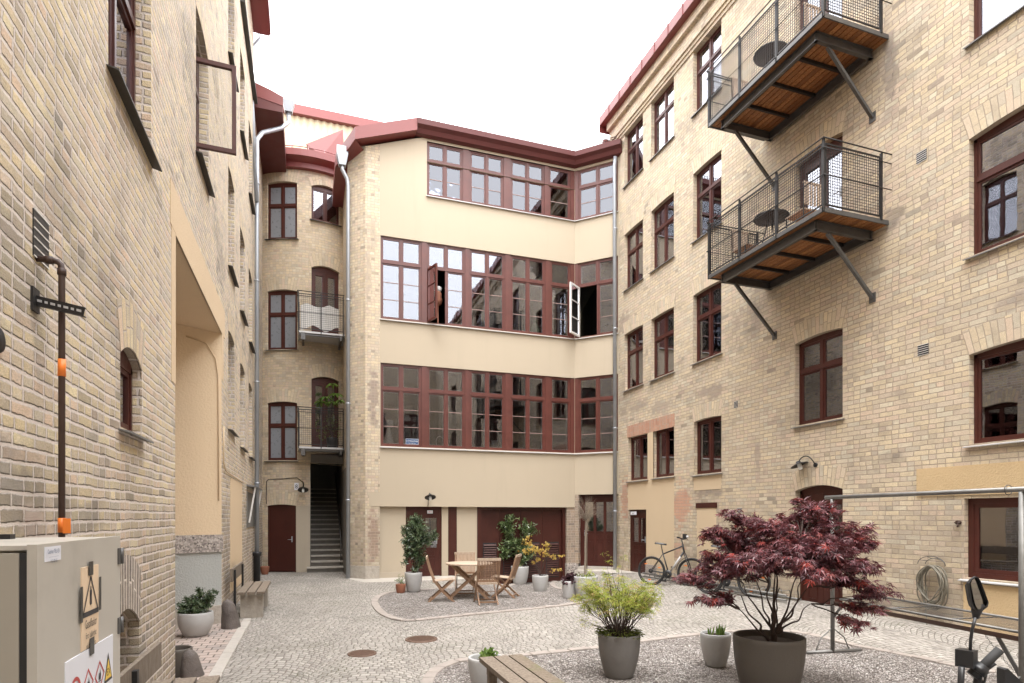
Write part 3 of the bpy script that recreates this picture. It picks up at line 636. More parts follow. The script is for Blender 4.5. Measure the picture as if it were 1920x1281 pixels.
# ---------------------------------------------------------------- RIGHT BUILDING (yellow brick, balconies)
rb = thing('brick_house', 'long buff brick tenement on the right with red windows and two steel balconies', 'building', (RX+.5, 9, 0))
def rz(u, v): return RW.pix(u, v)[1]
def rs(u): return RW.pix(u, 900)[0]
ZT = 13.55
RH = {}
cols = {1: (1171, 1205.5), 2: (1221, 1263.5), 3: (1300, 1352.5)}
rowz = {1: ((251.4, 358), (191, 306.5), (101.5, 228)), 2: ((442.5, 550), (395.6, 513), (328.7, 459.5)), 3: ((628, 735), (600, 716), (555, 686))}
ZB = {1: 11.50, 2: 8.43, 3: 5.47}
for r in (1, 2, 3):
    zt = 0
    for c in (1, 2, 3): zt += rz(cols[c][0], rowz[r][c-1][0])/3
    for c in (1, 2, 3):
        rise = .02 if r > 1 else .0
        RH[(c, r)] = (rs(cols[c][0]), rs(cols[c][1]), ZB[r], zt+rise, rise)
s5 = rs(1817); w5 = rs(1580)-rs(1491)
d4a, d4b = rs(1491), rs(1580)
z4b = rz(1490, 799); z4t = rz(1580, 609.7)
RH['w4'] = (d4a, d4b, z4b, z4t+.0, .045)
RH['b1'] = (d4a, d4b, 6.52, rz(1580, 243)+.02, .06); RH['b2'] = (d4a, d4b, 9.52, 12.0, .06)
RH['d4'] = (d4a, d4b, .02, rz(1492, 922)+.10, .09)
for k, (zb, ztp) in {'f2': (8.43, 10.35), 'f3': (rz(1816, 484.7), rz(1816, 262.5)), 'f4': (rz(1817, 836), rz(1816, 666))}.items():
    RH[k] = (s5, s5+1.45, zb+.02, ztp+.05, .05)
RH['g5'] = (rs(1808), rs(1808)+1.75, rz(1808, 1083), rz(1808, 935), 0)
zg0 = rz(1178, 903)
RH['g1'] = (rs(1178), rs(1214.5), rz(1178, 902), rz(1178, 821), 0); RH['g2'] = (rs(1225), rs(1264), rz(1225, 896), rz(1225, 808), 0)
RH['g3'] = (rs(1301), rs(1352.5), rz(1302, 890), rz(1301, 791)+.02, .03)
RH['sd'] = (rs(1179), rs(1212), .06, rz(1179, 956), 0)
# the same bays go on behind the camera: they are what the opposite windows mirror
for q, off in enumerate((2.9, 5.8, 8.7)):
    for r in (1, 2, 3): RH[('x', q, r)] = (s5+off, s5+off+1.3, ZB[r], ZB[r]+1.75, .1)
wallm = wall_mesh(RW, -.2, 25.3, -.4, ZT, list(RH.values()), .26)
wallm.build('wall', M['brick_right'], rb)
room(rb, RW, -.1, 25.2, 3.2, [-.1, 2.35, 5.15, 8.1, 11.1, 13.5], parts=(rs(1280), rs(1400), rs(1700), 15))
for k in [(c, r) for c in (1, 2, 3) for r in (2, 3)]+['w4', 'f3', 'f4', 'b1', 'b2', 'd4', 'g3']:
    arch_band(RW, RH[k], .36, M['arch_right'], rb)
cur = {(1, 1): ('side', .42), (2, 1): ('blind', 1.), (3, 1): ('side', .45), (1, 2): ('side', .5), (2, 2): ('side', .40), (3, 2): ('blind', .55), (1, 3): ('side', .36), (2, 3): ('low', .6), (3, 3): ('side', .34)}
for c in (1, 2, 3):
    for r in (1, 2, 3): window(rb, RW, RH[(c, r)], curtain=cur[(c, r)], split=.66)
window(rb, RW, RH['w4'], curtain=('side', .4)); window(rb, RW, RH['f2'], curtain=('blind', 1.)); window(rb, RW, RH['f3'], curtain=('side', .2)); window(rb, RW, RH['f4'], curtain=None, transom=False, sillm='sill_pale')
g5 = window(rb, RW, RH['g5'], transom=False, inset=.08, curtain=('blind', .95), sillm='sill_pale', frame=.075, sash=.06)
window(rb, RW, RH['g1'], transom=False, curtain=('side', .3)); window(rb, RW, RH['g2'], transom=False, curtain=('side', .25)); window(rb, RW, RH['g3'], transom=False, curtain=('low', .3), sillm='sill')
for k in RH:
    if isinstance(k, tuple) and k[0] == 'x': window(rb, RW, RH[k])
for k in ('b1', 'b2'): door(rb, RW, *RH[k][:4], rise=.06, double=True, glz=(.12, .92), panels=False, name='balcony_door', mat='red')
door(rb, RW, *RH['d4'][:4], rise=.09, double=True, glz=(.62, .90), name='door')
door(rb, RW, *RH['sd'][:4], name='door', inset=.05, glz=(.52, .90))
# rendered panels set in the brickwork
def panel(parent, fr, rects, mat, d=.012, name='rendered_panel', back=-.02):
    mb = MB()
    for (a, b, c, e) in rects: mb.fbox(fr, a, b, c, e, back, d)
    return mb.build(name, M[mat], parent)
g1, g2, g3, sd, g5h = RH['g1'], RH['g2'], RH['g3'], RH['sd'], RH['g5']
pA0, pA1 = g1[0], g2[1]
panel(rb, RW, [(pA0, pA1, sd[3], g1[2]-.04), (g1[1], g2[0], g1[2]-.04, g1[3]), (sd[1], pA1, .0, sd[3])], 'cream_r', .006)
panel(rb, RW, [(g3[0], g3[1], rz(1302, 920), g3[2]-.07)], 'cream_r', .006)
pC0, pC1 = rs(1307), rs(1343); zc1 = rz(1307, 953)
panel(rb, RW, [(pC0, pC1, .15, zc1)], 'cream_r', -.001 if False else .006)
panel(rb, RW, [(pC0-.03, pC1+.03, zc1, zc1+.12)], 'door_red', .02, 'lintel')
zo1 = rz(1720, 880); panel(rb, RW, [(rs(1720), 22, zo1-.42, zo1)], 'ochre', .02)
panel(rb, RW, [(g5h[0], 22, -.3, g5h[2]-.07)], 'ochre', .018)
lin = MB(); n = 14; a, b = g1[0]-.05, g2[1]+.02
lin.poly([RW.pt(a, g1[3]+.0, .008), RW.pt(b, g1[3], .008), RW.pt(b, g1[3]+.34, .008), RW.pt(a, g1[3]+.34, .008)], [(0, 0), (b-a, 0), (b-a, .34), (0, .34)]); lin.fbox(RW, a, b, g1[3]+.0, g1[3]+.34, -.01, .0075); lin.build('brick_lintel', M['arch_red'], rb)
pl = MB(); pl.fbox(RW, sd[1], rs(1232), 0, .42, 0, .03); pl.build('plinth', M['granite'], rb)
st = MB(); st.fbox(RW, d4a-.1, d4b+.1, 0, .05, 0, .35); st.build('doorstep', M['granite'], rb)
# cornice and roof edge
co_ = MB()
for (z0, z1, d) in ((ZT-.50, ZT-.42, .035), (ZT-.42, ZT-.34, .07), (ZT-.34, ZT-.02, .11), (ZT-.02, ZT+.2, .22)): co_.fbox(RW, -.35, 25.3, z0, z1, -.3, d)
co_.build('cornice', M['brick_right'], rb)
rf = MB(); rf.fbox(RW, -.5, 25.3, ZT+.2, ZT+.46, -.1, .40); rf.poly([RW.pt(-.5, ZT+.46, .4), RW.pt(25.3, ZT+.46, .4), RW.pt(25.3, ZT+2.6, -6), RW.pt(-.5, ZT+2.6, -6)]); rf.poly([RW.pt(-.5, ZT+.46, .4), RW.pt(-.5, ZT+2.6, -6), RW.pt(-.5, ZT, -6), RW.pt(-.5, ZT, .4)])
roof = rf.build('roof', M['roof_red'], rb)
cl = MB()
for i in range(34): cl.fbox(RW, .1+i*.62, .13+i*.62, ZT+.2, ZT+.47, .40, .415)
cl.build('seam', M['roof_red'], roof)
ew = MB(); ew.fbox(RW, -.45, -.2, 0, ZT+.2, -6, -.0); ew.build('end_wall', M['brick_right'], rb)
dpr = MB(); dpr.fbox(RW, -.5, -.36, 12.6, 13.3, -.1, .30); dpr.build('flashing', M['roof_red'], rb)

# ---------------------------------------------------------------- CREAM BUILDING
fb = thing('workshop_building', 'cream rendered workshop building with long red window bands across the back of the yard', 'building', (5, 18.5, 0))
fx = lambda u: FW.pix(u, 900)[0]
F0 = fx(712); FE = 7.905-1.527; SE = 1.407
bands = {'A': (10.98, 12.53), 'B': (7.30, 9.63), 'C': (3.72, 6.06)}
U = {'A': [(800.5, 868.5), (880.5, 945), (957.5, 1021.5), (1029, 1070.5)], 'B': [(713.5, 791), (800.5, 872.5), (880.5, 947.5), (957.5, 1023), (1032, 1070.5)]}
U['C'] = U['B']
holesF = [(fx(U[k][0][0]), FE, bands[k][0], bands[k][1], 0) for k in bands]
door_h = (fx(762), fx(830), .0, 2.03, 0); gar_h = (fx(896.5), fx(1063), -.35, 2.03, 0)
w1 = wall_mesh(FW, F0, FE, 2.03, 12.6, holesF, .05); 
zroof = 12.75
def ftop(s):   # the roof falls away to the left of the top windows
    return 12.6
fw_ = MB()
# render above the ground floor: main face with sloping top at its left end
xL = fx(790); holes_low = [h for h in holesF]
mA = wall_mesh(FW, F0, FE, 2.03, 11.95, [(h[0], h[1], h[2], min(h[3], 11.95), 0) for h in holesF], .05)
mB_ = wall_mesh(FW, F0, FE, 11.95, 11.95+1e-4, [], 0)
def top_z(s): return 12.6 if s > xL else max(11.95, 12.6-(xL-s)*.36)
hA0 = holesF[0][0]
for i in range(10):
    a = F0+(hA0-F0)*i/10; b = F0+(hA0-F0)*(i+1)/10; mA.poly([FW.pt(a, 11.95), FW.pt(b, 11.95), FW.pt(b, top_z(b)), FW.pt(a, top_z(a))])
mA.poly([FW.pt(hA0, 12.53), FW.pt(FE, 12.53), FW.pt(FE, 12.62), FW.pt(hA0, 12.62)])
# right-hand short face at 45 degrees
holesS = [(0, SE-.02, bands[k][0], bands[k][1], 0) for k in bands]
mS = wall_mesh(SW, 0, SE, 2.42, 12.62, holesS, .05)
off = len(mA.v); mA.v += mS.v; mA.f += [[i+off for i in f] for f in mS.f]; mA.u += mS.u; mA.sm += mS.sm
mA.fbox(FW, fx(692), F0, 2.045, 2.42, -.02, .006)
mA.fbox(FW, fx(692), FE, 2.025, 2.045, -.15, .006)
mA.build('rendered_wall', M['cream'], fb)
# ground floor: cream piers set back 15 cm
gf = MB(); D0 = -.12
for (u0, u1) in ((712, 762), (830, 842), (858.5, 896.5)): gf.fbox(FW, fx(u0), fx(u1), -.4, 2.03, D0-.2, D0)
gf.build('ground_floor_wall', M['cream'], fb)
for (u0, u1) in ((712, 762), (830, 842), (858.5, 896.5)): ft = MB(); ft.fbox(FW, fx(u0)+.003, fx(u1)-.003, -.4, .16, D0, D0+.02); ft.build('plinth', M['plaster_grey'], fb)
rp = MB(); rp.fbox(FW, fx(842), fx(858.5), -.2, 2.03, D0-.1, D0-.01); rp.build('red_panel', M['door_red'], fb)
door(fb, FW, door_h[0], door_h[1], .0, 2.03, inset=.15, glz=(.42, .86), name='door')
# garage door with louvres
gd = MB(); a, b = gar_h[0], gar_h[1]; gd.fbox(FW, a, a+.12, -.4, 2.03, -.3, -.10); gd.fbox(FW, b-.10, b, -.4, 2.03, -.3, -.10); gd.fbox(FW, a+.12, b-.10, 1.95, 2.03, -.3, -.10); garage = gd.build('garage_door', M['door_red'], fb)
lv = [fx(902.5), fx(941), fx(980), fx(1022), fx(1058)]; lo = None
for i in range(4):
    gl_ = MB(); lo = MB()
    x0, x1 = lv[i]+.004, lv[i+1]-.004
    gl_.fbox(FW, x0, x1, -.4, 1.95, -.24, -.20)
    z0, z1 = -.12, .92; n = 15; ins = .12; rc = MB(); rc.fbox(FW, x0+ins-.02, x1-ins+.02, z0-.03, z1+.03, -.20, -.196); rc.build('louvre_shade', M['black'], garage)  # black sheet stands for the shade between the louvres
    for k in range(n):
        z = z0+(z1-z0)*k/n; P = FW.pt; lo.prism([P(x0+ins, z, -.165), P(x0+ins, z+.012, -.160), P(x0+ins, z+.052, -.193), P(x0+ins, z+.042, -.195)], FW.D*(x1-x0-2*ins))
    gl_.build('door_leaf', M['door_red'], garage); lo.build('louvre', M['door_red'], garage)
# brick pier between garage and corner, with stone foot
bp = MB(); bp.fbox(FW, fx(1063), FE+.12, .28, 2.03, -.3, -.02); bp.fbox(SW, 0, .13, .28, 2.42, -.3, -.001); bp.build('brick_pier', M['brick_pier'], fb)
bf = MB(); bf.fbox(FW, fx(1062), FE+.12, -.4, .28, -.3, .03); bf.build('pier_foot', M['speckled'], fb)
sp_ = MB(); sp_.poly([FW.pt(F0, -.4, -.001), FW.pt(fx(715), -.4, -.001), FW.pt(fx(715), 2.03, -.001), FW.pt(F0, 2.03, -.001)])
door(fb, SW, .13, SE-.02, .19, 2.42, inset=.16, glz=(.50, .92), name='double_door', double=False, npan=3, handle_right=False)
stp = MB(); stp.fbox(SW, .1, SE, -.4, .19, -.4, .02); stp.fbox(SW, .1, SE, -.4, .09, .02, .30); stp.build('doorstep', M['slab'], fb)
# brick corner left of the render + splayed corner + side wall
bc = MB(); c0 = 0.0
for s0, s1 in ((c0, F0),):
    for i in range(6):
        a = s0+(s1-s0)*i/6; b = s0+(s1-s0)*(i+1)/6
        bc.poly([FW.pt(a, .0), FW.pt(b, .0), FW.pt(b, top_z(b)), FW.pt(a, top_z(a))])
zc_ = top_z(0.0)
for i in range(5):
    a, b = .6306*i/5, .6306*(i+1)/5; bc.poly([CW.pt(a, 0), CW.pt(b, 0), CW.pt(b, zc_-.25*(1-(i+1)/5)), CW.pt(a, zc_-.25*(1-i/5))])
bc.poly([Vector((1.08, 17.59, 3.2)), Vector((1.08, 20.7, 3.2)), Vector((1.08, 20.7, zc_)), Vector((1.08, 17.59, zc_-.25))])
bc.build('brick_corner', M['brick_corner'], fb)
sw = MB(); sw.poly([Vector((1.08, 17.59, -.1)), Vector((1.08, 25, -.1)), Vector((1.08, 25, 3.2)), Vector((1.08, 17.59, 3.2))]); sw.build('side_wall', M['stair_riser'], fb)
cf = MB(); cf.prism([CW.pt(-.02, 0, .03), CW.pt(.6306, 0, .03), FW.pt(.0, 0, .03), FW.pt(F0-.01, 0, .03), FW.pt(F0-.01, 0, -.2), Vector((1.3, 17.6, 0))], (0, 0, .36)); cf.build('corner_stone', M['stone'], fb)
# posts between the window units
for k in bands:
    zb, zt = bands[k]; us = U[k]
    for i in range(len(us)-1): pz = MB(); pz.fbox(FW, fx(us[i][1]), fx(us[i+1][0]), zb, zt, -.14, -.02); pz.build('window_post', M['red2'], fb)
    pz = MB(); pz.fbox(FW, fx(us[-1][1]), FE, zb, zt, -.14, -.02); pz.prism([FW.pt(FE, zb, -.02), SW.pt(.10, zb, -.02), SW.pt(.10, zb, -.14), FW.pt(FE, zb, -.14)], (0, 0, zt-zb)); pz.build('window_post', M['red2'], fb)
SU = {k: (.10, SE-.04) for k in bands}
for k in bands:
    zb, zt = bands[k]; nb = 1 if k == 'A' else 2
    for i, (u0, u1) in enumerate(U[k]):
        sk = None; one = (i == len(U[k])-1)
        if k == 'B' and i == 1: sk = [(0, 0)]
        window(fb, FW, (fx(u0), fx(u1), zb, zt, 0), inset=.045, cols=1 if one else 2, split=.70 if k != 'A' else .66, bars=nb, red='red2', glassm='glass_f', sill=False, inner=True, pane_skip=sk, frame=.04, sash=.042, fth=.06)
    sk = [(0, 0)] if k == 'B' else None
    window(fb, SW, (SU[k][0], SU[k][1], zb, zt, 0), inset=.045, cols=2, split=.70 if k != 'A' else .66, bars=nb, red='red2', glassm='glass_f', sill=False, pane_skip=sk, frame=.04, sash=.042, fth=.06)
zi0, zi1 = 7.34, 7.34+(9.59-7.34)*.70-.035
wB = fx(872.5)-fx(800.5)
casement(fb, FW, fx(800.5)+.04, wB/2-.06, zi0, zi1, radians(72), 1, 'red2', bars=2, din=-.05)
casement(fb, SW, .13, .58, zi0, zi1, radians(98), 1, 'white', bars=2, din=-.05, gm='glass_clear')
for k in bands:
    sl_ = MB(); zb = bands[k][0]; a = fx(U[k][0][0])-.02
    sl_.prism([FW.pt(a, zb, -.05), FW.pt(a, zb-.03, .06), FW.pt(a, zb-.05, .06), FW.pt(a, zb-.03, -.05)], FW.D*(FE-a)); sl_.prism([SW.pt(0, zb, -.05), SW.pt(0, zb-.03, .06), SW.pt(0, zb-.05, .06), SW.pt(0, zb-.03, -.05)], SW.D*(SE-.01)); sl_.build('sill', M['sill_pale'], fb)
# rooms behind: floors, back wall
rm = MB()
for z in (2.6, 3.45, 6.5, 7.05, 10.0, 10.7, 12.7): 
    rm.prism([FW.pt(F0, z, -.15), FW.pt(FE, z, -.15), SW.pt(SE, z, -.15), Vector((10.5, 20.5, z)), Vector((10.5, 22.5, z)), Vector((1.9, 22.5, z))], (0, 0, .05))
rm.poly([Vector((1.9, 22.4, 2.5)), Vector((10.5, 22.4, 2.5)), Vector((10.5, 22.4, 12.7)), Vector((1.9, 22.4, 12.7))]); rm.poly([FW.pt(F0-.05, 2.5, -.15), Vector((1.9, 22.5, 2.5)), Vector((1.9, 22.5, 12.7)), FW.pt(F0-.05, 12.7, -.15)]); rm.poly([SW.pt(SE, 2.5, -.1), Vector((10.6, 22.5, 2.5)), Vector((10.6, 22.5, 12.7)), SW.pt(SE, 12.7, -.1)])
for x in (4.7, 6.9): rm.box((x, 19.6, 2.6), (x+.1, 22.4, 12.7))
for x in (2.2, 4.5): pass
rm.poly([Vector((1.9, 19.8, -.3)), Vector((12, 19.8, -.3)), Vector((12, 19.8, 2.6)), Vector((1.9, 19.8, 2.6))]); rm.poly([Vector((10.6, 15, -.3)), Vector((10.6, 22, -.3)), Vector((10.6, 22, 2.6)), Vector((10.6, 15, 2.6))])
rm.build('interior', M['room'], fb)
# eaves, gutter, roof
ev = MB(); E0 = fx(779)
def evprof(fr, s): return [fr.pt(s, 12.60, 0.0), fr.pt(s, 12.62, .16), fr.pt(s, 12.72, .22), fr.pt(s, 12.78, .34), fr.pt(s, 12.92, .36), fr.pt(s, 12.95, .30), fr.pt(s, 12.95, 0)]
k_ = Vector((0, 0, 0)); A = evprof(FW, E0)
def mitre(p, q):   # meeting line of the two eaves
    pass
dm = []
for (z, d) in ((12.60, 0), (12.62, .16), (12.72, .22), (12.78, .34), (12.92, .36), (12.95, .30), (12.95, 0)):
    # intersection of the offset lines of both faces at the inner corner
    s = FE - d*math.tan(radians(22.5)); dm.append(FW.pt(s, z, d))
B_ = evprof(SW, SE+.15)
for i in range(len(A)-1):
    ev.poly([A[i], dm[i], dm[i+1], A[i+1]]); ev.poly([dm[i], B_[i], B_[i+1], dm[i+1]])
ev.poly(A); ev.poly(B_); ev.build('eaves', M['roof_dark'], fb)
rr = MB(); back = 22.8
rr.poly([FW.pt(E0, 12.95, .30), dm[5], Vector((dm[5].x+2.5, back, 14.2)), Vector((E0+1.527, back, 14.2))]); rr.poly([dm[5], SW.pt(SE+.15, 12.95, .3), Vector((12, back, 14.2)), Vector((dm[5].x+2.5, back, 14.2))])
# left slope with broad verge sheet
def vz(s): return 12.95-(E0-s)*.36
V0 = -.30
P1, P2, P3, P4 = FW.pt(E0, 12.95, .30), FW.pt(V0, vz(V0), .30), Vector((.75, 17.75, vz(V0)-.32)), Vector((.75, 21.0, vz(V0)-.32))
rr.poly([P1, P2, P3, P4, Vector((E0+1.527, back, 14.2))])
rr.poly([P1, P2, P2-Vector((0, 0, .34)), P1-Vector((0, 0, .34))]); rr.poly([P2, P3, P3-Vector((0, 0, .36)), P2-Vector((0, 0, .34))]); rr.poly([P3, P4, P4-Vector((0, 0, .36)), P3-Vector((0, 0, .36))])
o_ = Vector((0, 0, .34)); rr.poly([P1-o_, P2-o_, FW.pt(V0, vz(V0)-.34, -.1), FW.pt(E0, 12.61, -.1)]); rr.poly([P2-o_, P3-o_, Vector((1.2, 17.9, P3.z-.36)), FW.pt(0, vz(0)-.5, -.1)]); rr.poly([P3-o_, P4-o_, Vector((1.2, 21, P3.z-.36)), Vector((1.2, 17.9, P3.z-.36))])
rr.build('roof', M['roof_red'], fb)
sg = MB()   # snow guard grating along the eaves
def guard(p, q, n):
    sg.tube([p+Vector((0, 0, .09)), q+Vector((0, 0, .09))], .008, 5); sg.tube([p+Vector((0, 0, .03)), q+Vector((0, 0, .03))], .008, 5)
    for i in range(n+1): c = p.lerp(q, i/n); sg.bar(c-Vector((0, 0, .03)), c+Vector((0, 0, .115)), .016, .010)
g0, g1_, g2_ = FW.pt(E0, 12.98, .26), dm[5]+Vector((0, .04, .03)), SW.pt(SE, 12.98, .26)
guard(g0, g1_, 74); guard(g1_, g2_, 20); sg.build('snow_guard', M['steel_dark'], fb)

# ---------------------------------------------------------------- ROUND STAIR TOWER
tb = thing('stair_tower', 'rounded buff brick stair tower with frosted windows in the far left corner', 'building', (TC[0], TC[1], 0))
ts = lambda u, v=700: TW.pix(u, v)[0]
tz = lambda u, v: TW.pix(u, v)[1]
ta, tb_ = ts(501), ts(557); tc, td = ts(584), ts(636.5)
TH_ = {'w1': (ta, tb_, tz(528, 447), tz(528, 340), .04), 'w2': (ta, tb_, tz(528, 655), tz(528, 543), .04), 'w3': (ta, tb_, tz(528, 863), tz(528, 753), .04),
       'dr': (ts(501), ts(555), 0, tz(528, 946), .04), 'v1': (tc, td, tz(584, 411), tz(600, 347)+.02, .10), 'v2': (tc, td, 7.3, tz(584, 500)+.08, .10), 'v3': (tc, td, 3.86, tz(584, 709)+.08, .10)}
sS = ts(581.5); sEnd = pi*TR*.62; zarch = tz(583, 868)
wt = wall_mesh(TW, 0, sEnd, 0, 12.6, list(TH_.values())+[(sS, sEnd, -1, zarch, 0)], .22, step=.16); wt.build('wall', M['brick_tower'], tb)
for k in ('w1', 'w2', 'w3', 'v1', 'v2', 'v3', 'dr'): arch_band(TW, TH_[k], .40 if k != 'v1' else .25, M['arch_right'], tb, proud=.005)
for k in ('w1', 'w2', 'w3'): window(tb, TW, TH_[k], inset=.10, split=.62, frostk=True, frame=.05, sash=.035, sillm='sill_dark')
window(tb, TW, TH_['v1'], inset=.10, transom=False, sillm='sill_dark')
for k in ('v2', 'v3'):
    h = TH_[k]; fl, _ = TW.flat((h[0]+h[1])/2); door(tb, fl, h[0], h[1], h[2], h[3], rise=.10, double=True, glz=(.35, .94), panels=False, mat='red', name='balcony_door')
h = TH_['dr']; fl, _ = TW.flat((h[0]+h[1])/2); door(tb, fl, h[0], h[1], 0, h[3], glassp=False, name='door', rise=.03, inset=.08)
inn = MB()
inner_r = Round(TC, TR-.9, TW.p0)
for i in range(24):
    a, b = -.5+i*.14, -.5+(i+1)*.14; inn.poly([inner_r.pt(a, 4.0), inner_r.pt(b, 4.0), inner_r.pt(b, 12.5), inner_r.pt(a, 12.5)])
inn.build('interior', M['room'], tb)
# plastered pier right of the door
pp = MB(); a, b = ts(555.5), sS
for i in range(3):
    x0, x1 = a+(b-a)*i/3, a+(b-a)*(i+1)/3; pp.poly([TW.pt(x0, 0, .006), TW.pt(x1, 0, .006), TW.pt(x1, tz(560, 948), .006), TW.pt(x0, tz(560, 948), .006)])
pp.build('rendered_panel', M['plaster_grey'], tb)
# open staircase running up and back beside the pier
sp0 = TW.pt(sS, 0); X0, X1 = sp0.x+.02, 1.08; Y0 = sp0.y
stc = MB(); stt = MB(); pw = MB()
for i in range(18):
    y = Y0-.22+i*.285; z = .165*(i+1); xx = X0-(.12 if i < 2 else 0); y2 = y+.36 if i > 1 else y+.75
    stc.box((xx+.01, y+.05, 0 if i < 2 else z-.4), (X1-.002, y2, z-.045)); stt.box((xx, y, z-.045), (X1-.001, y2+.02, z))
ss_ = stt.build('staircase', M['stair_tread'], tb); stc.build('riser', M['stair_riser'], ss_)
pw.box((X0-.25, Y0+.02, 0), (X0, 27, 5.2)); pw.prism([Vector((X0, Y0-.05, zarch)), Vector((X0, 27, zarch+3)), Vector((X0, 27, zarch+3.3)), Vector((X0, Y0-.05, zarch+.25))], (X1-X0, 0, 0)); pw.box((X0, 24.2, 0), (X1+.3, 24.3, 9)); pw.box((X0-.26, Y0+.3, 5.25), (X1+.6, 27, 5.4)); pw.box((X1+.003, Y0+.3, 3.0), (X1+.1, 25, 5.3))
pw.build('stair_wall', M['room'], tb)
sft = MB(); q0 = TW.pt(sS, zarch, .005); q1 = TW.pt(ts(642), zarch+.34, .005)
sft.prism([q0, Vector((1.07, q1.y-.10, zarch+.02+.38)), Vector((1.07, q1.y-.10, zarch+.55)), q0+Vector((0, 0, .15))], (0, .3, 0)); sft.build('landing_edge', M['plaster_grey'], tb)
hr = MB(); hr.tube([(X1-.07, Y0+.1, .95), (X1-.07, Y0+4.4, 3.5)], .02, 8); hr.tube([(X1-.07, Y0+.1, .95), (X1-.07, Y0+.1, .2)], .018, 8); hr.build('handrail', M['steel'], tb)
# curved eaves and cone roof
te = MB(); nn = 26
for i in range(nn):
    a, b = -.35+(sEnd+.3)*i/nn, -.35+(sEnd+.3)*(i+1)/nn
    for (d0, z0, d1, z1) in ((0, 12.55, .16, 12.55), (.16, 12.55, .16, 12.70), (.16, 12.70, .42, 12.78), (.42, 12.78, .42, 12.98), (.42, 12.98, -2.3, 14.3)):
        te.poly([TW.pt(a, z0, d0), TW.pt(b, z0, d0), TW.pt(b, z1, d1), TW.pt(a, z1, d1)] if d1 > -2 else [TW.pt(a, z0, d0), TW.pt(b, z0, d0), Vector((TC[0], TC[1], z1))], smooth=False)
te.build('roof', M['roof_red'], tb)
ts_ = MB()
for i in range(12):
    a = -.2+i*.42; ts_.bar(TW.pt(a, 12.95, .40), TW.pt(a, 13.12, .30), .03, .03)
ts_.tube([TW.pt(-.3+i*.25, 13.08, .34) for i in range(20)], .014, 5); ts_.build('snow_guard', M['roof_red'], tb)
wd = MB(); wd.prism([at(574, 270, 19.9), at(643, 243, 19.6), at(643, 330, 19.5), at(604, 293, 19.6)], (.2, 2.0, 0)); wd.build('dormer_side', M['roof_red'], tb)
# ---------------------------------------------------------------- LEFT BUILDING
lb = thing('brick_house', 'tall buff brick house on the left with an arched gateway and dark sills', 'building', (LX-.5, 8, 0))
ly = lambda u: LW.pix(u, 600)[0]
lz = lambda u, v: LW.pix(u, v)[1]
LH = {}
LH['big'] = (ly(203), ly(283), 4.93, 6.75, .05)
LH['op'] = (ly(367.5), ly(391), 6.36, 8.25, .05)
c3a, c3b = ly(428), ly(439.5)
LH['31'] = (c3a, c3b, 10.0, 11.8, .05); LH['32'] = (c3a, c3b, 6.22, 8.03, .05); LH['33'] = (c3a, c3b, 3.32, 5.1, .05)
c4a, c4b = ly(450.3), ly(459)
LH['41'] = (c4a, c4b, 9.82, 11.6, .05); LH['42'] = (c4a, c4b, 6.07, 7.85, .05); LH['43'] = (c4a, c4b, 3.22, 5.0, .05)
c5a, c5b = ly(466.3), ly(473)
LH['51'] = (c5a, c5b, 9.5, 11.3, .05); LH['52'] = (c5a, c5b, 5.95, 7.75, .05); LH['53'] = (c5a, c5b, 3.2, 5.0, .05)
LH['sm'] = (ly(225.5), ly(266), lz(226, 800), lz(226, 645)+.04, .10)
LH['niche'] = (ly(205), ly(261), .22, lz(261, 1152)+.10, .16)
gY0, gY1, gZ = ly(328.5), ly(415.5), 4.75
LH['gate'] = (gY0, gY1, -.5, gZ, 0)
LH['xa'] = (-1.5, -.3, 4.9, 6.7, .1); LH['xb'] = (-1.5, -.3, 8.6, 10.4, .1); LH['xc'] = (4.9, 6.1, 9.4, 11.2, .1); LH['xd'] = (8.4, 9.6, 10.2, 12.0, .1); LH['xe'] = (1.4, 2.7, 5.2, 7.1, .1); LH['xf'] = (1.4, 2.7, 9.0, 10.8, .1)
ZL = 14.45; yT = ly(475.3)
holesL = list(LH.values())
wl = wall_mesh(LW, -9.3, yT, -.4, ZL, holesL, .30)
wl2 = wall_mesh(LW, yT, 20.45, -.4, 12.5, [], .3); off = len(wl.v); wl.v += wl2.v; wl.f += [[i+off for i in f] for f in wl2.f]; wl.u += wl2.u; wl.sm += wl2.sm
wl.poly([Vector((LX, yT, 12.4)), Vector((LX-6, yT, 12.4)), Vector((LX-6, yT, ZL)), Vector((LX, yT, ZL))])
wl.build('wall', M['brick_left'], lb)
room(lb, LW, -9.2, gY0-.4, 3., [.1, 1.9, 4.5, 8.1, 12.2]); room(lb, LW, gY1+.45, 20.3, 3., [.1, 2.9, 5.7, 9.2, 12.2]); room(lb, LW, gY0-.4, gY1+.45, 3., [4.95, 8.9, 12.2])
for k in LH:
    if k in ('gate', 'niche', 'sm'): continue
    arch_band(LW, LH[k], .36, M['arch_left'], lb, proud=.003)
arch_band(LW, LH['sm'], .36, M['arch_left'], lb, proud=.004); arch_band(LW, LH['niche'], .42, M['arch_left_dark'], lb, over=.03, proud=.006)
for k in LH:
    if k in ('gate', 'niche', 'sm', 'op'): continue
    window(lb, LW, LH[k], inset=.12, sillm='sill_dark', sill_out=.08, curtain=('side', .2) if k == 'big' else None)
window(lb, LW, LH['op'], inset=.12, sillm='sill_dark', sill_out=.08, pane_skip=[(0, 0)], split=.68)
oh = LH['op']; casement(lb, LW, oh[0]+.02, .60, oh[2]+.06, 7.55, radians(88), 1, 'red', din=-.14, sash=.05)
window(lb, LW, LH['sm'], inset=.07, cols=1, transom=False, sillm='sill', sill_out=.08)
nb_ = MB(); a, b, c, d, r = LH['niche']; nb_.fbox(LW, a-.02, b+.02, c-.02, d, -.34, -.29); nb_.build('niche_back', M['brick_left'], lb)
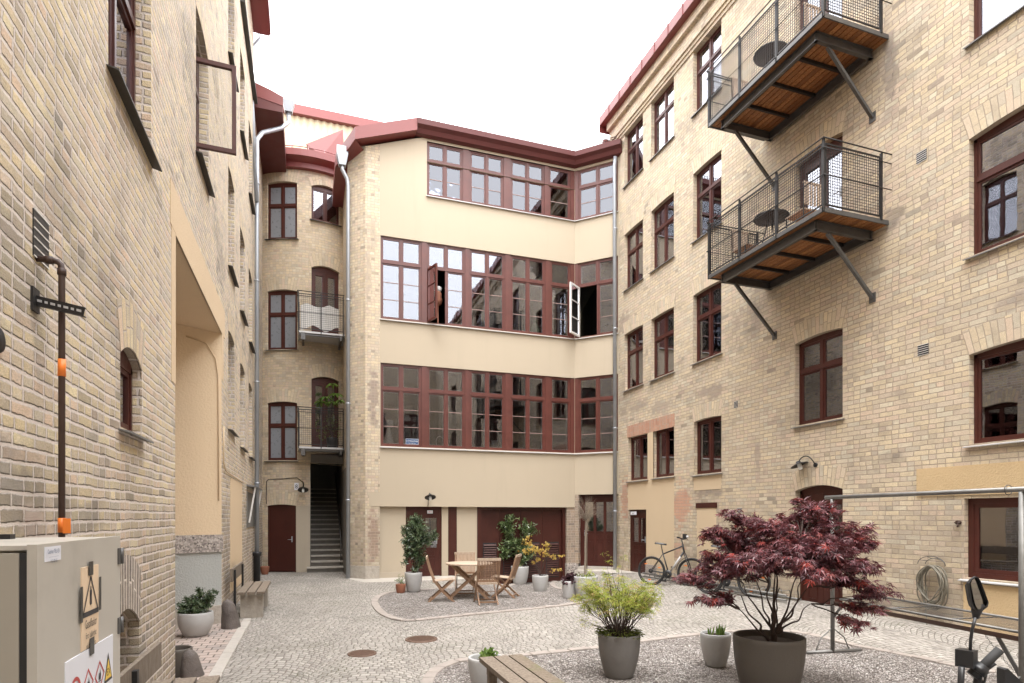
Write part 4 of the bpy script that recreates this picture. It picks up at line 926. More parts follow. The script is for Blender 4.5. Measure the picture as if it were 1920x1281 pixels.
# gateway: lintel band, soffit, splayed jamb, granite band, stucco foot
gw = MB(); gw.fbox(LW, ly(318.5), gY1+.35, gZ, gZ+.46, -.02, .008); gw.fbox(LW, ly(321), gY0, gZ-1.6, gZ, -.02, .006); gw.build('rendered_lintel', M['ochre_l'], lb)
J0 = Vector((LX, gY1, 0)); jd = Vector((-.873, -.488, 0)); J1 = J0+jd*3.2; jn = Vector((.488, -.873, 0))
JF = Flat((J0.x, J0.y), (jd.x, jd.y), (jn.x, jn.y))
jm = MB(); jm.fbox(JF, .0, 3.2, 1.45, gZ, -.05, 0); jm.fbox(LW, gY1+.001, gY1+.20, gZ-.75, gZ-.001, -.02, .007); jm.build('gateway_jamb', M['ochre_l'], lb)
jg = MB(); jg.fbox(JF, -.012, 3.2, 1.17, 1.45, -.3, .03); jg.build('granite_band', M['speckled'], lb)
js = MB(); js.fbox(JF, 0, 3.2, .30, 1.17, -.3, .0); js.build('jamb_foot', M['grey_stucco'], lb)
jr = MB(); jr.fbox(JF, -.04, 3.2, -.2, .30, -.3, .05); jr.build('base_stone', M['stone'], lb)
gS = gZ-.012; sf = MB(); sf.poly([Vector((LX+.004, gY0, gS)), Vector((LX+.004, gY1+.3, gS)), Vector((LX-4, gY1+.3, gS)), Vector((LX-4, gY0, gS))]); sf.fbox(LW, gY0, gY1, gS, gZ+.0, -.01, .0075); sf.poly([Vector((LX-4, gY0, -.2)), Vector((LX-4, gY1, -.2)), Vector((LX-4, gY1, gZ)), Vector((LX-4, gY0, gZ))]); sf.poly([Vector((LX-.01, gY0, -.2)), Vector((LX-4, gY0, -.2)), Vector((LX-4, gY0, gZ)), Vector((LX-.01, gY0, gZ))]); sf.build('gateway_soffit', M['ochre_l'], lb)
cb = MB(); cp = [JF.pt(.55, gZ-.18, .02), JF.pt(.25, gZ-.22, .02), JF.pt(.10, gZ-.45, .02), JF.pt(.06, gZ-.75, .02), JF.pt(.055, 2.0, .02)]; cb.tube(cp, .010, 6); cb.build('cable', M['ochre_l'], lb)
pn = MB(); a, b = ly(431.5), ly(453); pn.fbox(LW, a, b, .35, 2.45, -.02, .012); pn.build('rendered_panel', M['ochre_l'], lb)
ca = MB(); ca.tube([LW.pt(*LW.pix(417, 800), .02), LW.pt(*LW.pix(417, 868), .02), LW.pt(*LW.pix(421, 883), .02), LW.pt(*LW.pix(454, 906), .02)], .012, 6); ca.build('cable', M['ochre_l'], lb)
er = MB(); er.fbox(LW, -9.3, yT+.05, ZL-.05, ZL+.05, -.1, .38); er.fbox(LW, -9.3, yT+.05, ZL-.02, ZL+.3, .33, .42); er.poly([LW.pt(-9.3, ZL+.3, .42), LW.pt(yT+.05, ZL+.3, .42), LW.pt(yT+.05, ZL+3, -6), LW.pt(-9.3, ZL+3, -6)]); er.poly([LW.pt(yT+.05, ZL+.3, .42), LW.pt(yT+.05, ZL+3, -6), LW.pt(yT+.05, ZL, -6), LW.pt(yT+.05, ZL, .4)]); er.build('roof', M['roof_red'], lb)
ld = MB(); ld.fbox(LW, ly(450), yT-.02, 12.50, 12.56, -.02, .10); ld.build('ledge', M['sill_dark'], lb)
lr = MB(); X2 = -.62; Y1_, Y2_ = yT+.03, 20.6
pr = [(LX-.02, 12.45), (X2, 12.45), (X2, 12.80), (X2-.05, 12.84), (LX-.02, 13.06)]
lr.prism([Vector((x, Y1_, z)) for x, z in pr], (0, Y2_-Y1_, 0)); lr.poly([Vector((LX, Y1_, 13.06)), Vector((X2, Y1_, 12.84)), Vector((X2, Y2_, 12.84)), Vector((LX-3, Y2_+1, 14)), Vector((LX-3, Y1_, 14))])
lr.build('low_roof', M['roof_dark'], lb)
lt = MB(); lt.prism([Vector((LX-.02, Y1_-.012, 12.74)), Vector((X2+.01, Y1_-.012, 12.62)), Vector((X2+.01, Y1_-.012, 12.86)), Vector((X2-.3, Y1_-.012, 12.98)), Vector((LX-.02, Y1_-.012, 13.10))], (0, .011, 0)); lt.build('verge_sheet', M['roof_red'], lb)
# ---------------------------------------------------------------- far roof; unseen house added behind camera
hb = thing('warehouse', 'tall shed of pale yellow corrugated sheet with a red roof edge, rising behind the roofs', 'building', (1, 31, 0))
yb = 28.0; BWf = Flat((0, yb), (1, 0), (0, -1)); bz = BWf.pix(735, 247)[1]; x0_ = -6; x1_ = 14
zW_ = BWf.pix(600, 232)[1]+.3; hm = MB(); n = int((x1_-x0_)/.14)
for i in range(n):
    a, b = x0_+i*.14, x0_+(i+1)*.14; da, db = (.0 if i % 2 else .07), (.0 if (i+1) % 2 else .07); hm.poly([BWf.pt(a, 0, da), BWf.pt(b, 0, db), BWf.pt(b, zW_, db), BWf.pt(a, zW_, da)])
hm.poly([BWf.pt(x0_, 0), Vector((x0_, 36, 0)), Vector((x0_, 36, bz)), BWf.pt(x0_, bz)]); hm.build('wall', M['yellow_metal'], hb)
hr_ = MB(); zT_, zB_ = BWf.pix(600, 211)[1], BWf.pix(600, 238)[1]; hr_.fbox(BWf, x0_, x1_, zB_+.25, zT_, -.1, .25); hr_.poly([BWf.pt(x0_, zT_, .25), BWf.pt(x1_, zT_, .25), Vector((x1_, 36, zT_+1.4)), Vector((x0_, 36, zT_+1.4))]); hr_.build('roof', M['roof_red'], hb)
kb = thing('brick_house', 'unseen buff brick house behind the viewer, added for window reflections', 'building', (4, -9, 0))  # unseen, added and sized for reflections and the fall of light
KW = Flat((RX, -9.0), (-1, 0), (0, 1)); KH = []
for z in (1.2, 4.3, 7.4):
    for x in (1.2, 3.6, 6.0, 8.4): KH.append((x, x+1.2, z, z+1.75, .1))
wall_mesh(KW, -.1, 10.4, 0, 13, KH, .25).build('wall', M['brick_right'], kb)
for h in KH: window(kb, KW, h)
room(kb, KW, 0, 10.3, 2.5, [.1, 3.2, 6.4, 11.1])

# ================================================================ GROUND
gm_ = MB(); xs = [-60, -20, -8]+[-6+i*.5 for i in range(0, 36)]+[14, 24, 60]; ys = [-60, -20, -7]+[-5.5+i*.5 for i in range(0, 60)]+[30, 60]
for i in range(len(xs)-1):
    for j in range(len(ys)-1):
        gm_.poly([Vector((x, y, H(x, y))) for x, y in ((xs[i], ys[j]), (xs[i+1], ys[j]), (xs[i+1], ys[j+1]), (xs[i], ys[j+1]))], smooth=True)
tag(gm_.build('ground', M['cobble']), kind='structure')
def sheet(name, poly2, mat, lift, step=.3):
    """flat area with a given outline, laid over the ground as a fan of small triangles following it"""
    bm = bmesh.new(); vs = [bm.verts.new((x, y, 0)) for x, y in poly2]; f = bm.faces.new(vs); bmesh.ops.triangulate(bm, faces=[f])
    x0 = min(p[0] for p in poly2); x1 = max(p[0] for p in poly2); y0 = min(p[1] for p in poly2); y1 = max(p[1] for p in poly2)
    x = x0+step
    while x < x1:
        bmesh.ops.bisect_plane(bm, geom=bm.verts[:]+bm.edges[:]+bm.faces[:], plane_co=(x, 0, 0), plane_no=(1, 0, 0)); x += step
    y = y0+step
    while y < y1:
        bmesh.ops.bisect_plane(bm, geom=bm.verts[:]+bm.edges[:]+bm.faces[:], plane_co=(0, y, 0), plane_no=(0, 1, 0)); y += step
    for v in bm.verts: v.co.z = H(v.co.x, v.co.y)+lift
    bmesh.ops.recalc_face_normals(bm, faces=bm.faces[:])
    me = bpy.data.meshes.new(name); bm.to_mesh(me); bm.free()
    if me.polygons and me.polygons[0].normal.z < 0: me.flip_normals()
    me.materials.append(mat); o = bpy.data.objects.new(name, me); SC.collection.objects.link(o); return o
def smooth_loop(P, n=6, closed=True):
    out = []; m = len(P)
    for i in range(m if closed else m-1):
        p0, p1, p2, p3 = (P[(i-1) % m], P[i], P[(i+1) % m], P[(i+2) % m]) if closed else (P[max(i-1, 0)], P[i], P[i+1], P[min(i+2, m-1)])
        for k in range(n):
            t = k/n; out.append(tuple(.5*((2*p1[a])+(-p0[a]+p2[a])*t+(2*p0[a]-5*p1[a]+4*p2[a]-p3[a])*t*t+(-p0[a]+3*p1[a]-3*p2[a]+p3[a])*t**3) for a in (0, 1)))
    if not closed: out.append(tuple(P[-1]))
    return out
def xy(u, v): p = gp(u, v); return (p.x, p.y)
A_ = [xy(*p) for p in [(696, 1128), (705, 1147), (728, 1160), (765, 1166), (830, 1160), (910, 1152), (1000, 1143), (1085, 1133), (1118, 1122), (1100, 1108), (1040, 1098), (1045, 1090.5), (985, 1090), (905, 1096), (840, 1102), (760, 1108), (715, 1114)]]
bedA = smooth_loop(A_, 5)
tag(sheet('gravel', bedA, M['gravel'], .008), kind='structure')
Bp = [xy(*p) for p in [(808, 1300), (816, 1272), (838, 1252), (875, 1241), (935, 1237), (1000, 1231), (1125, 1217), (1210, 1205), (1320, 1192), (1410, 1184), (1500, 1189), (1589, 1211), (1675, 1227), (1800, 1254), (1880, 1266)]]
Bs = smooth_loop(Bp, 6, False)
ex = Bs[-1]; bedB = Bs+[(7.3, 3.4), (7.3, -1.5), (2.0, -1.5), (1.1, 3.5)]
tag(sheet('gravel', bedB, M['gravel'], .008, .5), kind='structure')
def edging(name, path, wd, ln, mat, closed=False, hgt=.022, side=1):
    mb = MB(); P = [Vector((p[0], p[1], 0)) for p in path]
    if closed: P.append(P[0])
    D = [0]
    for i in range(len(P)-1): D.append(D[-1]+(P[i+1]-P[i]).length)
    def ev(d):
        for i in range(len(P)-1):
            if d <= D[i+1]+1e-9:
                t = (d-D[i])/max(1e-9, D[i+1]-D[i]); return P[i].lerp(P[i+1], t), (P[i+1]-P[i]).normalized()
        return P[-1], (P[-1]-P[-2]).normalized()
    d = 0; r = random.Random(3)
    while d < D[-1]-.05:
        l = ln*r.uniform(.8, 1.25); a, ta_ = ev(d+.006); b, tb2 = ev(min(D[-1], d+l-.006)); na = Vector((-ta_.y, ta_.x, 0)); nb2 = Vector((-tb2.y, tb2.x, 0)); w = wd*r.uniform(.92, 1.05); h = hgt+r.uniform(-.004, .006)
        q = [a, b, b+nb2*w*side, a+na*w*side]; lo = [Vector((p.x, p.y, H(p.x, p.y)-.05)) for p in q]; e = .010
        c = sum(q, Vector())/4; hi = [Vector((p.x, p.y, H(p.x, p.y)+h-.008)) for p in q]; tp = [p+(Vector((c.x, c.y, p.z))-p).normalized()*e+Vector((0, 0, .008)) for p in hi]
        for i in range(4):
            j = (i+1) % 4; mb.poly([lo[i], lo[j], hi[j], hi[i]]); mb.poly([hi[i], hi[j], tp[j], tp[i]])
        mb.poly(tp); d += l
    return mb.build(name, mat)
tag(edging('gravel_edging', bedA, .14, .22, M['edging'], True, side=1), kind='structure')
tag(edging('gravel_edging', Bs, .13, .26, M['edging'], False, side=1), kind='structure')
PX = -1.02
tag(sheet('gateway_paving', [(-5, gY0+.0), (-1.29, gY0+.0), (-1.29, 4.2), (PX, 4.2), (PX, 10.9), (-1.29, 10.9), (-5, 10.9)], M['pavers'], .008, .8), kind='structure')
tag(edging('kerb', [(PX, 4.0), (PX, 11.1)], .13, .9, M['edging_grey'], side=-1, hgt=.016), kind='structure')
tag(sheet('pavement', [(FW.pt(-.1, 0).x, 16.2), (4.2, 16.2), (4.2, 17.3), (1.0, 17.5)], M['slab'], .006, .6), kind='structure')
tag(sheet('pavement', [(7.95, 15.7), (8.95, 15.0), (8.95, 16.3), (7.9, 17.1)], M['slab'], .008, .6), kind='structure')
for (u, v, r, lab) in ((790, 1199.5, .215, 'larger rusty round manhole cover in the setts, nearer the table'), (679, 1226.5, .17, 'smaller worn manhole cover in the setts, nearer the left wall')):
    p = gp(u, v); m = MB(); m.lathe([(1e-4, .016), (r*.94, .016), (r*.95, .010), (r, .010), (r, .018), (r*1.06, .016), (r*1.07, -.02)], p, 32)
    for i in range(-4, 5):
        y = i*r*.19; hw = sqrt(max(0, (r*.86)**2-y*y))
        if hw > .02: m.box((p.x-hw, p.y+y-.008, p.z+.016), (p.x+hw, p.y+y+.008, p.z+.021))
    o = m.build('manhole_cover', M['iron']); tag(o, lab, 'manhole cover', 'manhole covers in the paving')

# ================================================================ FIXTURES
def downpipe(path, r, mat, label, brackets=(), shoe=None, hopper=None, name='downpipe'):
    p0 = Vector(path[-1]); t = thing(name, label, 'downpipe', (p0.x, p0.y, p0.z))
    m = MB(); m.tube(path, r, 12); m.build('pipe', mat, t)
    if brackets:
        b = MB()
        for z in brackets:
            c = Vector((p0.x, p0.y, z)); b.lathe([(r*1.02, -.02), (r*1.25, -.018), (r*1.25, .018), (r*1.02, .02)], c, 12)
        b.build('clip', mat, t)
    if shoe:
        s = MB(); h = shoe; s.lathe([(r*1.05, 0), (r*1.5, 0), (r*1.5, h*.86), (r*1.9, h*.88), (r*2.1, h*.95), (r*2.1, h), (r*1.05, h)], (p0.x, p0.y, p0.z), 16); s.build('cast_iron_shoe', M['black'], t)
    if hopper:
        c = Vector(hopper); h = MB(); w = .15
        lo = [c+Vector((x*.09, y*.09, 0)) for x, y in ((-1, -1), (1, -1), (1, 1), (-1, 1))]; mi = [c+Vector((x*w, y*w*.9, .28)) for x, y in ((-1, -1), (1, -1), (1, 1), (-1, 1))]; hi = [p+Vector((0, 0, .22)) for p in mi]
        for i in range(4):
            j = (i+1) % 4; h.poly([lo[i], lo[j], mi[j], mi[i]]); h.poly([mi[i], mi[j], hi[j], hi[i]])
        h.poly(lo); h.poly(hi); h.build('rainwater_head', M['zinc'], t)
    return t
lp = Vector((LX+.10, 16.75, 0))
hx = at(541, 212, 16.5)
downpipe([hx+Vector((0, 0, .1)), hx-Vector((0, 0, .25)), at(528, 240, 16.35), at(492, 249, 15.9), at(481.5, 262, 15.55), (lp.x, lp.y, 11.2), (lp.x, lp.y, .05)], .055, M['zinc'], 'long zinc downpipe on the left house with a black cast iron foot', [z for z in (2.6, 5.2, 7.8, 10.3)], .78, hx+Vector((0, 0, 0)))
l2 = Vector((LX+.12, yT-.1, 0)); e2 = at(487, 60, depth(l2)+.3)
downpipe([e2, at(486, 74, depth(l2)+.3), at(471, 92, depth(l2)), at(470, 130, depth(l2)), LW.pt(yT-.35, 9.8, .1)], .05, M['zinc'], 'short zinc downpipe under the highest eaves at the top left')
c2 = CW.pt(.12, 0, .12); h2 = Vector((c2.x-.16, c2.y-.05, 11.55))
downpipe([h2+Vector((0, 0, .05)), h2-Vector((0, 0, .15)), (c2.x-.03, c2.y, 11.2), (c2.x, c2.y, 11.0), (c2.x, c2.y, .0)], .055, M['zinc'], 'zinc downpipe with rainwater head beside the open stairs', [2.2, 4.9, 7.8], None, (h2.x, h2.y, 11.5))
c3 = SW.pt(SE-.10, 0, .10)
downpipe([(c3.x, c3.y-.05, 12.55), (c3.x, c3.y, 12.3), (c3.x+.02, c3.y, .06)], .058, M['zinc'], 'pale zinc downpipe in the corner between rendered wall and right house', [1.9, 4.4, 7.4, 10.4])

def vent(fr, s, z, w_, h_, label, n=5, dark=True):
    t = thing('wall_vent', label, 'vent', tuple(fr.pt(s, z, 0)), 'air vents in the brick walls'); a = MB(); a.fbox(fr, s-w_/2, s+w_/2, z-h_/2, z+h_/2, -.01, .006); a.build('backing', M['black'], t)
    b = MB()
    for i in range(n+1):
        zz = z-h_/2+h_*i/n; b.fbox(fr, s-w_/2, s+w_/2, zz-.0032, zz+.0032, .006, .010)
    pass
    b.build('slats', M['white'], t)
for (u, v, w_, h_, lab) in ((1728, 294, .16, .16, 'small slatted vent high on the right wall, right of the lower balcony'), (1731, 656, .17, .16, 'small slatted vent halfway up the right wall, below the first'), (1380, 759, .12, .14, 'small slatted vent on the right wall beside the third window column'), (1387, 957, .15, .10, 'low slatted vent just above the red maple crown')):
    s, z = RW.pix(u, v); vent(RW, s, z, w_, h_, lab)
s, z = LW.pix(75.5, 449); vent(LW, s, z, .19, .24, 'dark slatted vent on the near left wall above the brown pipe', 5)
s, z = LW.pix(-4, 640); vv = MB()
ov = MB(); ov.lathe([(1e-4, .02), (.055, .02), (.062, .008), (.065, 0)], (0, 0, 0), 20, Matrix.Rotation(radians(90), 4, 'Y')); 
ov.v = [p+LW.pt(s-.03, z, 0) for p in ov.v]; tag(ov.build('round_cover', M['steel_dark']), 'dark round cover plate on the brick at the left edge of view', 'cover plate')

def barn_lamp(base, out, dirn, label, scale=1., tilt=.35):
    """gooseneck yard lamp: wall plate, arm, enamel shade, glass jar"""
    t = thing('wall_lamp', label, 'wall lamp', tuple(base), 'enamel yard lamps on the walls'); o = Vector(out).normalized(); s = scale; d = Vector(dirn).normalized()
    a = MB(); a.tube([base, base+o*.03*s], .055*s, 12); a.build('wall_plate', M['black'], t)
    b = MB(); P = [base+o*.03*s, base+o*.10*s+Vector((0, 0, .10*s)), base+o*.12*s+d*.10*s+Vector((0, 0, .20*s)), base+o*.14*s+d*.22*s+Vector((0, 0, .22*s)), base+o*.16*s+d*.32*s+Vector((0, 0, .16*s)), base+o*.17*s+d*.36*s+Vector((0, 0, .07*s))]
    Q = []
    for i in range(len(P)-1):
        p0, p1, p2, p3 = P[max(i-1, 0)], P[i], P[i+1], P[min(i+2, len(P)-1)]
        for k in range(4):
            u = k/4; Q.append(.5*((2*p1)+(-p0+p2)*u+(2*p0-5*p1+4*p2-p3)*u*u+(-p0+3*p1-3*p2+p3)*u**3))
    Q.append(P[-1]); b.tube(Q, .013*s, 8); b.build('arm', M['black'], t)
    c = P[-1]; ax = (d*tilt+Vector((0, 0, 1))+o*.15).normalized(); Mx = Vector((0, 0, 1)).rotation_difference(ax).to_matrix().to_4x4()
    sh = MB(); sh.lathe([(.02*s, .05*s), (.05*s, .045*s), (.06*s, .0), (.10*s, -.015*s), (.20*s, -.05*s), (.205*s, -.062*s), (.197*s, -.06*s), (.10*s, -.025*s), (.055*s, -.012*s)], c, 28, Mx); sh.build('lamp_shade', M['black'], t)
    g = MB(); g.lathe([(.045*s, -.02*s), (.05*s, -.06*s), (.05*s, -.13*s), (.035*s, -.165*s), (1e-4, -.175*s)], c, 16, Mx); g.build('glass_jar', M['glassw'], t)
    return t
s, z = RW.pix(1530, 872); barn_lamp(RW.pt(s, z), RW.N, -RW.D, 'black gooseneck yard lamp on the right brick wall above the arched door', .78)
b0 = FW.pt(fx(802), FW.pix(802, 950)[1]+.02)
t = thing('wall_lamp', 'black enamel dish lamp above the plant by the cream wall door', 'wall lamp', tuple(b0), 'enamel yard lamps on the walls')
a = MB(); a.tube([b0+Vector((0, -.005, .0)), b0+Vector((0, -.05, .02)), b0+Vector((0, -.10, .30)), b0+Vector((.02, -.2, .36)), b0+Vector((.02, -.27, .30))], .010, 8); a.build('arm', M['black'], t)
c = b0+Vector((.02, -.27, .26)); ax = Vector((0, .5, 1)).normalized(); Mx = Vector((0, 0, 1)).rotation_difference(ax).to_matrix().to_4x4()
a = MB(); a.lathe([(.02, .07), (.05, .06), (.055, .02), (.155, -.02), (.16, -.03), (.15, -.028), (.05, .0)], c, 24, Mx); a.build('lamp_shade', M['black'], t)
a = MB(); a.lathe([(.035, 0), (.04, -.05), (.035, -.10), (1e-4, -.12)], c, 12, Mx); a.build('glass_jar', M['glassw'], t)
s = ts(570); b1 = TW.pt(s, tz(570, 918)); n1 = TW._n(s)
t = thing('wall_lamp', 'black enamel dish lamp on the round tower beside the open stairs', 'wall lamp', tuple(b1), 'enamel yard lamps on the walls')
a = MB(); a.tube([b1, b1+n1*.05, b1+n1*.12+Vector((0, 0, .2)), b1+n1*.24+Vector((0, 0, .22)), b1+n1*.28+Vector((0, 0, .05))], .010, 8); a.build('arm', M['black'], t)
c = b1+n1*.28+Vector((0, 0, .0)); ax = Vector((0, .55, 1)).normalized(); Mx = Vector((0, 0, 1)).rotation_difference(ax).to_matrix().to_4x4()
a = MB(); a.lathe([(.02, .07), (.05, .06), (.055, .02), (.155, -.02), (.16, -.03), (.15, -.028), (.05, .0)], c, 24, Mx); a.build('lamp_shade', M['black'], t)
a = MB(); a.lathe([(.035, 0), (.04, -.05), (.035, -.10), (1e-4, -.12)], c, 12, Mx); a.build('glass_jar', M['glassw'], t)

def text_mesh(txt, fr, s, z, size, d, align='CENTER', sx=1.):
    cu = bpy.data.curves.new('t', 'FONT'); cu.body = txt; cu.size = size; cu.align_x = align; ob = bpy.data.objects.new('t', cu); SC.collection.objects.link(ob)
    dg = bpy.context.evaluated_depsgraph_get(); dg.update(); me = bpy.data.meshes.new_from_object(ob.evaluated_get(dg)); mb = MB()
    for p in me.polygons: mb.poly([fr.pt(s+me.vertices[i].co.x*sx, z+me.vertices[i].co.y, d) for i in p.vertices])
    bpy.data.objects.remove(ob); return mb
def sign(name, fr, rect, mat, lines, tmat, label, cat='sign', border=None, d=.01):
    a, b, c, e = rect; t = thing(name, label, cat, tuple(fr.pt((a+b)/2, c, 0))); p = MB(); p.fbox(fr, a, b, c, e, 0, d); p.build('plate', M[mat], t)
    if border:
        q = MB(); k = border
        for r in ((a+.008, b-.008, e-.008-k, e-.008), (a+.008, b-.008, c+.008, c+.008+k), (a+.008, a+.008+k, c+.008+k, e-.008-k), (b-.008-k, b-.008, c+.008+k, e-.008-k)): q.fbox(fr, r[0], r[1], r[2], r[3], d, d+.002)
        q.build('border', M[tmat], t)
    for (tx, sz, zz, sx) in lines: text_mesh(tx, fr, (a+b)/2, zz, sz, d+.003, sx=sx).build('lettering', M[tmat], t)
    return t
# house number 8 on the tower
s8 = ts(556); f8, _ = TW.flat(s8); z8 = tz(556, 913); sign('number_plate', f8, (s8-.065, s8+.065, z8-.10, z8+.12), 'paper', [('8', .18, z8-.05, .9)], 'ink', 'small white house number plate on the tower beside the lamp', 'number plate', d=.012)
cb = MB(); fl_, _ = TW.flat(ts(530)); cb.tube([TW.pt(ts(500), tz(500, 945), .015), TW.pt(ts(500), tz(500, 903), .015), TW.pt(ts(504), tz(504, 899), .015), TW.pt(ts(530), tz(530, 898), .015), TW.pt(ts(557), tz(557, 896), .015), TW.pt(ts(569), tz(569, 905), .015)], .011, 6); tag(cb.build('cable', M['steel_dark']), 'thin dark cable running over the tower door to the lamp', 'cable')
# blue name plate in the window, small door signs
s, z = FW.pix(773.5, 828); sign('name_plate', Flat((1.527, FY+.075), (1, 0), (0, -1)), (s-.19, s+.19, z-.085, z+.09), 'blue', [('A-E Wiberg Design', .052, z+.005, .82), ('Form & Illustration', .032, z-.052, .8)], 'white', 'blue enamel plate with white lettering inside the lower studio window', 'sign', border=.006)
s, z = FW.pix(808, 960); sign('door_sign', Flat((1.527, FY+.15-.008), (1, 0), (0, -1)), (s-.08, s+.08, z-.045, z+.045), 'paper', [('28 A', .05, z-.015, 1.)], 'redink', 'small white sign at the top of the door behind the bushy plant', 'sign')
s, z = RW.pix(1186, 963); sign('door_sign', RW, (s-.06, s+.22, z-.04, z+.055), 'paper', [('28 B', .055, z-.012, 1.)], 'ink', 'small white sign above the narrow red door on the right wall', 'sign', d=.03)

# objects standing in the studio windows
def lathe_thing(name, prof, p, mat, label, cat, n=20):
    m = MB(); m.lathe(prof, p, n); o = m.build(name, M[mat]); tag(o, label, cat); return o
wz = {'B': 7.345, 'C': 3.765}
vy = FY+.26
lathe_thing('vase', [(1e-3, 0), (.10, 0), (.15, .12), (.14, .25), (.06, .36), (.06, .43), (.08, .46), (.06, .45), (.04, .3)], (FW.pix(1003, 700)[0]+1.527+.10, vy, wz['B']), 'green_glass', 'pale green vase on the middle studio window sill', 'vase')
lathe_thing('bowl', [(1e-3, 0), (.08, 0), (.18, .14), (.19, .2), (.17, .19), (.07, .05)], (FW.pix(943, 700)[0]+1.527+.12, vy, wz['B']), 'white', 'white bowl on the middle studio window sill left of the vase', 'bowl')
lathe_thing('lamp', [(1e-3, 0), (.16, 0), (.05, .48), (.05, .52), (.14, .53), (.13, .72), (1e-3, .74)], (FW.pix(729, 700)[0]+1.527+.03, vy, wz['C']), 'white', 'white cone shaped lamp in the leftmost lower studio window', 'lamp')
lathe_thing('jug', [(1e-3, 0), (.09, 0), (.11, .12), (.09, .24), (.11, .27), (.09, .26), (.06, .1)], (FW.pix(926, 700)[0]+1.527+.10, vy, wz['C']), 'white', 'white jug on the lower studio window sill behind glass', 'jug')
rg = MB(); cx_ = FW.pix(823, 700)[0]+1.527+.08; rg.tube([(cx_+.11*cos(2*pi*i/24), vy, wz['C']+.16+.17*sin(2*pi*i/24)) for i in range(24)], .012, 6, closed=True); tag(rg.build('ring_ornament', M['white']), 'upright white ring in the lower studio window', 'ornament')
st_ = MB(); cx_ = FW.pix(826, 700)[0]+1.527; st_.lathe([(1e-3, 0), (.12, 0), (.10, .04), (.02, .06), (.02, .62), (.10, .66), (.13, .78), (.10, .88), (.12, .96), (.06, 1.04), (1e-3, 1.05)], (cx_, vy+.1, wz['B']), 20); tag(st_.build('milliner_stand', M['terra']), 'brown turned display stand behind the open studio window', 'stand')
hd = MB(); hd.ball((cx_+.02, vy+.08, wz['B']+1.10), .09, 12); hd.v = [Vector((p.x, p.y, p.z)) for p in hd.v]; tag(hd.build('white_ornament', M['white']), 'white round ornament topping the brown stand in the open window', 'ornament')
tl = MB(); a = SW.pt(.95, wz['B']-.02, -.30); tl.tube([a, a+Vector((0, 0, .03))], .07, 12); tl.tube([a, a+Vector((-.18, .05, .28)), a+Vector((.02, .05, .36))], .009, 6); tl.ball(a+Vector((.03, .05, .36)), .04, 10); tag(tl.build('desk_lamp', M['steel']), 'thin desk lamp seen in the open window at the corner', 'lamp')
gl_s, gl_z = RW.pix(1860, 806)
gb = MB(); gb.lathe([(1e-3, 0), (.05, 0), (.11, .07), (.12, .13), (.08, .21), (1e-3, .23)], RW.pt(gl_s, RH['f4'][2]+.06, -.42), 20); tag(gb.build('globe_lamp', M['white']), 'white round lamp behind the glass of the large window above the ochre panel', 'lamp')

# ---- brown service pipe with strut, left
t = thing('service_pipe', 'rusty brown gas pipe bent out of the left wall, with an orange tape band', 'pipe', (LX+.1, 3.6, 1.6))
PY = LW.pix(68, 485)[0]; PXX = LX+.1115; zt_ = LW.pix(68, 485)[1]
def PP(z): return Vector((PXX, PY, z))
m = MB(); m.tube([(LX, PY, zt_), (PXX-.045, PY, zt_), (PXX-.018, PY, zt_-.004), (PXX-.004, PY, zt_-.018), PP(zt_-.045), PP(zt_-.12), PP(.1)], .0155, 12); m.build('pipe', M['rust'], t)
m = MB()
for c_, ax_ in ((PP(zt_-.055), None), (Vector((PXX-.055, PY, zt_)), 'Y')): m.lathe([(.016, -.018), (.0205, -.016), (.0205, .016), (.016, .018)], c_, 12, Matrix.Rotation(radians(90), 4, 'Y') if ax_ else None)
m.build('coupling', M['rust'], t)
pz_ = lambda v: CZ+(HY-v)/FPX*depth(PP(0))
zo = pz_(690); m = MB(); m.tube([PP(zo-.045), PP(zo+.045)], .0180, 12); m.build('orange_tape', M['orange'], t)
zo = pz_(985); m = MB(); m.tube([PP(zo-.038), PP(zo+.038)], .0180, 12); m.box((PXX+.01, PY-.02, zo-.042), (PXX+.045, PY-.016, zo+.036)); m.build('orange_tape', M['orange'], t)
t = thing('strut_bracket', 'dark slotted steel strut holding the brown pipe off the left wall', 'bracket', (LX, PY, 2.8))
a = Vector((LX, PY-.03, 2.862)); b = at(158, 585, 3.12); d = (b-a).normalized(); up_ = Vector((0, 0, 1)); m = MB()
m.bar(a, b, .005, .046); m.bar(a+up_*.022+Vector((0, .01, 0)), b+up_*.022+Vector((0, .01, 0)), .026, .005); m.bar(a-up_*.022+Vector((0, .01, 0)), b-up_*.022+Vector((0, .01, 0)), .026, .005); m.build('channel', M['steel_dark'], t)
m = MB(); nn_ = Vector((d.y, -d.x, 0)).normalized(); nn_ = nn_ if nn_.y < 0 else -nn_
for i in range(7):
    c = a.lerp(b, .12+i*.13)+nn_*.0026; e_ = .011 if i % 2 == 0 else .007; m.prism([c-d*e_-up_*.006, c+d*e_-up_*.006, c+d*e_+up_*.006, c-d*e_+up_*.006], nn_*.002)
m.build('slot', M['sill_pale'], t)
m = MB(); m.box((LX, PY-.07, 2.80), (LX+.012, PY+.01, 2.92)); m.build('base_plate', M['steel_dark'], t)

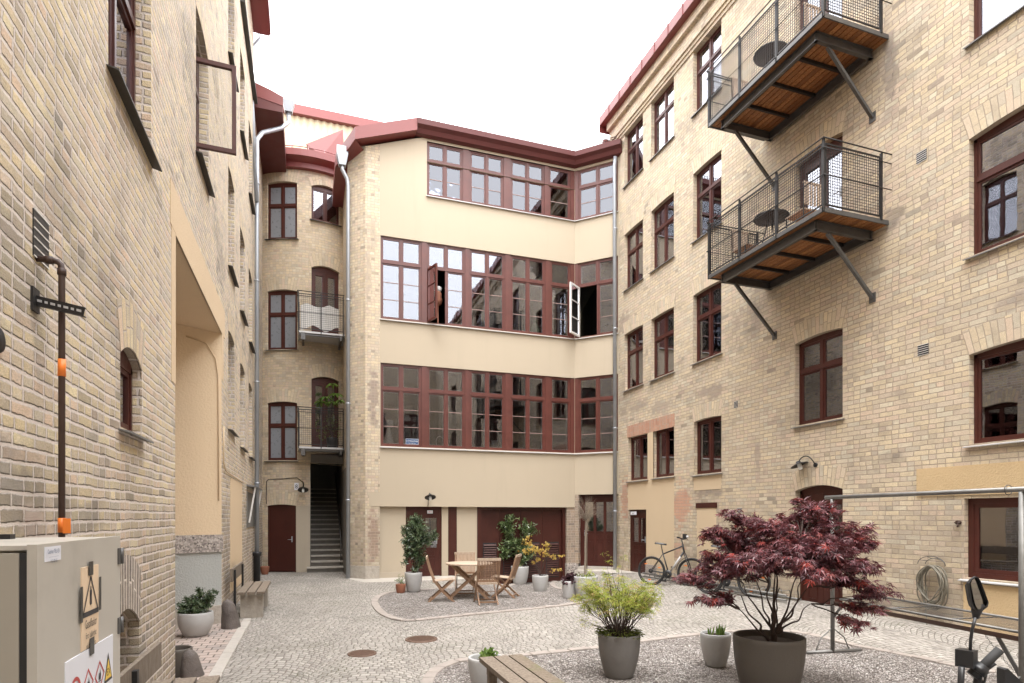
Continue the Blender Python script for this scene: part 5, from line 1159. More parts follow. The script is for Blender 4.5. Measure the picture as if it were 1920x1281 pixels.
# ---- window shutter hatch by the downpipe on the left wall
s, z = LW.pix(470, 915); t = thing('window_grille', 'hinged white-edged hatch propped open on the left wall by the downpipe', 'hatch', tuple(LW.pt(s, z-.6)))
m = MB(); m.fbox(LW, ly(462), ly(477), lz(470, 988), lz(470, 925), -.01, .02); m.build('dark_opening', M['room'], t)
m = MB(); m.prism([LW.pt(ly(462), z+.0, .0), LW.pt(ly(462), z-.03, .20), LW.pt(ly(462), z, .20), LW.pt(ly(462), z+.04, 0)], LW.D*(ly(477)-ly(462))); m.build('canopy', M['sill'], t)
m = MB()
for y in (ly(463), ly(476)): m.bar(LW.pt(y, z-.02, .18), LW.pt(y, z-.85, .05), .035, .035)
m.build('prop', M['white'], t)

# ---- gas cabinet with signs
CF = -.90; CY0, CY1, CZt = 2.54, 3.53, 1.65
t = thing('cabinet', 'tall grey-beige steel gas cabinet against the near left wall', 'cabinet', (-1.1, 3.0, 0))
CFr = Flat((CF, 0), (0, 1), (1, 0))
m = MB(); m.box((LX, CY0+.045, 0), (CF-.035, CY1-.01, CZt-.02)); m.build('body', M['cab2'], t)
m = MB(); e = .012
m.box((LX-.0, CY0+.02, CZt-.02), (CF-.02, CY1+.0, CZt-.004)); m.build('top', M['cab'], t)
bm = MB(); bm.fbox(CFr, CY0, CY1, .03, CZt, -.03, 0); dd = bm.build('door', M['cab'], t); bv = dd.modifiers.new('bevel', 'BEVEL'); bv.width = .008; bv.segments = 3
m = MB(); m.box((CF-.070, CY0+.006, .04), (CF-.032, CY0+.044, CZt-.03)); m.build('door_gap_shade', M['black'], t)  # black strip paints the shade in the gap between the doors
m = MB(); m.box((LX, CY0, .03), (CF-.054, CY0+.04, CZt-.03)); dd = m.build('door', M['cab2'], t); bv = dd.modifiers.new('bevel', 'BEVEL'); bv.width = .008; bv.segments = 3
for v in (1052, 1180):
    s, z = CFr.pix(228, v-14); m = MB(); m.fbox(CFr, CY1-.045, CY1-.008, z-.05, z+.03, 0, .006); m.tube([CFr.pt(CY1+.004, z-.05, .006), CFr.pt(CY1+.004, z+.03, .006)], .010, 8); m.fbox(CFr, CY1+.008, CY1+.028, z-.045, z+.025, -.005, .004); m.build('hinge', M['steel'], t)
m = MB(); 
for y in (2.62, 2.95, 3.3): m.box((LX+.01, y, CZt-.004), (LX+.06, y+.05, CZt+.018))
m.build('clip', M['steel_dark'], t)
# writing on the door
def cs(u, v): return CFr.pix(u, v)
def tri(pts, d): return [CFr.pt(a, b, d) for a, b in pts]
a = cs(83, 1057); b = cs(113, 1050); ztp = cs(83, 1029)[1]
sign('notice', CFr, (a[0], b[0], a[1]+.005, ztp+.005), 'paper', [('Gashus TEL 031', .022, ztp-.02, .8), ('- - - - - - - - - -', .018, ztp-.037, .9), ('V:S 109 55', .018, ztp-.055, .8)], 'blue', 'small white sticker with blue print at the top of the cabinet door', 'sticker', d=.002)
tc_ = thing('warning_card', 'buff card with black triangle and gas bottle symbol taped to the cabinet', 'warning sign', tuple(CFr.pt(3.1, 1.1, 0)))
y0c, y1c = cs(151, 1100)[0], cs(183, 1100)[0]; ztc, zbc = cs(165, 1062)[1], cs(165, 1214)[1]
m = MB(); m.fbox(CFr, y0c, y1c, zbc, ztc, .0, .004); m.build('card', M['card'], tc_)
m = MB(); yc = (y0c+y1c)/2; zt1 = ztc-.045; zb1 = cs(165, 1150)[1]; hw = (y1c-y0c)/2-.012
def strip(p, q, wd): m.bar(CFr.pt(p[0], p[1], .005), CFr.pt(q[0], q[1], .005), .004, wd, up=(0, 1, 0)) if False else m.poly([CFr.pt(*r) for r in [(p[0], p[1]-wd/2, .006), (q[0], q[1]-wd/2, .006), (q[0], q[1]+wd/2, .006), (p[0], p[1]+wd/2, .006)]])
def band(p, q, wd):
    dx, dz = q[0]-p[0], q[1]-p[1]; L = sqrt(dx*dx+dz*dz); nx, nz_ = -dz/L*wd/2, dx/L*wd/2; m.poly([CFr.pt(p[0]+nx, p[1]+nz_, .006), CFr.pt(q[0]+nx, q[1]+nz_, .006), CFr.pt(q[0]-nx, q[1]-nz_, .006), CFr.pt(p[0]-nx, p[1]-nz_, .006)])
band((yc, zt1), (yc-hw, zb1), .010); band((yc, zt1), (yc+hw, zb1), .010); band((yc-hw-.004, zb1), (yc+hw+.004, zb1), .022)
m.fbox(CFr, yc-.010, yc+.010, zb1+.035, zb1+.10, .0055, .0065); m.fbox(CFr, yc-.004, yc+.004, zb1+.10, zb1+.115, .0055, .0065); m.build('symbol', M['ink'], tc_)
for i, (tx, sz) in enumerate((('Gasolflaskor', .052), ('förs i säkerhet', .040), ('vid brandfara', .040))):
    text_mesh(tx, CFr, yc, zb1-.060-i*.045, sz, .007, sx=.56 if i == 0 else .58).build('lettering', M['ink'], tc_)
m = MB()
for (c_, w_, z_, h_) in ((yc-.005, .055, ztc-.01, .06), (y0c-.012, .028, zb1+.05, .15), (y1c+.010, .024, zb1+.07, .15), (yc+.008, .055, zbc-.0, .075)): m.fbox(CFr, c_-w_/2, c_+w_/2, z_-h_/2, z_+h_/2, .0072, .0085)
m.build('tape', M['tape'], tc_)
y0p, y1p = cs(121, 1240)[0], cs(210, 1200)[0]; ztp = cs(121, 1243)[1]
sg_ = thing('hazard_sign', 'white board with red prohibition ring, hazard diamonds and yellow EX triangle low on the cabinet', 'warning sign', tuple(CFr.pt(3.0, .8, 0)))
m = MB(); m.fbox(CFr, y0p, y1p, ztp-.75, ztp, 0, .004); m.build('board', M['paper'], sg_)
def diamond(c, z, r, name='hazard_diamond'):
    q = [(c, z+r), (c+r, z), (c, z-r), (c-r, z)]; k = .80; q2 = [(c+(a-c)*k, z+(b-z)*k) for a, b in q]; mm = MB()
    for i in range(4):
        j = (i+1) % 4; mm.poly(tri([q[i], q[j], q2[j], q2[i]], .0055))
    mm.build(name, M['redink'], sg_); f = MB(); f.poly(tri([(c-.2*r, z-.3*r), (c+.2*r, z-.3*r), (c+.26*r, z+.0*r), (c+.08*r, z+.42*r), (c+.02*r, z+.1*r), (c-.12*r, z+.2*r), (c-.22*r, z-.05*r)], .0056)); f.poly(tri([(c-.3*r, z-.42*r), (c+.3*r, z-.42*r), (c+.3*r, z-.36*r), (c-.3*r, z-.36*r)], .0056)); f.build('flame_symbol', M['ink'], sg_)
c1 = cs(163, 1275)[0]; z1_ = cs(163, 1253)[1]-.068; diamond(c1, z1_, .068); c2_ = cs(184.5, 1280)[0]; z2_ = cs(184.5, 1238)[1]-.068; diamond(c2_, z2_+.0, .068)
cr, zr = cs(139, 1300)[0], cs(139, 1270)[1]-.062; m = MB(); n = 28
for i in range(n):
    p, q = 2*pi*i/n, 2*pi*(i+1)/n; m.poly(tri([(cr+.062*cos(p), zr+.062*sin(p)), (cr+.062*cos(q), zr+.062*sin(q)), (cr+.046*cos(q), zr+.046*sin(q)), (cr+.046*cos(p), zr+.046*sin(p))], .0055))
m.poly(tri([(cr-.040, zr+.030), (cr-.030, zr+.040), (cr+.040, zr-.030), (cr+.030, zr-.040)], .0056)); m.build('prohibition_ring', M['redink'], sg_)
cx3, zt3 = cs(200.5, 1225)[0], cs(200.5, 1223)[1]; zb3 = cs(201, 1277)[1]; hw3 = .062
m = MB(); m.poly(tri([(cx3, zt3), (cx3-hw3, zb3), (cx3+hw3, zb3)], .0055)); m.build('triangle', M['ink'], sg_)
m = MB(); m.poly(tri([(cx3, zt3-.03), (cx3-hw3*.78, zb3+.013), (cx3+hw3*.78, zb3+.013)], .006)); m.build('triangle', M['yellow'], sg_); text_mesh('EX', CFr, cx3, zb3+.03, .048, .0066, sx=.9).build('lettering', M['ink'], sg_)

# ================================================================ BALCONIES
def mesh_panel(mb, P, Q, z0, z1, sp=.045, r=.0028):
    P, Q = Vector(P), Vector(Q); L = (Q-P).length; n = int(L/sp)
    for i in range(n+1):
        a = P.lerp(Q, i/n); mb.bar(Vector((a.x, a.y, z0)), Vector((a.x, a.y, z1)), 2*r, 2*r, up=(Q-P))
    k = int((z1-z0)/sp)
    for j in range(k+1):
        z = z0+(z1-z0)*j/k; mb.bar(Vector((P.x, P.y, z)), Vector((Q.x, Q.y, z)), 2*r, 2*r)
def steel_balcony(zf, label, y0=7.22, y1=10.02, x0=7.53):
    t = thing('balcony', label, 'balcony', (RX, (y0+y1)/2, zf), 'steel balconies on the right house')
    zt = zf; m = MB()
    for i in range(13): x = x0+.05+i*.1025; m.box((x, y0+.03, zt-.03), (x+.086, y1-.03, zt))
    for i in range(12): x = x0+.05+i*.1025+.086; m.box((x, y0+.03, zt-.008), (x+.0165, y1-.03, zt-.002))
    m.build('deck', M['deck'], t)
    m = MB(); m.box((x0-.015, y0, zt-.05), (x0+.02, y1, zt+.02)); m.box((x0+.02, y0, zt-.05), (RX-.02, y0+.02, zt+.02)); m.box((x0+.02, y1-.02, zt-.05), (RX-.02, y1, zt+.02)); m.build('edge_trim', M['steel'], t)
    m = MB(); zb = zt-.19
    def C(a, b, ax):   # channel beam
        a, b = Vector(a), Vector(b); m.bar(a+Vector((0, 0, .07)), b+Vector((0, 0, .07)), .008 if False else .012, .14); m.bar(a, b, .065, .010); m.bar(a+Vector((0, 0, .14)), b+Vector((0, 0, .14)), .065, .010)
    C((x0+.14, y0+.25, zb), (x0+.14, y1-.22, zb), 0); C((RX-.10, y0+.25, zb), (RX-.10, y1-.22, zb), 0); C((x0+.11, y0+.28, zb), (RX-.05, y0+.28, zb), 1); C((x0+.11, y1-.25, zb), (RX-.05, y1-.25, zb), 1); m.build('beam_frame', M['steel'], t)
    for f in (.28, .5, .72): 
        m = MB(); y = y0+(y1-y0)*f; m.box((x0+.17, y-.02, zt-.09), (RX-.13, y+.02, zt-.031)); m.build('joist', M['steel_dark'], t)
    for y in (y0+.31, y1-.28):
        m = MB(); m.bar((RX-.01, y, zt-1.12), (x0+.40, y, zb+.0), .05, .05, up=(0, 1, 0)); m.box((RX-.012, y-.06, zt-1.2), (RX+.0, y+.06, zt-1.04)); m.build('brace', M['steel'], t)
    for (p, q) in (((x0, y0), (x0, y1)),):
        for (xa, xb, y, za) in [(x0-.015, x0+.012, y, zt-.05) for y in (y0, y0+.98, y0+1.9, y1)]+[(RX-.20, RX-.17, y, zt) for y in (y0, y1)]:
            m = MB(); m.box((xa, y-.017, za), (xb, y+.017, zt+1.07)); m.build('post', M['steel_dark'], t)
    m = MB()
    for (dz, r) in ((1.07, .011), (.92, .008), (.50, .008)):
        for yy in (y0, y1): m.tube([(RX, yy-.03 if yy == y0 else yy+.03, zt+dz), (x0-.03, yy-.03 if yy == y0 else yy+.03, zt+dz)], r, 6)
        m.tube([(x0-.03, y0-.03, zt+dz), (x0-.03, y1+.03, zt+dz)], r, 6)
    m.build('rail', M['steel_dark'], t)
    pn_ = []
    for (a, b) in ((y0+.03, y0+.95), (y0+1.01, y0+1.87), (y0+1.93, y1-.03)):
        m = MB(); mesh_panel(m, (x0, a, 0), (x0, b, 0), zt+.07, zt+1.0)
        for z in (zt+.06, zt+1.0): m.box((x0-.008, a, z-.012), (x0+.008, b, z+.012))
        for y in (a, b): m.box((x0-.008, y-.010, zt+.06), (x0+.008, y+.010, zt+1.0))
        m.build('mesh_panel', M['steel_dark'], t)
    for yy in (y0, y1):
        m = MB(); a, b = x0+.04, RX-.22; mesh_panel(m, (a, yy, 0), (b, yy, 0), zt+.07, zt+1.0)
        for z in (zt+.06, zt+1.0): m.box((a, yy-.008, z-.012), (b, yy+.008, z+.012))
        for x in (a, b): m.box((x-.012, yy-.008, zt+.06), (x+.012, yy+.008, zt+1.0))
        m.build('mesh_panel', M['steel_dark'], t)
    return t
steel_balcony(6.50, 'lower of the two steel balconies on the right house, plank floor and wire mesh rail'); steel_balcony(9.50, 'upper of the two steel balconies on the right house, close under the roof')
def cafe_set(zf, which):
    tb2 = thing('balcony_table', 'round dark table on the %s balcony behind the mesh' % which, 'table', (8.05, 8.9, zf), 'balcony tables'); m = MB(); m.lathe([(1e-3, .70), (.30, .70), (.31, .72), (.30, .735), (1e-3, .735)], (8.05, 8.9, zf), 24); m.build('table_top', M['steel_dark'], tb2)
    m = MB()
    for i in range(3): m.tube([(8.05+.05*cos(i*2.1), 8.9+.05*sin(i*2.1), zf+.7), (8.05+.24*cos(i*2.1), 8.9+.24*sin(i*2.1), zf)], .011, 6)
    m.build('legs', M['steel_dark'], tb2)
    for (x, y, r, lab) in ((8.1, 8.2, 0, 'slatted chair on the %s balcony by the door' % which), (8.1, 9.6, pi, 'slatted chair at the far end of the %s balcony' % which)):
        c = local('balcony_chair', lab, 'chair', (x, y, zf), 'balcony chairs', r); m = MB(); m.box((-.2, -.2, .43), (.2, .2, .455)); m.build('seat', M['teak_pale'], c); m = MB()
        for i in range(6): m.box((-.19+i*.07, -.22, .50), (-.15+i*.07, -.20, .86))
        m.box((-.2, -.225, .86), (.2, -.195, .89)); m.build('backrest', M['teak_pale'], c); m = MB()
        for x_ in (-.19, .19): m.bar((x_, -.21, .88), (x_, -.19, 0), .02, .02); m.bar((x_, .18, .43), (x_, .18, 0), .02, .02)
        m.build('legs', M['steel_dark'], c)
cafe_set(6.5, 'lower'); cafe_set(9.5, 'upper')

def tower_balcony(zf, label, plants):
    y0 = 18.9; x0, x1 = -.25, 1.03; zt = zf; y1 = 19.86
    t = thing('balcony', label, 'balcony', ((x0+x1)/2, 19.4, zf), 'small steel balconies on the tower')
    m = MB(); m.box((x0, y0, zt-.05), (x1+.04, y1+.4, zt)); m.build('deck', M['sill_pale'], t)
    m = MB(); m.box((x0+.02, y0+.05, zt-.11), (x1+.03, y0+.11, zt-.051)); m.box((x0+.10, y0, zt-.2), (x0+.16, y1+.35, zt-.051)); m.box((x0+.07, y0-.02, zt-.26), (x0+.19, y0+.02, zt-.051)); m.box((x1-.10, y0, zt-.2), (x1-.04, y1+.3, zt-.051)); m.build('beam_frame', M['steel'], t)
    for (x, y) in ((x0, y0), ((x0+x1)/2, y0), (x1, y0), (x0, y1-.015)):
        m = MB(); m.box((x-.015, y-.015, zt-.05), (x+.015, y+.015, zt+1.15)); m.build('post', M['steel_dark'], t)
    m = MB()
    for (dz, r) in ((1.17, .014), (1.02, .009), (.55, .009)): m.tube([(x0-.03, y1+.2, zt+dz), (x0-.03, y0-.03, zt+dz), (x1+.03, y0-.03, zt+dz)], r, 6)
    m.build('rail', M['steel_dark'], t); m = MB(); mesh_panel(m, (x0+.03, y0, 0), (x1-.03, y0, 0), zt+.08, zt+1.1, .055, .0026); mesh_panel(m, (x0, y0+.03, 0), (x0, y1, 0), zt+.08, zt+1.1, .055, .0026)
    for z in (zt+.07, zt+1.1): m.box((x0, y0-.008, z-.012), (x1, y0+.008, z+.012))
    m.build('mesh_panel', M['steel_dark'], t); return t
tower_balcony(7.26, 'upper small balcony on the tower, hung with a white cloth', 0); tower_balcony(3.82, 'lower small balcony on the tower with a leafy plant above its rail', 1)
m = MB(); n = 16
def clz(x): return 7.38+.08*sin(x*9)
for i in range(n):
    a, b = -.19+1.1*i/n, -.19+1.1*(i+1)/n; y = 18.96; top = lambda x: 8.12-.10*abs(sin(x*5)); m.poly([(a, y+.015*sin(a*30), clz(a)), (b, y+.015*sin(b*30), clz(b)), (b, y+.015*sin(b*30), top(b)), (a, y+.015*sin(a*30), top(a))], smooth=True)
tag(m.build('cloth', M['white']), 'white cloth tied inside the mesh of the upper tower balcony', 'cloth')

# ================================================================ PLANTS
def frame_of(n):
    n = n.normalized(); a = n.orthogonal().normalized(); return a, n.cross(a)
def leaf_ovate(mb, p, dirn, nrm, L, W, fold=.25):
    d = dirn.normalized(); s = d.cross(nrm); s = s.normalized() if s.length > 1e-5 else d.orthogonal().normalized(); n = s.cross(d)
    a = p; m1 = p+d*L*.38-n*L*.0; t = p+d*L-n*L*.18; l1 = p+d*L*.30+s*W*.5+n*W*fold; l2 = p+d*L*.68+s*W*.42+n*W*fold*.6-n*L*.06; r1 = p+d*L*.30-s*W*.5+n*W*fold; r2 = p+d*L*.68-s*W*.42+n*W*fold*.6-n*L*.06
    b = len(mb.v); mb.v += [a, l1, l2, t, r2, r1]; mb.f += [[b, b+1, b+2, b+3], [b, b+3, b+4, b+5]]; mb.u += [[(0, 0)]*4]*2; mb.sm += [False, False]
def leaf_palm(mb, p, dirn, nrm, R, lobes=7, thin=.17, droop=.25):
    d = dirn.normalized(); s = d.cross(nrm); s = s.normalized() if s.length > 1e-5 else d.orthogonal().normalized(); n = s.cross(d); b = len(mb.v); mb.v.append(p)
    for i in range(lobes):
        a = radians(-112+224*i/(lobes-1)); L = R*(1-.42*abs(a)/radians(112)); v = d*cos(a)+s*sin(a); w = s*cos(a)-d*sin(a); q = len(mb.v)
        mb.v += [p+v*L*.45+w*R*thin*.55-n*L*.03, p+v*L-n*L*droop, p+v*L*.45-w*R*thin*.55-n*L*.03]; mb.f.append([b, q, q+1, q+2]); mb.u.append([(0, 0)]*4); mb.sm.append(False)
def rvec(r): 
    while True:
        v = Vector((r.uniform(-1, 1), r.uniform(-1, 1), r.uniform(-1, 1)))
        if .01 < v.length < 1: return v
def twig(mb, a, b, r0, r1, r, wob=.06, n=5, sag=0.):
    P = []; L = (b-a).length; big = r0 > .010
    for i in range(n+1):
        t = i/n; o = rvec(r)*wob*L*(0 if i in (0, n) else 1); P.append(a.lerp(b, t)+o+Vector((0, 0, sag*L*sin(pi*t))))
    if big:   # round the kinks off
        Q = []
        for i in range(n):
            p0, p1, p2, p3 = P[max(i-1, 0)], P[i], P[i+1], P[min(i+2, n)]
            for j in range(3): u = j/3; Q.append(.5*((2*p1)+(-p0+p2)*u+(2*p0-5*p1+4*p2-p3)*u*u+(-p0+3*p1-3*p2+p3)*u**3))
        Q.append(P[-1]); m_ = len(Q)-1; mb.tube(Q, [r0+(r1-r0)*i/m_ for i in range(m_+1)], 8, caps=False); return P
    mb.tube(P, [r0+(r1-r0)*i/n for i in range(n+1)], 5 if r0 < .008 else 7, caps=False); return P
def pot_parts(t, c, rt, rb, h, mat, soil=.04, belly=0., lip=.02, n=40):
    m = MB(); k = []
    for i in range(13):
        z = i/12; r = rb+(rt-rb)*(1-(1-z)**2.1)+belly*sin(pi*z); k.append((r, z*h))
    prof = [(1e-3, .0), (rb*.85, .0), (rb*.97, .006)]+k[0:1]+k[1:]+[(rt-.006, h+.006), (rt-lip+.004, h+.006), (rt-lip, h-.004), (rt-lip-.005, h-soil-.02)]
    m.lathe(prof, c, n); m.build('pot', M[mat], t)
    s = MB(); s.lathe([(1e-3, h-soil+.01), ((rt-lip)*.5, h-soil+.006), (rt-lip-.002, h-soil)], c, 24); s.build('soil', M['soil'], t)
def bush(t, c, blobs, leafmat_, nleaf, L, W, stems, r, top=None, barkm='bark', name='foliage'):
    """blobs: (offset, radii) ellipsoids filled with leafy shoots"""
    f = MB(); s = MB(); tot = sum(b[1][0]*b[1][2] for b in blobs)
    for (o, R) in blobs:
        k = int(nleaf*R[0]*R[2]/tot); ctr = c+Vector(o); nsh = max(4, k//11)
        for i in range(nsh):
            v = rvec(r); v = v.normalized()*(v.length**.45); tip = ctr+Vector((v.x*R[0], v.y*R[1], v.z*R[2])); out = Vector((v.x, v.y, v.z*.5+.45)).normalized(); base = tip-out*L*r.uniform(2.0, 3.2)
            s.tube([base, tip], [.0028, .0012], 4, caps=False)
            for j in range(11):
                u = j/10; p = base.lerp(tip, u); a = j*2.4+r.random(); q1, q2 = frame_of(out); dr = (q1*cos(a)+q2*sin(a)+out*(.25+.9*u)+Vector((0, 0, -.1))).normalized(); leaf_ovate(f, p, dr, (out+rvec(r)*.5).normalized(), L*r.uniform(.75, 1.2), W*r.uniform(.8, 1.15))
    for (a, b, r0) in stems: twig(s, c+Vector(a), c+Vector(b), r0, r0*.45, r, .04)
    s.build('stem', M[barkm], t); f.build(name, M[leafmat_], t)
def zc_of(p): return depth(p)
CR = Vector((cos(TH), -sin(TH), 0)); CFw = Vector((sin(TH), cos(TH), 0))
def W3(x, y, z): return CR*x+CFw*y+Vector((0, 0, z))   # x across the view, y away from it: only to lay out each plant's lopsided crown

def potted(name, u, v, wpx, hpx, label, mat, cat='potted plant', **kw):
    """(u, v) foot centre of the pot in the photograph, wpx / hpx its size there"""
    p = gp(u, v); zc = depth(p); k = zc/FPX; r = wpx*k/2; zc += r; p = p+CFw*r*.8; p.z = H(p.x, p.y); h = hpx*k
    t = thing(name, label, cat, tuple(p), 'pot plants in the yard'); pot_parts(t, p, r, r*kw.pop('bot', .66), h, mat, **kw); return t, p, k*(1+.8*r/zc), h
R_ = random.Random(5)
# camellia left of the table
t, p, k, h = potted('potted_shrub', 773, 1112, 33, 37, 'tall narrow glossy bush in a pale grey pot left of the teak table', 'pot')
bl = lambda l: [(tuple(W3((u-U0)*k, dy, (V0-v)*k)), (ru*k, ru*k*.8, rv*k)) for (u, v, ru, rv, dy) in l]
U0, V0 = 773, 1112
bush(t, p, bl([(782, 1000, 24, 26, 0), (775, 978, 14, 16, 0), (764, 1010, 15, 20, -.05), (800, 1010, 15, 12, 0), (812, 1004, 8, 8, 0), (776, 1030, 20, 18, 0), (762, 1037, 9, 8, 0), (785, 1048, 15, 12, 0), (758, 1051, 5, 4, 0), (778, 1062, 10, 8, 0), (757, 995, 7, 9, 0)]), 'green', 3000, .075, .028, [((0, 0, h), tuple(W3(-.02, 0, h+.7)), .013), ((0, .03, h), tuple(W3(.15, 0, h+.9)), .010), ((.02, 0, h), tuple(W3(-.15, 0, h+.8)), .009)], R_)
# small terracotta
t, p, k, h = potted('potted_plant', 750, 1113, 19, 16.5, 'tiny terracotta pot with wispy sprigs beside the tall narrow bush', 'terra', bot=.75)
U0, V0 = 750, 1113; bush(t, p, bl([(752, 1087, 9, 8, 0), (746, 1083, 6, 7, 0)]), 'fresh', 130, .045, .010, [((0, 0, h), tuple(W3(-.03, 0, h+.18)), .003), ((0, 0, h), tuple(W3(.06, 0, h+.2)), .003)], R_)
# laurel
t, p, k, h = potted('potted_shrub', 975, 1097, 34, 34, 'broad leafy laurel in a grey pot in front of the garage door', 'pot')
U0, V0 = 975, 1097
bush(t, p, bl([(955, 985, 16, 18, 0), (962, 1010, 22, 20, 0), (986, 990, 18, 16, .05), (1000, 992, 8, 8, 0), (950, 1030, 16, 16, 0), (976, 1025, 22, 20, 0), (992, 1035, 14, 14, 0), (944, 1040, 10, 7, 0), (975, 1050, 16, 10, 0), (945, 980, 9, 7, 0), (958, 970, 7, 5, 0)]), 'green2', 1700, .115, .043, [((0, 0, h), tuple(W3(-.15, 0, h+.9)), .012), ((0, 0, h), tuple(W3(.1, 0, h+.9)), .012)], R_)
# yellow maple
t, p, k, h = potted('potted_maple', 1013.5, 1110, 31, 31, 'pale yellow small maple in a light grey pot before the garage louvres', 'pot', bot=.7)
f = MB(); s = MB(); r = random.Random(11)
for (u, v, n, rr_) in ((990, 1018, 30, 9), (1000, 1030, 34, 10), (985, 1035, 26, 8), (1012, 1034, 30, 9), (1025, 1022, 22, 6), (1022, 1040, 26, 8), (1040, 1046, 18, 6), (1052, 1043, 16, 5), (1010, 1050, 22, 7), (1038, 1069, 16, 6), (1048, 1068, 10, 4), (1002, 1056, 12, 5), (1026, 1030, 14, 4), (992, 1008, 12, 4)):
    tip = p+W3((u-1013)*k, r.uniform(-.12, .12), (1110-v)*k); twig(s, p+Vector((0, 0, h-.03)), tip, .007, .0015, r, .05)
    for i in range(n): q = tip+W3(r.gauss(0, .55)*rr_*k, r.gauss(0, .5)*rr_*k, r.gauss(0, .35)*rr_*k); leaf_palm(f, q, (q-p+rvec(r)*.5).normalized(), Vector((r.uniform(-.5, .5), r.uniform(-.5, .5), 1)), r.uniform(.035, .055), 5, .34)
tw = p+W3((1037-1013)*k, 0, (1110-1003)*k); twig(s, p+Vector((0, 0, h)), tw, .006, .001, r, .03)
s.build('stem', M['bark'], t); f.build('foliage', M['yleaf'], t)
# plum heuchera pot and standard tree pot
t, p, k, h = potted('potted_plant', 1066, 1123.5, 23, 33, 'small pot with dark plum-coloured leaves beside the leafless standard tree', 'pot', bot=.72)
U0, V0 = 1066, 1123.5; bush(t, p, bl([(1064, 1084, 11, 9, 0), (1072, 1082, 7, 6, 0)]), 'plum', 240, .075, .06, [], R_)
t, p, k, h = potted('potted_tree', 1099, 1124, 49, 42, 'bare standard tree with a twiggy head in a wide pale pot', 'pot', bot=.7)
s = MB(); r = random.Random(3); st0 = p+Vector((0, 0, h-.03)); st1 = p+W3((1101-1099)*k, 0, (1124-972)*k); twig(s, st0, st1, .026, .017, r, .006, 6)
hd = p+W3((1101-1099)*k, 0, (1124-957)*k)
for i in range(46):
    v = rvec(r).normalized(); v.z = abs(v.z)*.9+.05; e = st1+Vector((v.x*.30, v.y*.30, v.z*.50)); P = twig(s, st1-Vector((0, 0, r.uniform(0, .08))), e, .005, .0015, r, .09)
    for j in range(2): q = P[3]; twig(s, q, q+(v+rvec(r)*.7)*.14, .0025, .001, r, .05, 3)
s.build('trunk', M['bark_pale'], t); s = MB(); s.tube([st0+Vector((.05, .0, 0)), st1+Vector((.02, 0, -.05))], .009, 6); s.build('stake', M['oldwood'], t)
f = MB(); c = p+Vector((0, 0, h))
for i in range(60): q = c+Vector((r.uniform(-.2, .2), r.uniform(-.2, .2), r.uniform(-.02, .05))); leaf_ovate(f, q, rvec(r), Vector((0, 0, 1)), .07, .03)
f.build('foliage', M['bark'] if False else M['mossleaf'], t)
# lime cut-leaf maple, front
t, p, k, h = potted('potted_maple', 1166.5, 1279, 81, 84, 'airy lime green cut-leaf maple in a mid grey pot at the front', 'pot_mid', bot=.62, soil=.03)
f = MB(); s = MB(); g = MB(); r = random.Random(21); top = p+Vector((0, 0, h-.02)); kk = k
for i in range(60):
    a = r.uniform(0, 2*pi); rad = r.uniform(.1, .55)**.8; zz = r.uniform(.36, .70); e = top+W3(cos(a)*rad*.72, sin(a)*rad*.6, zz*(1.05-.45*rad)); b0_ = top+W3(cos(a)*.09*r.random(), sin(a)*.09*r.random(), 0); P = twig(s, b0_, e, .0055, .0014, r, .05, 6, .02)
    for j in range(3): q = P[r.choice((3, 4, 5))]; e2_ = q+(W3(cos(a), sin(a), .8)+rvec(r)*.8)*.10; twig(s, q, e2_, .002, .0009, r, .05, 3); P.append(e2_)
    for q in P[5:]:
        for j in range(7):
            c = q+rvec(r)*.06; leaf_palm(f, c, (rvec(r)+Vector((cos(a), sin(a), -.1))).normalized(), Vector((r.uniform(-.6, .6), r.uniform(-.6, .6), 1)), r.uniform(.035, .062), 5, .13, .35)
for (u, v, n) in ((1102, 1178, 5), (1092, 1172, 4), (1118, 1182, 5), (1110, 1130, 5), (1088, 1126, 5), (1220, 1155, 4), (1150, 1060, 3), (1177, 1052, 3), (1140, 1046, 2), (1168, 1075, 4), (1095, 1112, 4)):
    e = p+W3((u-1166)*kk, r.uniform(-.1, .1), (1279-v)*kk); P = twig(s, top+W3((u-1166)*kk*.15, 0, .05), e, .004, .001, r, .05)
    for j in range(n*3): leaf_palm(f, e+rvec(r)*.05, rvec(r), Vector((0, 0, 1)), r.uniform(.03, .05), 5, .10, .3)
s.build('stem', M['bark'], t); f.build('foliage', M['lime'], t)
for i in range(420):
    a = r.uniform(0, 2*pi); rr_ = sqrt(r.random())*.235; c = p+Vector((cos(a)*rr_, sin(a)*rr_, h+r.uniform(-.02, .06)-.1*max(0, rr_-.2))); leaf_ovate(g, c, Vector((cos(a), sin(a), r.uniform(-.3, .8))), Vector((0, 0, 1)), r.uniform(.03, .07), .012)
g.build('ground_leaves', M['mossleaf'], t)
# tulip shoots
t, p, k, h = potted('potted_bulbs', 1349.5, 1256, 57, 64, 'small pale pot of upright green bulb shoots left of the red maple pot', 'pot', bot=.60, soil=.025, lip=.018)
f = MB()
for (u, v, n) in ((1339, 1175, 9), (1352, 1173, 7), (1357, 1172, 11), (1363, 1171, 9)):
    for i in range(n):
        b = p+W3((u-1349.5)*k+r.uniform(-.02, .02), r.uniform(-.04, .04), h-.03); e = b+Vector((r.uniform(-.03, .03), r.uniform(-.02, .02), r.uniform(.09, .15))); d_ = (e-b).normalized(); sd_ = Vector((r.uniform(-1, 1), r.uniform(-1, 1), 0)).normalized()*.008
        f.poly([b-sd_, b+sd_, b.lerp(e, .6)+sd_*1.1, e, b.lerp(e, .6)-sd_*1.1])
f.build('foliage', M['fresh'], t)
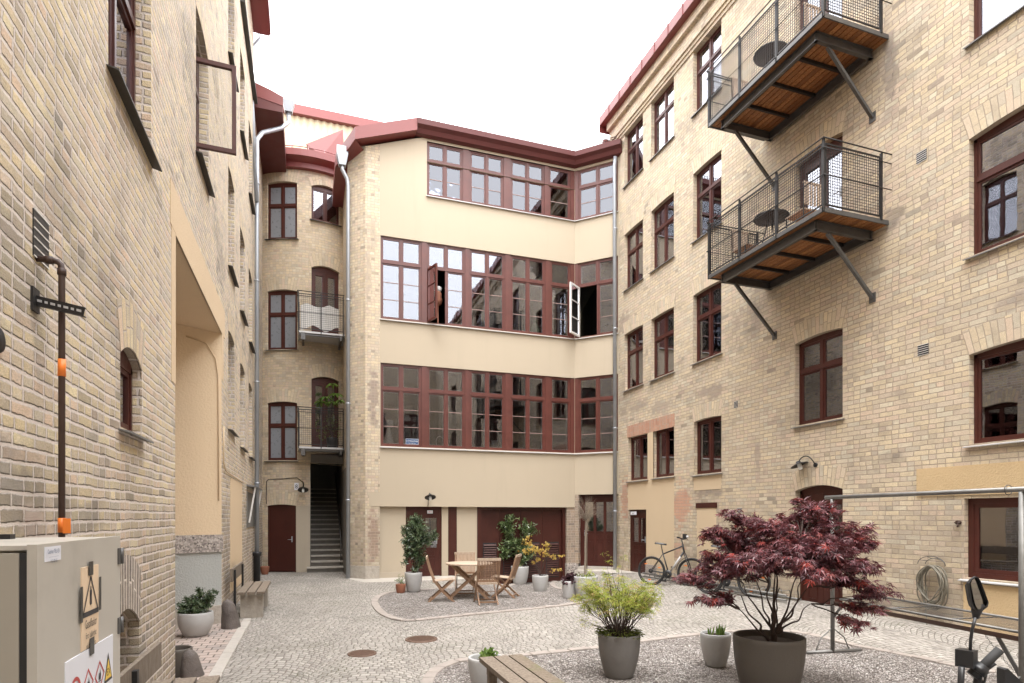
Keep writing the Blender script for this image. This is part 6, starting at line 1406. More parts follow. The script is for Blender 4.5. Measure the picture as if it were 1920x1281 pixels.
# low bowl behind the bench
t, p, k, h = potted('potted_herb', 910, 1299, 69, 60, 'low wide grey bowl with a clump of green herbs behind the wooden bench', 'pot', bot=.70, soil=.05, lip=.03)
U0, V0 = 910, 1299; bush(t, p, bl([(918, 1232, 13, 6, -.03), (908, 1234, 8, 4, .02)]), 'fresh', 230, .05, .03, [], R_)
# left wall pots
t, p, k, h = potted('potted_shrub', 354.5, 1198, 60, 46, 'round grey pot with a low dark green box shrub in front of the gateway', 'pot', bot=.62, belly=.02)
U0, V0 = 354.5, 1198
bush(t, p, bl([(350, 1136, 24, 16, 0), (336, 1142, 15, 12, -.05), (370, 1134, 18, 14, 0), (362, 1115, 9, 10, 0), (383, 1122, 8, 11, 0), (390, 1112, 4, 5, 0), (352, 1150, 26, 8, -.05)]), 'green', 2600, .038, .019, [], R_)
pc = Vector((-1.36, 7.42, 0)); t = thing('plant_pot', 'dark grey empty pot tucked behind the nearest fender stone at the left wall', 'pot', tuple(pc), 'pot plants in the yard'); pot_parts(t, pc, .16, .12, .30, 'pot_dark')
t, p, k, h = potted('plant_pot', 494, 1078, 16, 15, 'small brown clay pot by the red door of the tower', 'terra', cat='pot')

# red Japanese maple
zc = 6.12; pb = at(1441.5, 1193, zc); pb.z = 0
t = thing('potted_maple', 'spreading red maple in the largest taupe pot at the front right', 'potted plant', tuple(pb), 'pot plants in the yard'); ph = .53; pot_parts(t, pb, .345, .27, ph, 'pot_dark', soil=.06, lip=.022, n=56)
k = zc/FPX; U0, V0 = 1450, 1200; base = pb+W3((1450-1441.5)*k, 0, ph-.06); r = random.Random(77)
def mp(u, v, y): return pb+W3((u-1441.5)*k, y, CZ-(v-HY)*k)
pads = [(1352, 1036, 46, 15, 0), (1302, 1078, 30, 7, -.1), (1470, 1000, 60, 16, -.2), (1520, 1040, 60, 16, -.1), (1400, 1015, 50, 14, .2), (1570, 1015, 50, 15, -.2), (1450, 985, 50, 12, .3), (1610, 1060, 36, 12, 0), (1420, 1040, 60, 15, -.6), (1480, 1060, 50, 12, -.55), (1370, 1000, 48, 14, .1), (1430, 985, 40, 12, -.2), (1490, 975, 40, 12, .2), (1535, 972, 44, 16, 0), (1590, 990, 40, 14, -.1), (1620, 1012, 32, 10, .1), (1628, 1110, 26, 7, -.1), (1590, 1085, 40, 12, .1), (1430, 1020, 60, 16, .35), (1500, 1020, 60, 16, .4), (1560, 1020, 55, 16, .3), (1350, 1065, 45, 11, .3),
        (1325, 1118, 38, 6, -.15), (1350, 1112, 24, 5, -.1), (1600, 1132, 38, 9, -.2), (1575, 1155, 26, 7, -.3), (1555, 948, 30, 10, .1), (1405, 968, 34, 7, 0), (1440, 1020, 55, 15, -.45), (1500, 1015, 55, 15, -.5), (1390, 1035, 50, 14, -.4), (1550, 1045, 50, 14, -.4), (1420, 1055, 50, 12, -.2), (1385, 1072, 45, 10, .1), (1520, 1060, 50, 12, .1), (1560, 1080, 40, 11, -.3), (1355, 1052, 38, 12, -.25), (1600, 1045, 40, 12, .2), (1340, 990, 22, 7, 0), (1375, 960, 20, 5, .1), (1500, 938, 14, 5, 0), (1515, 955, 26, 8, -.1), (1460, 1040, 70, 14, .1), (1322, 1000, 12, 5, -.1), (1630, 1020, 20, 6, 0), (1285, 1080, 22, 6, 0), (1615, 1095, 30, 9, -.3)]
f = MB(); s = MB(); limbs = []
for (u, v, y, r0) in ((1400, 1120, .15, .016), (1380, 1140, -.1, .014), (1430, 1090, -.15, .018), (1470, 1080, .2, .018), (1505, 1100, -.1, .016), (1455, 1070, 0, .020), (1530, 1135, .1, .013), (1415, 1100, .3, .014), (1490, 1110, .35, .014), (1440, 1075, .35, .012), (1475, 1060, -.3, .013), (1520, 1080, .1, .012)):
    e = mp(u, v, y); P = twig(s, base+W3(r.uniform(-.02, .02), r.uniform(-.02, .02), -.02 if len(limbs) < 3 else r.uniform(.05, .13)), e, r0*1.05, r0*.28, r, .05, 6, -.07); limbs.append(P)
s.tube([base-Vector((0, 0, .04)), base+Vector((.005, 0, .07)), base+Vector((-.01, 0, .16))], [.040, .030, .020], 9, caps=False)
joints = [q for P in limbs for q in P[3:]]
for (u, v, rx, rz_, y) in pads:
    c = mp(u, v, y); n_sh = int(5+rx*rz_/33); base_j = min(joints, key=lambda q: (q-c).length+abs(q.z-c.z)*.5 if q.z < c.z+.15 else 9); hub = c-Vector((0, 0, rz_*k*1.1)); P = twig(s, base_j, hub, .0075, .004, r, .06, 6, .03)
    for i in range(n_sh):
        a = r.uniform(0, 2*pi); rho = sqrt(r.random()); e = c+W3(cos(a)*rho*rx*k, sin(a)*rho*rx*k*.8, (r.uniform(-.5, .9)-.9*rho*rho)*rz_*k*1.0); src = P[r.choice((3, 4, 5, 6))]
        Q = twig(s, src, e, .0028, .0009, r, .06, 4, .03); out = (e-base_j); out.z *= .4; out = out.normalized() if out.length > 1e-4 else Vector((1, 0, 0))
        for q in Q[2:]:
            for j in range(2):
                dr = (out+rvec(r)*1.0); dr.z -= .35; nr = Vector((r.uniform(-.5, .5), r.uniform(-.5, .5), 1)); leaf_palm(f, q+rvec(r)*.035, dr.normalized(), nr, r.uniform(.055, .092), 7, .165, .30)
s.build('trunk', M['bark'], t); f.build('crown', M['maple'], t)

# lower tower balcony plant
pp_ = at(632, 838, 18.6); pp_ = Vector((.72, 19.25, 3.82)); t = thing('potted_plant', 'large-leaved houseplant on the lower tower balcony, reaching above the rail', 'potted plant', tuple(pp_)); pot_parts(t, pp_, .17, .13, .32, 'black', n=20)
f = MB(); s = MB(); r = random.Random(8)
for (x, z) in ((0, 2.0), (-.35, 1.45), (.0, 1.45), (-.2, 1.6), (.25, 1.5), (.12, 1.7)):
    e = pp_+W3(x, 0, z); twig(s, pp_+Vector((0, 0, .3)), e-Vector((0, 0, .03)), .010, .004, r, .03)
    for i in range(9): a = i*2*pi/9; leaf_ovate(f, e, Vector((cos(a), sin(a), r.uniform(-.7, -.1))), Vector((0, 0, 1)), r.uniform(.22, .32), .09)
for i in range(160): q = pp_+W3(r.uniform(-.5, .25), r.uniform(-.12, .1), r.uniform(.3, 1.0)); leaf_ovate(f, q, rvec(r), Vector((0, 0, 1)), .05, .03)
s.build('stem', M['bark'], t); f.build('foliage', M['fresh'], t)

# ================================================================ FURNITURE
def chair(t):
    """folding teak slatted chair, sitter faces +y; sides at x = +-.22"""
    for x in (-.215, .215):
        m = MB(); P = [(x, -.30, .90), (x, -.235, .66), (x, -.155, .44), (x, .02, .215), (x, .26, .0)]   # back upright runs down to the front foot
        for i in range(4): m.bar(P[i], P[i+1], .022, .042, up=(1, 0, 0)) if False else m.bar(P[i], P[i+1], .022, .040, up=(0, 1, .3))
        m.build('leg', M['teak'], t)
        m = MB(); xx = x*.86; m.bar((xx, .24, .445), (xx, -.27, .0), .022, .038, up=(0, 1, .3)); m.build('leg', M['teak'], t)
    m = MB(); m.bar((-.235, -.303, .905), (.235, -.303, .905), .028, .05); m.build('top_rail', M['teak_pale'], t)
    m = MB(); n = 13
    for i in range(n):
        x = -.185+.37*i/(n-1); m.bar((x, -.300, .885), (x, -.238, .66), .020, .009, up=(0, 1, 0)); m.bar((x, -.238, .66), (x, -.165, .475), .020, .009, up=(0, 1, 0))
    m.bar((-.205, -.163, .47), (.205, -.163, .47), .022, .045); m.build('backrest', M['teak'], t)
    m = MB()
    for i in range(11): x = -.18+.36*i/10; m.bar((x, -.18, .425), (x, .24, .455), .026, .012)
    m.bar((-.20, .25, .45), (.20, .25, .45), .030, .028); m.bar((-.20, -.17, .415), (.20, -.17, .415), .025, .025); m.build('seat', M['teak_pale'], t)
    for (xx, y, z, w_, h_) in ((.2, .215, .055, .02, .03), (.19, -.215, .06, .02, .03), (.18, 0, .235, .014, .014)): m = MB(); m.bar((-xx, y, z), (xx, y, z), w_, h_); m.build('stretcher', M['teak'], t)
def ang_to(d): return atan2(-d.x, d.y)
tp = gp(880, 1121)
t = local('garden_table', 'round slatted teak folding table on the gravel between four chairs', 'table', tuple(tp), None, -TH)
m = MB(); n = 11
for i in range(n):
    y = -.46+.92*(i+.5)/n; w_ = sqrt(max(.01, .50**2-y*y)); m.box((-w_, y-.040, .728), (w_, y+.040, .748))
m.lathe([(.455, .722), (.505, .722), (.505, .752), (.455, .752), (.455, .722)], (0, 0, 0), 36); m.build('table_top', M['teak_pale'], t)
for y in (-.28, .28):
    m = MB(); m.bar((-.42, y, 0), (.36, y, .72), .028, .055, up=(1, 0, .3)); m.build('leg', M['teak'], t); m = MB(); yy = y*.82; m.bar((.42, yy, 0), (-.36, yy, .72), .028, .055, up=(1, 0, .3)); m.build('leg', M['teak'], t)
for (x, y, z, w_) in ((-.31, .28, .10, .04), (.31, .23, .10, .04), (-.34, .28, .70, .04), (.34, .28, .70, .04), (.132, .28, .5, .03), (.219, .28, .58, .03)): m = MB(); m.bar((x, -y, z), (x, y, z), .03, w_); m.build('stretcher', M['teak'], t)
ct = local('garden_chair', 'x', 'chair', (0, 0, 0), 'folding teak chairs round the table'); chair(ct)
cp_ = [(gp(828, 1127), None, 'teak folding chair left of the round table, seen side on'), (gp(872, 1115), None, 'pale teak folding chair behind the round table, facing the viewer'), (gp(912, 1132), None, 'teak folding chair in front of the table with its slatted back to the viewer'), (gp(947, 1120), None, 'teak folding chair right of the round table, in front of the laurel')]
aim = [CR*1+CFw*.12, -CFw+CR*.10, CFw*1+CR*-.22, -CR*1+CFw*.25]
for i, (pos_, _, lab) in enumerate(cp_):
    rz2 = ang_to(aim[i])
    if i == 0: ct.location = pos_; ct.rotation_euler = (0, 0, rz2); ct['label'] = lab; bpy.context.view_layer.update()
    else: dup(ct, pos_, rz2, lab)

# benches
def plank(mb, a, b, w_, h_, up=(0, 0, 1)): mb.bar(a, b, w_, h_, up)
a0 = at(898, 1238, 5.45); a0.z = .45; dirb = (CR*.317-CFw*.949).normalized(); wv = Vector((-dirb.y, dirb.x, 0)); wv = wv if wv.dot(CR) > 0 else -wv
t = thing('bench', 'backless bench of three weathered planks at the bottom centre of the view', 'bench', (a0.x, a0.y, 0))
for i in range(3):
    m = MB(); o = a0+wv*(.065+i*.140)+dirb*(-.03*i*0); m.bar(o, o+dirb*1.75, .125, .042); m.build('slat', M['mosswood'] if i == 2 else M['oldwood'], t)
for d_ in (.25, 1.45):
    m = MB(); o = a0+dirb*d_; m.bar(o+wv*.01-Vector((0, 0, .05)), o+wv*.40-Vector((0, 0, .05)), .07, .06); m.bar(o+wv*.05-Vector((0, 0, .08)), o+wv*.05-Vector((0, 0, .45)), .07, .07, up=(1, 0, 0)); m.bar(o+wv*.36-Vector((0, 0, .08)), o+wv*.36-Vector((0, 0, .45)), .07, .07, up=(1, 0, 0)); m.build('trestle', M['oldwood'], t)
def wall_bench(y0, y1, label, concrete=True, zback=(.64, .86), x0=-1.14, x1=-.68, yb=None, sb=3):
    t = thing('bench', label, 'bench', ((x0+x1)/2, y0, 0), 'benches along the left wall'); w_ = (x1-x0)/sb
    for i in range(sb): m = MB(); x = x0+w_*(i+.5); m.bar((x, y0, .44), (x, y1, .44), w_*.86, .04); m.build('slat', M['oldwood'], t)
    m = MB(); m.box((x0-.09, (yb or y0)-.0, zback[0]), (x0-.055, y1 if yb is None else yb+1.55, zback[1])); m.build('backrest', M['oldwood'], t)
    for y in (y0+.15, y1-.35):
        m = MB()
        if concrete: m.box((x0+.05, y, -.02), (x1-.05, y+.16, .419)); m.build('concrete_support', M['stone'], t)
        else: m.box((x0+.05, y, 0), (x1-.05, y+.08, .419)); m.build('support', M['oldwood'], t)
        m = MB(); m.box((x0-.055, y+.02, .1), (x0-.02, y+.08, zback[1]-.03)); m.build('back_post', M['steel_dark'], t)
    return t
wall_bench(11.1, 12.9, 'grey wooden bench on concrete blocks against the far left wall near the downpipe')
wall_bench(3.62, 5.38, 'grey wooden bench with a low plank back against the near left wall beside the cabinet', False, (.43, .645), -1.16, -.66, 4.45, 3)

def fender(u, v, w_, h_, label, lean=(0, 0)):
    p = gp(u, v); k = depth(p)/FPX; r = random.Random(int(u)); m = MB(); n = 18; rows = []
    p = p+CFw*(w_*k*.4); p.z = 0
    for i, zz in enumerate((-.02, .1, .35, .6, .8, .93, 1.0)):
        rad = w_*k/2*((1.0, .98, .88, .78, .68, .48, .12)[i]); b = len(m.v)
        for j in range(n): a = 2*pi*j/n; q = 1+.10*noise.noise(Vector((cos(a)*1.3, sin(a)*1.3, zz*3+u))); m.v.append(Vector((p.x+cos(a)*rad*q+lean[0]*zz, p.y+sin(a)*rad*q+lean[1]*zz, zz*h_*k)))
        rows.append(b)
    for i in range(6):
        for j in range(n): j2 = (j+1) % n; m.f.append([rows[i]+j, rows[i]+j2, rows[i+1]+j2, rows[i+1]+j]); m.u.append([(0, 0)]*4); m.sm.append(True)
    m.f.append([rows[-1]+j for j in range(n)]); m.u.append([(0, 0)]*n); m.sm.append(True)
    tag(m.build('fender_stone', M['dark_stone']), label, 'fender stone', 'dark stones guarding the gateway')
fender(427, 1181, 34, 55, 'dark rounded stone post at the far side of the gateway', (-.05, 0)); fender(352, 1273, 42, 52, 'dark rounded stone post at the near side of the gateway, lower left', (-.04, 0))

# ================================================================ BICYCLES
def bicycle(t, paint, stripe, saddlem, R=.355, spokes=28):
    """wheels in the x-z plane, front towards +x"""
    wb = 1.0
    for cx in (0, wb):
        m = MB(); m.tube([(cx+(R-.022)*cos(2*pi*i/40), 0, R+(R-.022)*sin(2*pi*i/40)) for i in range(40)], .024, 8, closed=True); wh = m.build('wheel', M['rubber'], t)
        m = MB(); m.tube([(cx+(R-.052)*cos(2*pi*i/40), 0, R+(R-.052)*sin(2*pi*i/40)) for i in range(40)], .011, 6, closed=True); m.build('rim', M['steel_dark'], wh)
        m = MB()
        for i in range(spokes):
            a = 2*pi*i/spokes; b = a+(.5 if i % 2 else -.5); m.tube([(cx+.02*cos(b), .03*(1 if i % 4 < 2 else -1), R+.02*sin(b)), (cx+(R-.06)*cos(a), 0, R+(R-.06)*sin(a))], .0016, 3, caps=False)
        m.tube([(cx, -.06, R), (cx, .06, R)], .018, 8); m.build('spokes', M['steel'], wh)
        m = MB()
        for a in (.4, 2.3, 4.5): m.box((cx+(R*.62)*cos(a)-.03, -.012, R+(R*.62)*sin(a)-.012), (cx+(R*.62)*cos(a)+.03, .012, R+(R*.62)*sin(a)+.012))
        m.build('reflector', M['orange'], wh)
    BB = Vector((.44, 0, .30)); ST = Vector((.27, 0, .83)); HT = Vector((.77, 0, 1.00)); HB = Vector((.805, 0, .85)); RA = Vector((0, 0, R)); FA = Vector((wb, 0, R))
    m = MB(); m.tube([BB, ST], .017, 8); m.tube([ST+Vector((.01, 0, -.06)), HT-Vector((0, 0, .02))], .018, 8); m.tube([BB, HB], .023, 10); m.tube([HT+Vector((-.005, 0, .03)), HB+Vector((.008, 0, -.03))], .024, 8)
    for y in (-.05, .05): m.tube([BB+Vector((0, y*.4, 0)), RA+Vector((0, y, 0))], .011, 6); m.tube([ST+Vector((0, 0, -.07)), RA+Vector((0, y, 0))], .009, 6)
    fr_ = m.build('frame', M[paint], t)
    m = MB(); m.tube([BB.lerp(HB, .12), BB.lerp(HB, .78)], .0236, 10); m.build('down_tube_stripe', M[stripe], fr_)
    m = MB(); 
    for y in (-.055, .055): m.tube([HB+Vector((.02, y, -.05)), FA+Vector((0, y, 0))], .014, 8)
    m.bar(HB+Vector((.012, -.06, -.05)), HB+Vector((.012, .06, -.05)), .03, .03); m.build('fork', M['black'], t)
    m = MB(); m.tube([ST, ST+Vector((-.035, 0, .16))], .013, 8); s0 = ST+Vector((-.04, 0, .165)); ring = []
    for (dx, hw_, z) in ((-.14, .07, .03), (-.10, .078, .035), (0, .05, .02), (.08, .022, .012), (.14, .016, .006)): ring.append([s0+Vector((dx, -hw_, z)), s0+Vector((dx, -hw_*.6, z+.025)), s0+Vector((dx, hw_*.6, z+.025)), s0+Vector((dx, hw_, z)), s0+Vector((dx, 0, z-.02))])
    for i in range(4):
        for j in range(5): m.poly([ring[i][j], ring[i][(j+1) % 5], ring[i+1][(j+1) % 5], ring[i+1][j]], smooth=True)
    m.poly(ring[0]); m.poly(ring[-1]); m.build('saddle', M['black'], t)
    m = MB(); st_ = HT+Vector((-.03, 0, .14)); m.tube([HT, st_], .014, 8); m.tube([st_, st_+Vector((.07, 0, .01))], .014, 8); hb_ = st_+Vector((.07, 0, .01)); m.tube([hb_+Vector((-.06, -.31, .03)), hb_+Vector((0, -.12, .0)), hb_, hb_+Vector((0, .12, 0)), hb_+Vector((-.06, .31, .03))], .012, 8)
    for y in (-1, 1): m.tube([hb_+Vector((-.06, y*.31, .03)), hb_+Vector((-.035, y*.20, .018))], .018, 8); m.tube([hb_+Vector((.01, y*.17, .0)), hb_+Vector((.0, y*.27, -.03))], .006, 5)
    m.build('handlebar', M['black'], t)
    m = MB(); m.box((hb_.x-.03, -.05, hb_.z), (hb_.x+.05, .05, hb_.z+.12)); m.build('handlebar_bag', M['black'], t); m = MB(); m.ball(hb_+Vector((.07, 0, .05)), .035, 10); m.build('headlight', M['sill_pale'], t)
    m = MB(); m.lathe([(.03, -.006), (.10, -.004), (.10, .004), (.03, .006)], (0, 0, 0), 24, Matrix.Rotation(radians(90), 4, 'X')); m.v = [p+BB+Vector((0, -.06, 0)) for p in m.v]
    m.bar(BB+Vector((0, -.08, 0)), BB+Vector((-.05, -.085, -.165)), .02, .012, up=(0, 1, 0)); m.bar(BB+Vector((0, .08, 0)), BB+Vector((.05, .085, .165)), .02, .012, up=(0, 1, 0)); m.box((BB.x-.1, -.16, BB.z-.18), (BB.x-.01, -.09, BB.z-.15)); m.box((BB.x+.01, .09, BB.z+.155), (BB.x+.1, .16, BB.z+.18)); m.build('crank', M['black'], t)
    m = MB(); m.lathe([(.02, -.02), (.055, -.015), (.055, .015), (.02, .02)], (0, 0, 0), 20, Matrix.Rotation(radians(90), 4, 'X')); m.v = [p+RA+Vector((0, -.04, 0)) for p in m.v]; m.tube([RA+Vector((0, -.045, .055)), BB+Vector((0, -.06, .098))], .004, 4); m.tube([RA+Vector((0, -.045, -.055)), BB+Vector((0, -.06, -.098))], .004, 4); m.build('gears', M['steel_dark'], t)
    m = MB(); P = [(wb+(R+.03)*cos(a), 0, R+(R+.03)*sin(a)) for a in [radians(x) for x in range(100, 175, 8)]]
    for i in range(len(P)-1): m.bar(P[i], P[i+1], .05, .006)
    m.build('mudguard', M['black'], t)
b0_ = gp(1221, 1097.5); b1_ = at(1298, 1095, 14.1); b1_.z = H(b1_.x, b1_.y); d = (b1_-b0_); rzb = atan2(d.y, d.x)
t = local('bicycle', 'black and white hybrid bicycle parked clear of the red maple, by the narrow door', 'bicycle', tuple(b0_), 'bicycles in the rack', rzb); bicycle(t, 'black', 'sill_pale', 'black'); t.rotation_euler = (radians(-3), 0, rzb)
b0_ = at(1328, 1113, 12.9); b0_.z = H(b0_.x, b0_.y); b1_ = at(1415, 1114.5, 12.15); d = (b1_-b0_); rzb = atan2(d.y, d.x)
t = local('bicycle', 'dark bicycle in the rack, half hidden behind the red maple', 'bicycle', tuple(b0_), 'bicycles in the rack', rzb); bicycle(t, 'steel_dark', 'steel_dark', 'black', .35)
t = thing('bicycle_rack', 'long low galvanised bicycle rack on the ground behind the bicycles', 'bicycle rack', (7.8, 12.5, 0)); m = MB()
ra, rb_ = gp(1205, 1084), gp(1475, 1131); ra.z = H(ra.x, ra.y); rb_.z = H(rb_.x, rb_.y); dv = (rb_-ra).normalized(); sv = Vector((-dv.y, dv.x, 0)); up = Vector((0, 0, 1))
for (o, z) in ((0, .05), (.0, .14)): m.tube([ra+sv*o+up*z, rb_+sv*o+up*z], .020, 8)
m.tube([ra+sv*.35+up*.05, rb_+sv*.35+up*.05], .02, 8); m.build('rail', M['steel_old'], t); m = MB(); L = (rb_-ra).length
for i in range(int(L/.22)):
    c = ra+dv*(.1+i*.22); m.tube([c+up*.05, c+sv*.02+up*.20, c+sv*.30+up*.20, c+sv*.35+up*.05], .009, 5)
m.build('wheel_loop', M['steel_old'], t)

# ================================================================ DRYING FRAME, HOSE, MOPED
t = thing('drying_frame', 'tall galvanised pipe frame with a fold-down wire drying rack at the right', 'drying frame', (6.3, 4.8, 0))
A1 = at(1561, 1225, 7.67); A1.z = 0; B1 = at(1916, 1200, 5.38); B1.z = 0; dv = (B1-A1).normalized(); nv = Vector((-dv.y, dv.x, 0)); nv = nv if nv.x > 0 else -nv; ZP = 1.99
m = MB(); m.tube([A1-dv*.12+Vector((0, 0, ZP)), B1+dv*.25+Vector((0, 0, ZP))], .025, 12); m.build('top_pipe', M['steel_old'], t)
for (q) in (A1, B1): m = MB(); m.tube([q+Vector((0, 0, .02)), q+Vector((0, 0, ZP-.02))], .025, 12); m.build('post', M['steel_old'], t)
for q in (A1, B1):
    m = MB(); m.tube([q-nv*.38+Vector((0, 0, .025)), q+nv*.42+Vector((0, 0, .025))], .022, 10); m.tube([q-nv*.25+Vector((0, 0, .03)), q-nv*.17+Vector((0, 0, .2)), q+Vector((0, 0, .33))], .008, 6); m.tube([q+nv*.25+Vector((0, 0, .03)), q+nv*.17+Vector((0, 0, .2)), q+Vector((0, 0, .33))], .008, 6); m.build('foot', M['steel_old'], t)
z1 = .70; m = MB(); m.bar(A1+Vector((0, 0, z1-.055)), B1+Vector((0, 0, z1-.055)), .006, .045); m.bar(A1+nv*.015+Vector((0, 0, z1-.075)), B1+nv*.015+Vector((0, 0, z1-.075)), .03, .006); m.build('angle_iron', M['rust'], t)
m = MB(); f0 = nv*.04; f1 = nv*.72; a0, a1, b0, b1 = A1+dv*.08+f0, A1+dv*.08+f1, B1-dv*.02+f0, B1-dv*.02+f1
Z = Vector((0, 0, z1)); m.tube([a0+Z, b0+Z], .014, 8); m.tube([a1+Z, b1+Z], .014, 8); m.tube([a0+Z, a1+Z], .014, 8); m.tube([b0+Z, b1+Z], .016, 8); m.build('rack_frame', M['steel_old'], t)
m = MB()
for i in range(1, 12): q = nv*.68*i/12; m.tube([a0+q+Z, (a0+b0)/2+q+Z-Vector((0, 0, .015)), b0+q+Z], .0028, 4)
for i in range(1, 3): c = a0.lerp(b0, i/3); m.tube([c+Z, c+f1-f0+Z], .006, 5)
m.build('wire', M['steel'], t)
m = MB(); m.bar(B1-dv*.25+nv*.04+Vector((0, 0, z1-.08)), B1+Vector((0, 0, z1-.4)), .012, .04); m.bar(A1+dv*.2+Vector((0, 0, z1-.03)), A1+Vector((0, 0, z1-.25)), .010, .03); m.build('strut', M['steel'], t)
m = MB(); c0 = B1-dv*.42+nv*.04+Vector((0, 0, z1-.03)); c1 = B1+nv*.02+Vector((0, 0, .28))
for i in range(22): 
    c = c0.lerp(c1, (i+.5)/22)-Vector((0, 0, .03*sin(pi*i/22))); ax = (c1-c0).normalized(); q1, q2 = frame_of(ax); q = q1 if i % 2 else q2; m.tube([c+ax*.014*cos(a)+q*.007*sin(a) for a in [2*pi*j/8 for j in range(8)]], .0022, 4, closed=True)
m.build('chain', M['steel_dark'], t)
m = MB(); c = B1-dv*.12+Vector((0, 0, ZP)); m.tube([c+dv*0+Vector((0, 0, .03))+(nv*cos(a)+Vector((0, 0, 1))*sin(a))*.045-Vector((0, 0, .03)) for a in [2*pi*j/14 for j in range(14)]], .004, 5, closed=True); m.build('ring', M['steel'], t)

s, z = RW.pix(1757, 1108); t = thing('garden_hose', 'grey-green hose coiled on a wire holder on the right wall under the ochre panel', 'hose', tuple(RW.pt(s, .1))); m = MB(); r = random.Random(2)
for i in range(11):
    w_ = .17+r.uniform(-.03, .05); hb = .55+r.uniform(-.07, .10); zt2 = rz(1757, 1060)-r.uniform(0, .03); d_ = .05+.012*i; P = []
    for j in range(28):
        a = 2*pi*j/28; x = w_*sin(a)*(1.0+.35*(cos(a) < 0)*abs(cos(a))*-.3); zz = zt2-hb*.5*(1-cos(a))*1.0+0; P.append(RW.pt(s+x+.02*sin(3*a+i), max(.03, zz), d_+.015*sin(2*a+i)))
    m.tube(P, .0095, 6, closed=True)
m.tube([RW.pt(s-.1, .35, .1), RW.pt(s-.05, .12, .14), RW.pt(s+.1, .04, .2), RW.pt(s+.35, .02, .3), RW.pt(s+.7, .02, .25)], .0095, 6); m.build('hose', M['hose'], t)
m = MB(); zz = rz(1757, 1055)
for rr_ in (.15, .21): m.tube([RW.pt(s+rr_*cos(a), zz-.03+rr_*.6*sin(a), .04 if rr_ < .2 else .12) for a in [pi*j/14 for j in range(15)]], .005, 6)
for a in (.5, 1.2, 1.9, 2.6): m.tube([RW.pt(s+.15*cos(a), zz-.03+.09*sin(a), .04), RW.pt(s+.21*cos(a), zz-.03+.126*sin(a), .12)], .004, 5)
m.build('hose_holder', M['steel'], t)
s, z = RW.pix(1799, 980); m = MB(); m.tube([RW.pt(s, z, 0), RW.pt(s, z, .05)], .03, 10); m.tube([RW.pt(s, z, .03), RW.pt(s+.02, z-.06, .07)], .012, 6); m.tube([RW.pt(s-.04, z+.0, .05), RW.pt(s+.05, z+.0, .05)], .008, 6); tag(m.build('water_tap', M['rust']), 'old dark water tap on the brick beside the ochre-panel window', 'tap')

# moped: only its mirror and handlebar reach into the view
mz = 3.35; G = at(1868, 1222, mz); hub = at(1822, 1245, mz+.05); 
t = thing('moped', 'black moped parked at the lower right corner, only mirror and handlebar in view', 'moped', (hub.x+.3, hub.y-.2, 0))
X_ = (G-at(1832, 1262, mz)).normalized(); 
m = MB(); a = at(1842, 1250, mz); b = at(1875, 1218, mz-.02); m.tube([a, a.lerp(b, .1), b], [.022, .024, .024], 14); m.build('grip', M['rubber'], t)
m = MB(); c = at(1836, 1256, mz); ax = (b-a).normalized(); m.tube([c-ax*.05, c+ax*.035], .034, 14); m.tube([c-ax*.02, c+ax*.02], .042, 14); m.tube([c+Vector((0, 0, -.02)), c+Vector((.03, 0, -.09)), c+Vector((-.02, 0, -.13))], .008, 6); m.tube([c+Vector((.02, .01, -.03)), c+ax*.12+Vector((.0, .0, -.05))], .010, 6); m.build('switch_housing', M['black'], t)
m = MB(); q = at(1812, 1233, mz+.02); m.bar(q-Vector((0, 0, .05)), q+Vector((0, 0, .045)), .085, .075, up=(1, .3, 0)); o = m.build('brake_reservoir', M['black'], t); bv = o.modifiers.new('bevel', 'BEVEL'); bv.width = .008; bv.segments = 2
m = MB(); P = [at(1836, 1250, mz), at(1834, 1268, mz), at(1830, 1300, mz), at(1822, 1345, mz)]; m.tube(P, .020, 10); m.tube([at(1803, 1250, mz), at(1801, 1290, mz), at(1806, 1345, mz)], .016, 10); m.tube([at(1850, 1262, mz-.02), at(1846, 1278, mz-.02), at(1835, 1296, mz), at(1826, 1330, mz)], .006, 6); m.build('handlebar', M['black'], t)
m = MB(); m.tube([at(1819, 1228, mz), at(1820, 1200, mz), at(1823, 1180, mz), at(1829, 1158, mz)], .0085, 8); m.tube([at(1818, 1235, mz), at(1819, 1222, mz)], .020, 10); m.build('mirror_stem', M['black'], t)
mo = [(1817, 1094), (1822, 1086), (1830, 1081), (1834, 1082), (1839, 1090), (1847, 1110), (1854, 1130), (1852, 1138), (1842, 1146), (1832, 1147), (1826, 1140), (1822, 1125)]
bk = CFw*.045; m = MB(); F_ = [at(u, v, mz) for u, v in mo]; cen = sum(F_, Vector())/len(F_); Bk = [cen+(p-cen)*.82+bk+Vector((0, 0, -.006)) for p in F_]; Mi = [cen+(p-cen)*1.0+bk*.35 for p in F_]; n = len(F_)
for i in range(n):
    j = (i+1) % n; m.poly([F_[i], F_[j], Mi[j], Mi[i]], smooth=True); m.poly([Mi[i], Mi[j], Bk[j], Bk[i]], smooth=True)
m.poly(Bk); In = [cen+(p-cen)*.90+Vector((0, 0, .004)) for p in F_]
for i in range(n): j = (i+1) % n; m.poly([F_[i], F_[j], In[j], In[i]])
m.tube([at(1829, 1160, mz+.02), at(1831, 1146, mz+.02), at(1835, 1134, mz+.03)], [.014, .026, .03], 10); mh = m.build('mirror', M['black'], t)
mm = newmat('mirror_glass')[0]; b_ = mm.node_tree.nodes['Principled BSDF']; b_.inputs['Base Color'].default_value = (.42, .43, .45, 1); b_.inputs['Metallic'].default_value = 1; b_.inputs['Roughness'].default_value = .03
m = MB(); m.poly([p+CFw*.003+CFw*((p-cen).dot(CR))*.30+CFw*(p.z-cen.z)*.10 for p in In]); m.build('mirror_glass', mm, mh)
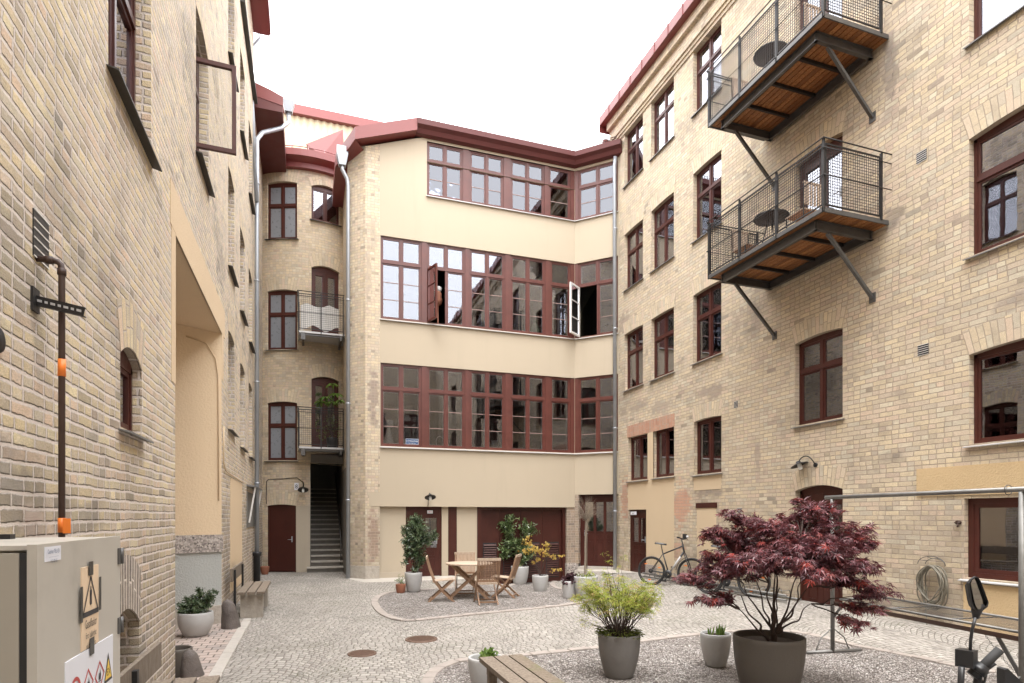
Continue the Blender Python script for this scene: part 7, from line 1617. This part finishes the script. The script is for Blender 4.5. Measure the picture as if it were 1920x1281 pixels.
# the rest of it, below and beyond the frame
bx = hub+CR*.02; bx.z = 0; fd = (CR*.35+CFw*.1).normalized(); fwd = Vector((-.25, .97, 0)).normalized()
m = MB(); top = at(1815, 1345, mz); low = Vector((top.x+fwd.x*.12, top.y+fwd.y*.12, .30)); m.tube([top, Vector((low.x, low.y, .62))], .028, 10); m.tube([Vector((low.x, low.y, .62)), low+fwd*.05], .022, 8); m.build('fork', M['black'], t)
for (o_, nm) in ((0.05, 'wheel'), (-1.15, 'wheel')):
    c = low+fwd*o_; c.z = .245; m = MB(); m.tube([c+fwd*.2*cos(a)+Vector((0, 0, .2*sin(a))) for a in [2*pi*i/28 for i in range(28)]], .045, 8, closed=True); w0 = m.build(nm, M['rubber'], t); m = MB(); m.tube([c+fwd*.15*cos(a)+Vector((0, 0, .15*sin(a))) for a in [2*pi*i/24 for i in range(24)]], .014, 6, closed=True)
    for i in range(5): a = 2*pi*i/5; m.tube([c, c+fwd*.15*cos(a)+Vector((0, 0, .15*sin(a)))], .012, 5)
    m.build('rim', M['steel'], w0)
m = MB(); sd2 = Vector((-fwd.y, fwd.x, 0)); c = low-fwd*.15; prof = [(0, .35), (0, .72), (-.12, .72), (-.2, .30), (-.5, .28), (-.55, .55), (-1.15, .62), (-1.25, .50), (-1.0, .30), (-.55, .20), (-.15, .2)]; m.prism([Vector((c.x, c.y, 0))+fwd*x+Vector((0, 0, z))-sd2*.13 for x, z in prof], sd2*.26); m.build('body', M['black'], t)
m = MB(); m.prism([Vector((c.x, c.y, 0))+fwd*x+Vector((0, 0, z))-sd2*.12 for x, z in [(-.50, .58), (-.55, .68), (-1.15, .74), (-1.25, .64)]], sd2*.24); m.build('seat', M['rubber'], t)
# second handlebar end with its lever guard peeping in at the corner
m = MB(); q = [at(u, v, 3.0) for u, v in ((1884, 1256), (1890, 1254), (1922, 1284), (1935, 1330), (1905, 1330), (1884, 1290))]; m.prism(q, CFw*.05); o = m.build('windshield', M['black'], t); bv = o.modifiers.new('bevel', 'BEVEL'); bv.width = .008; bv.segments = 2
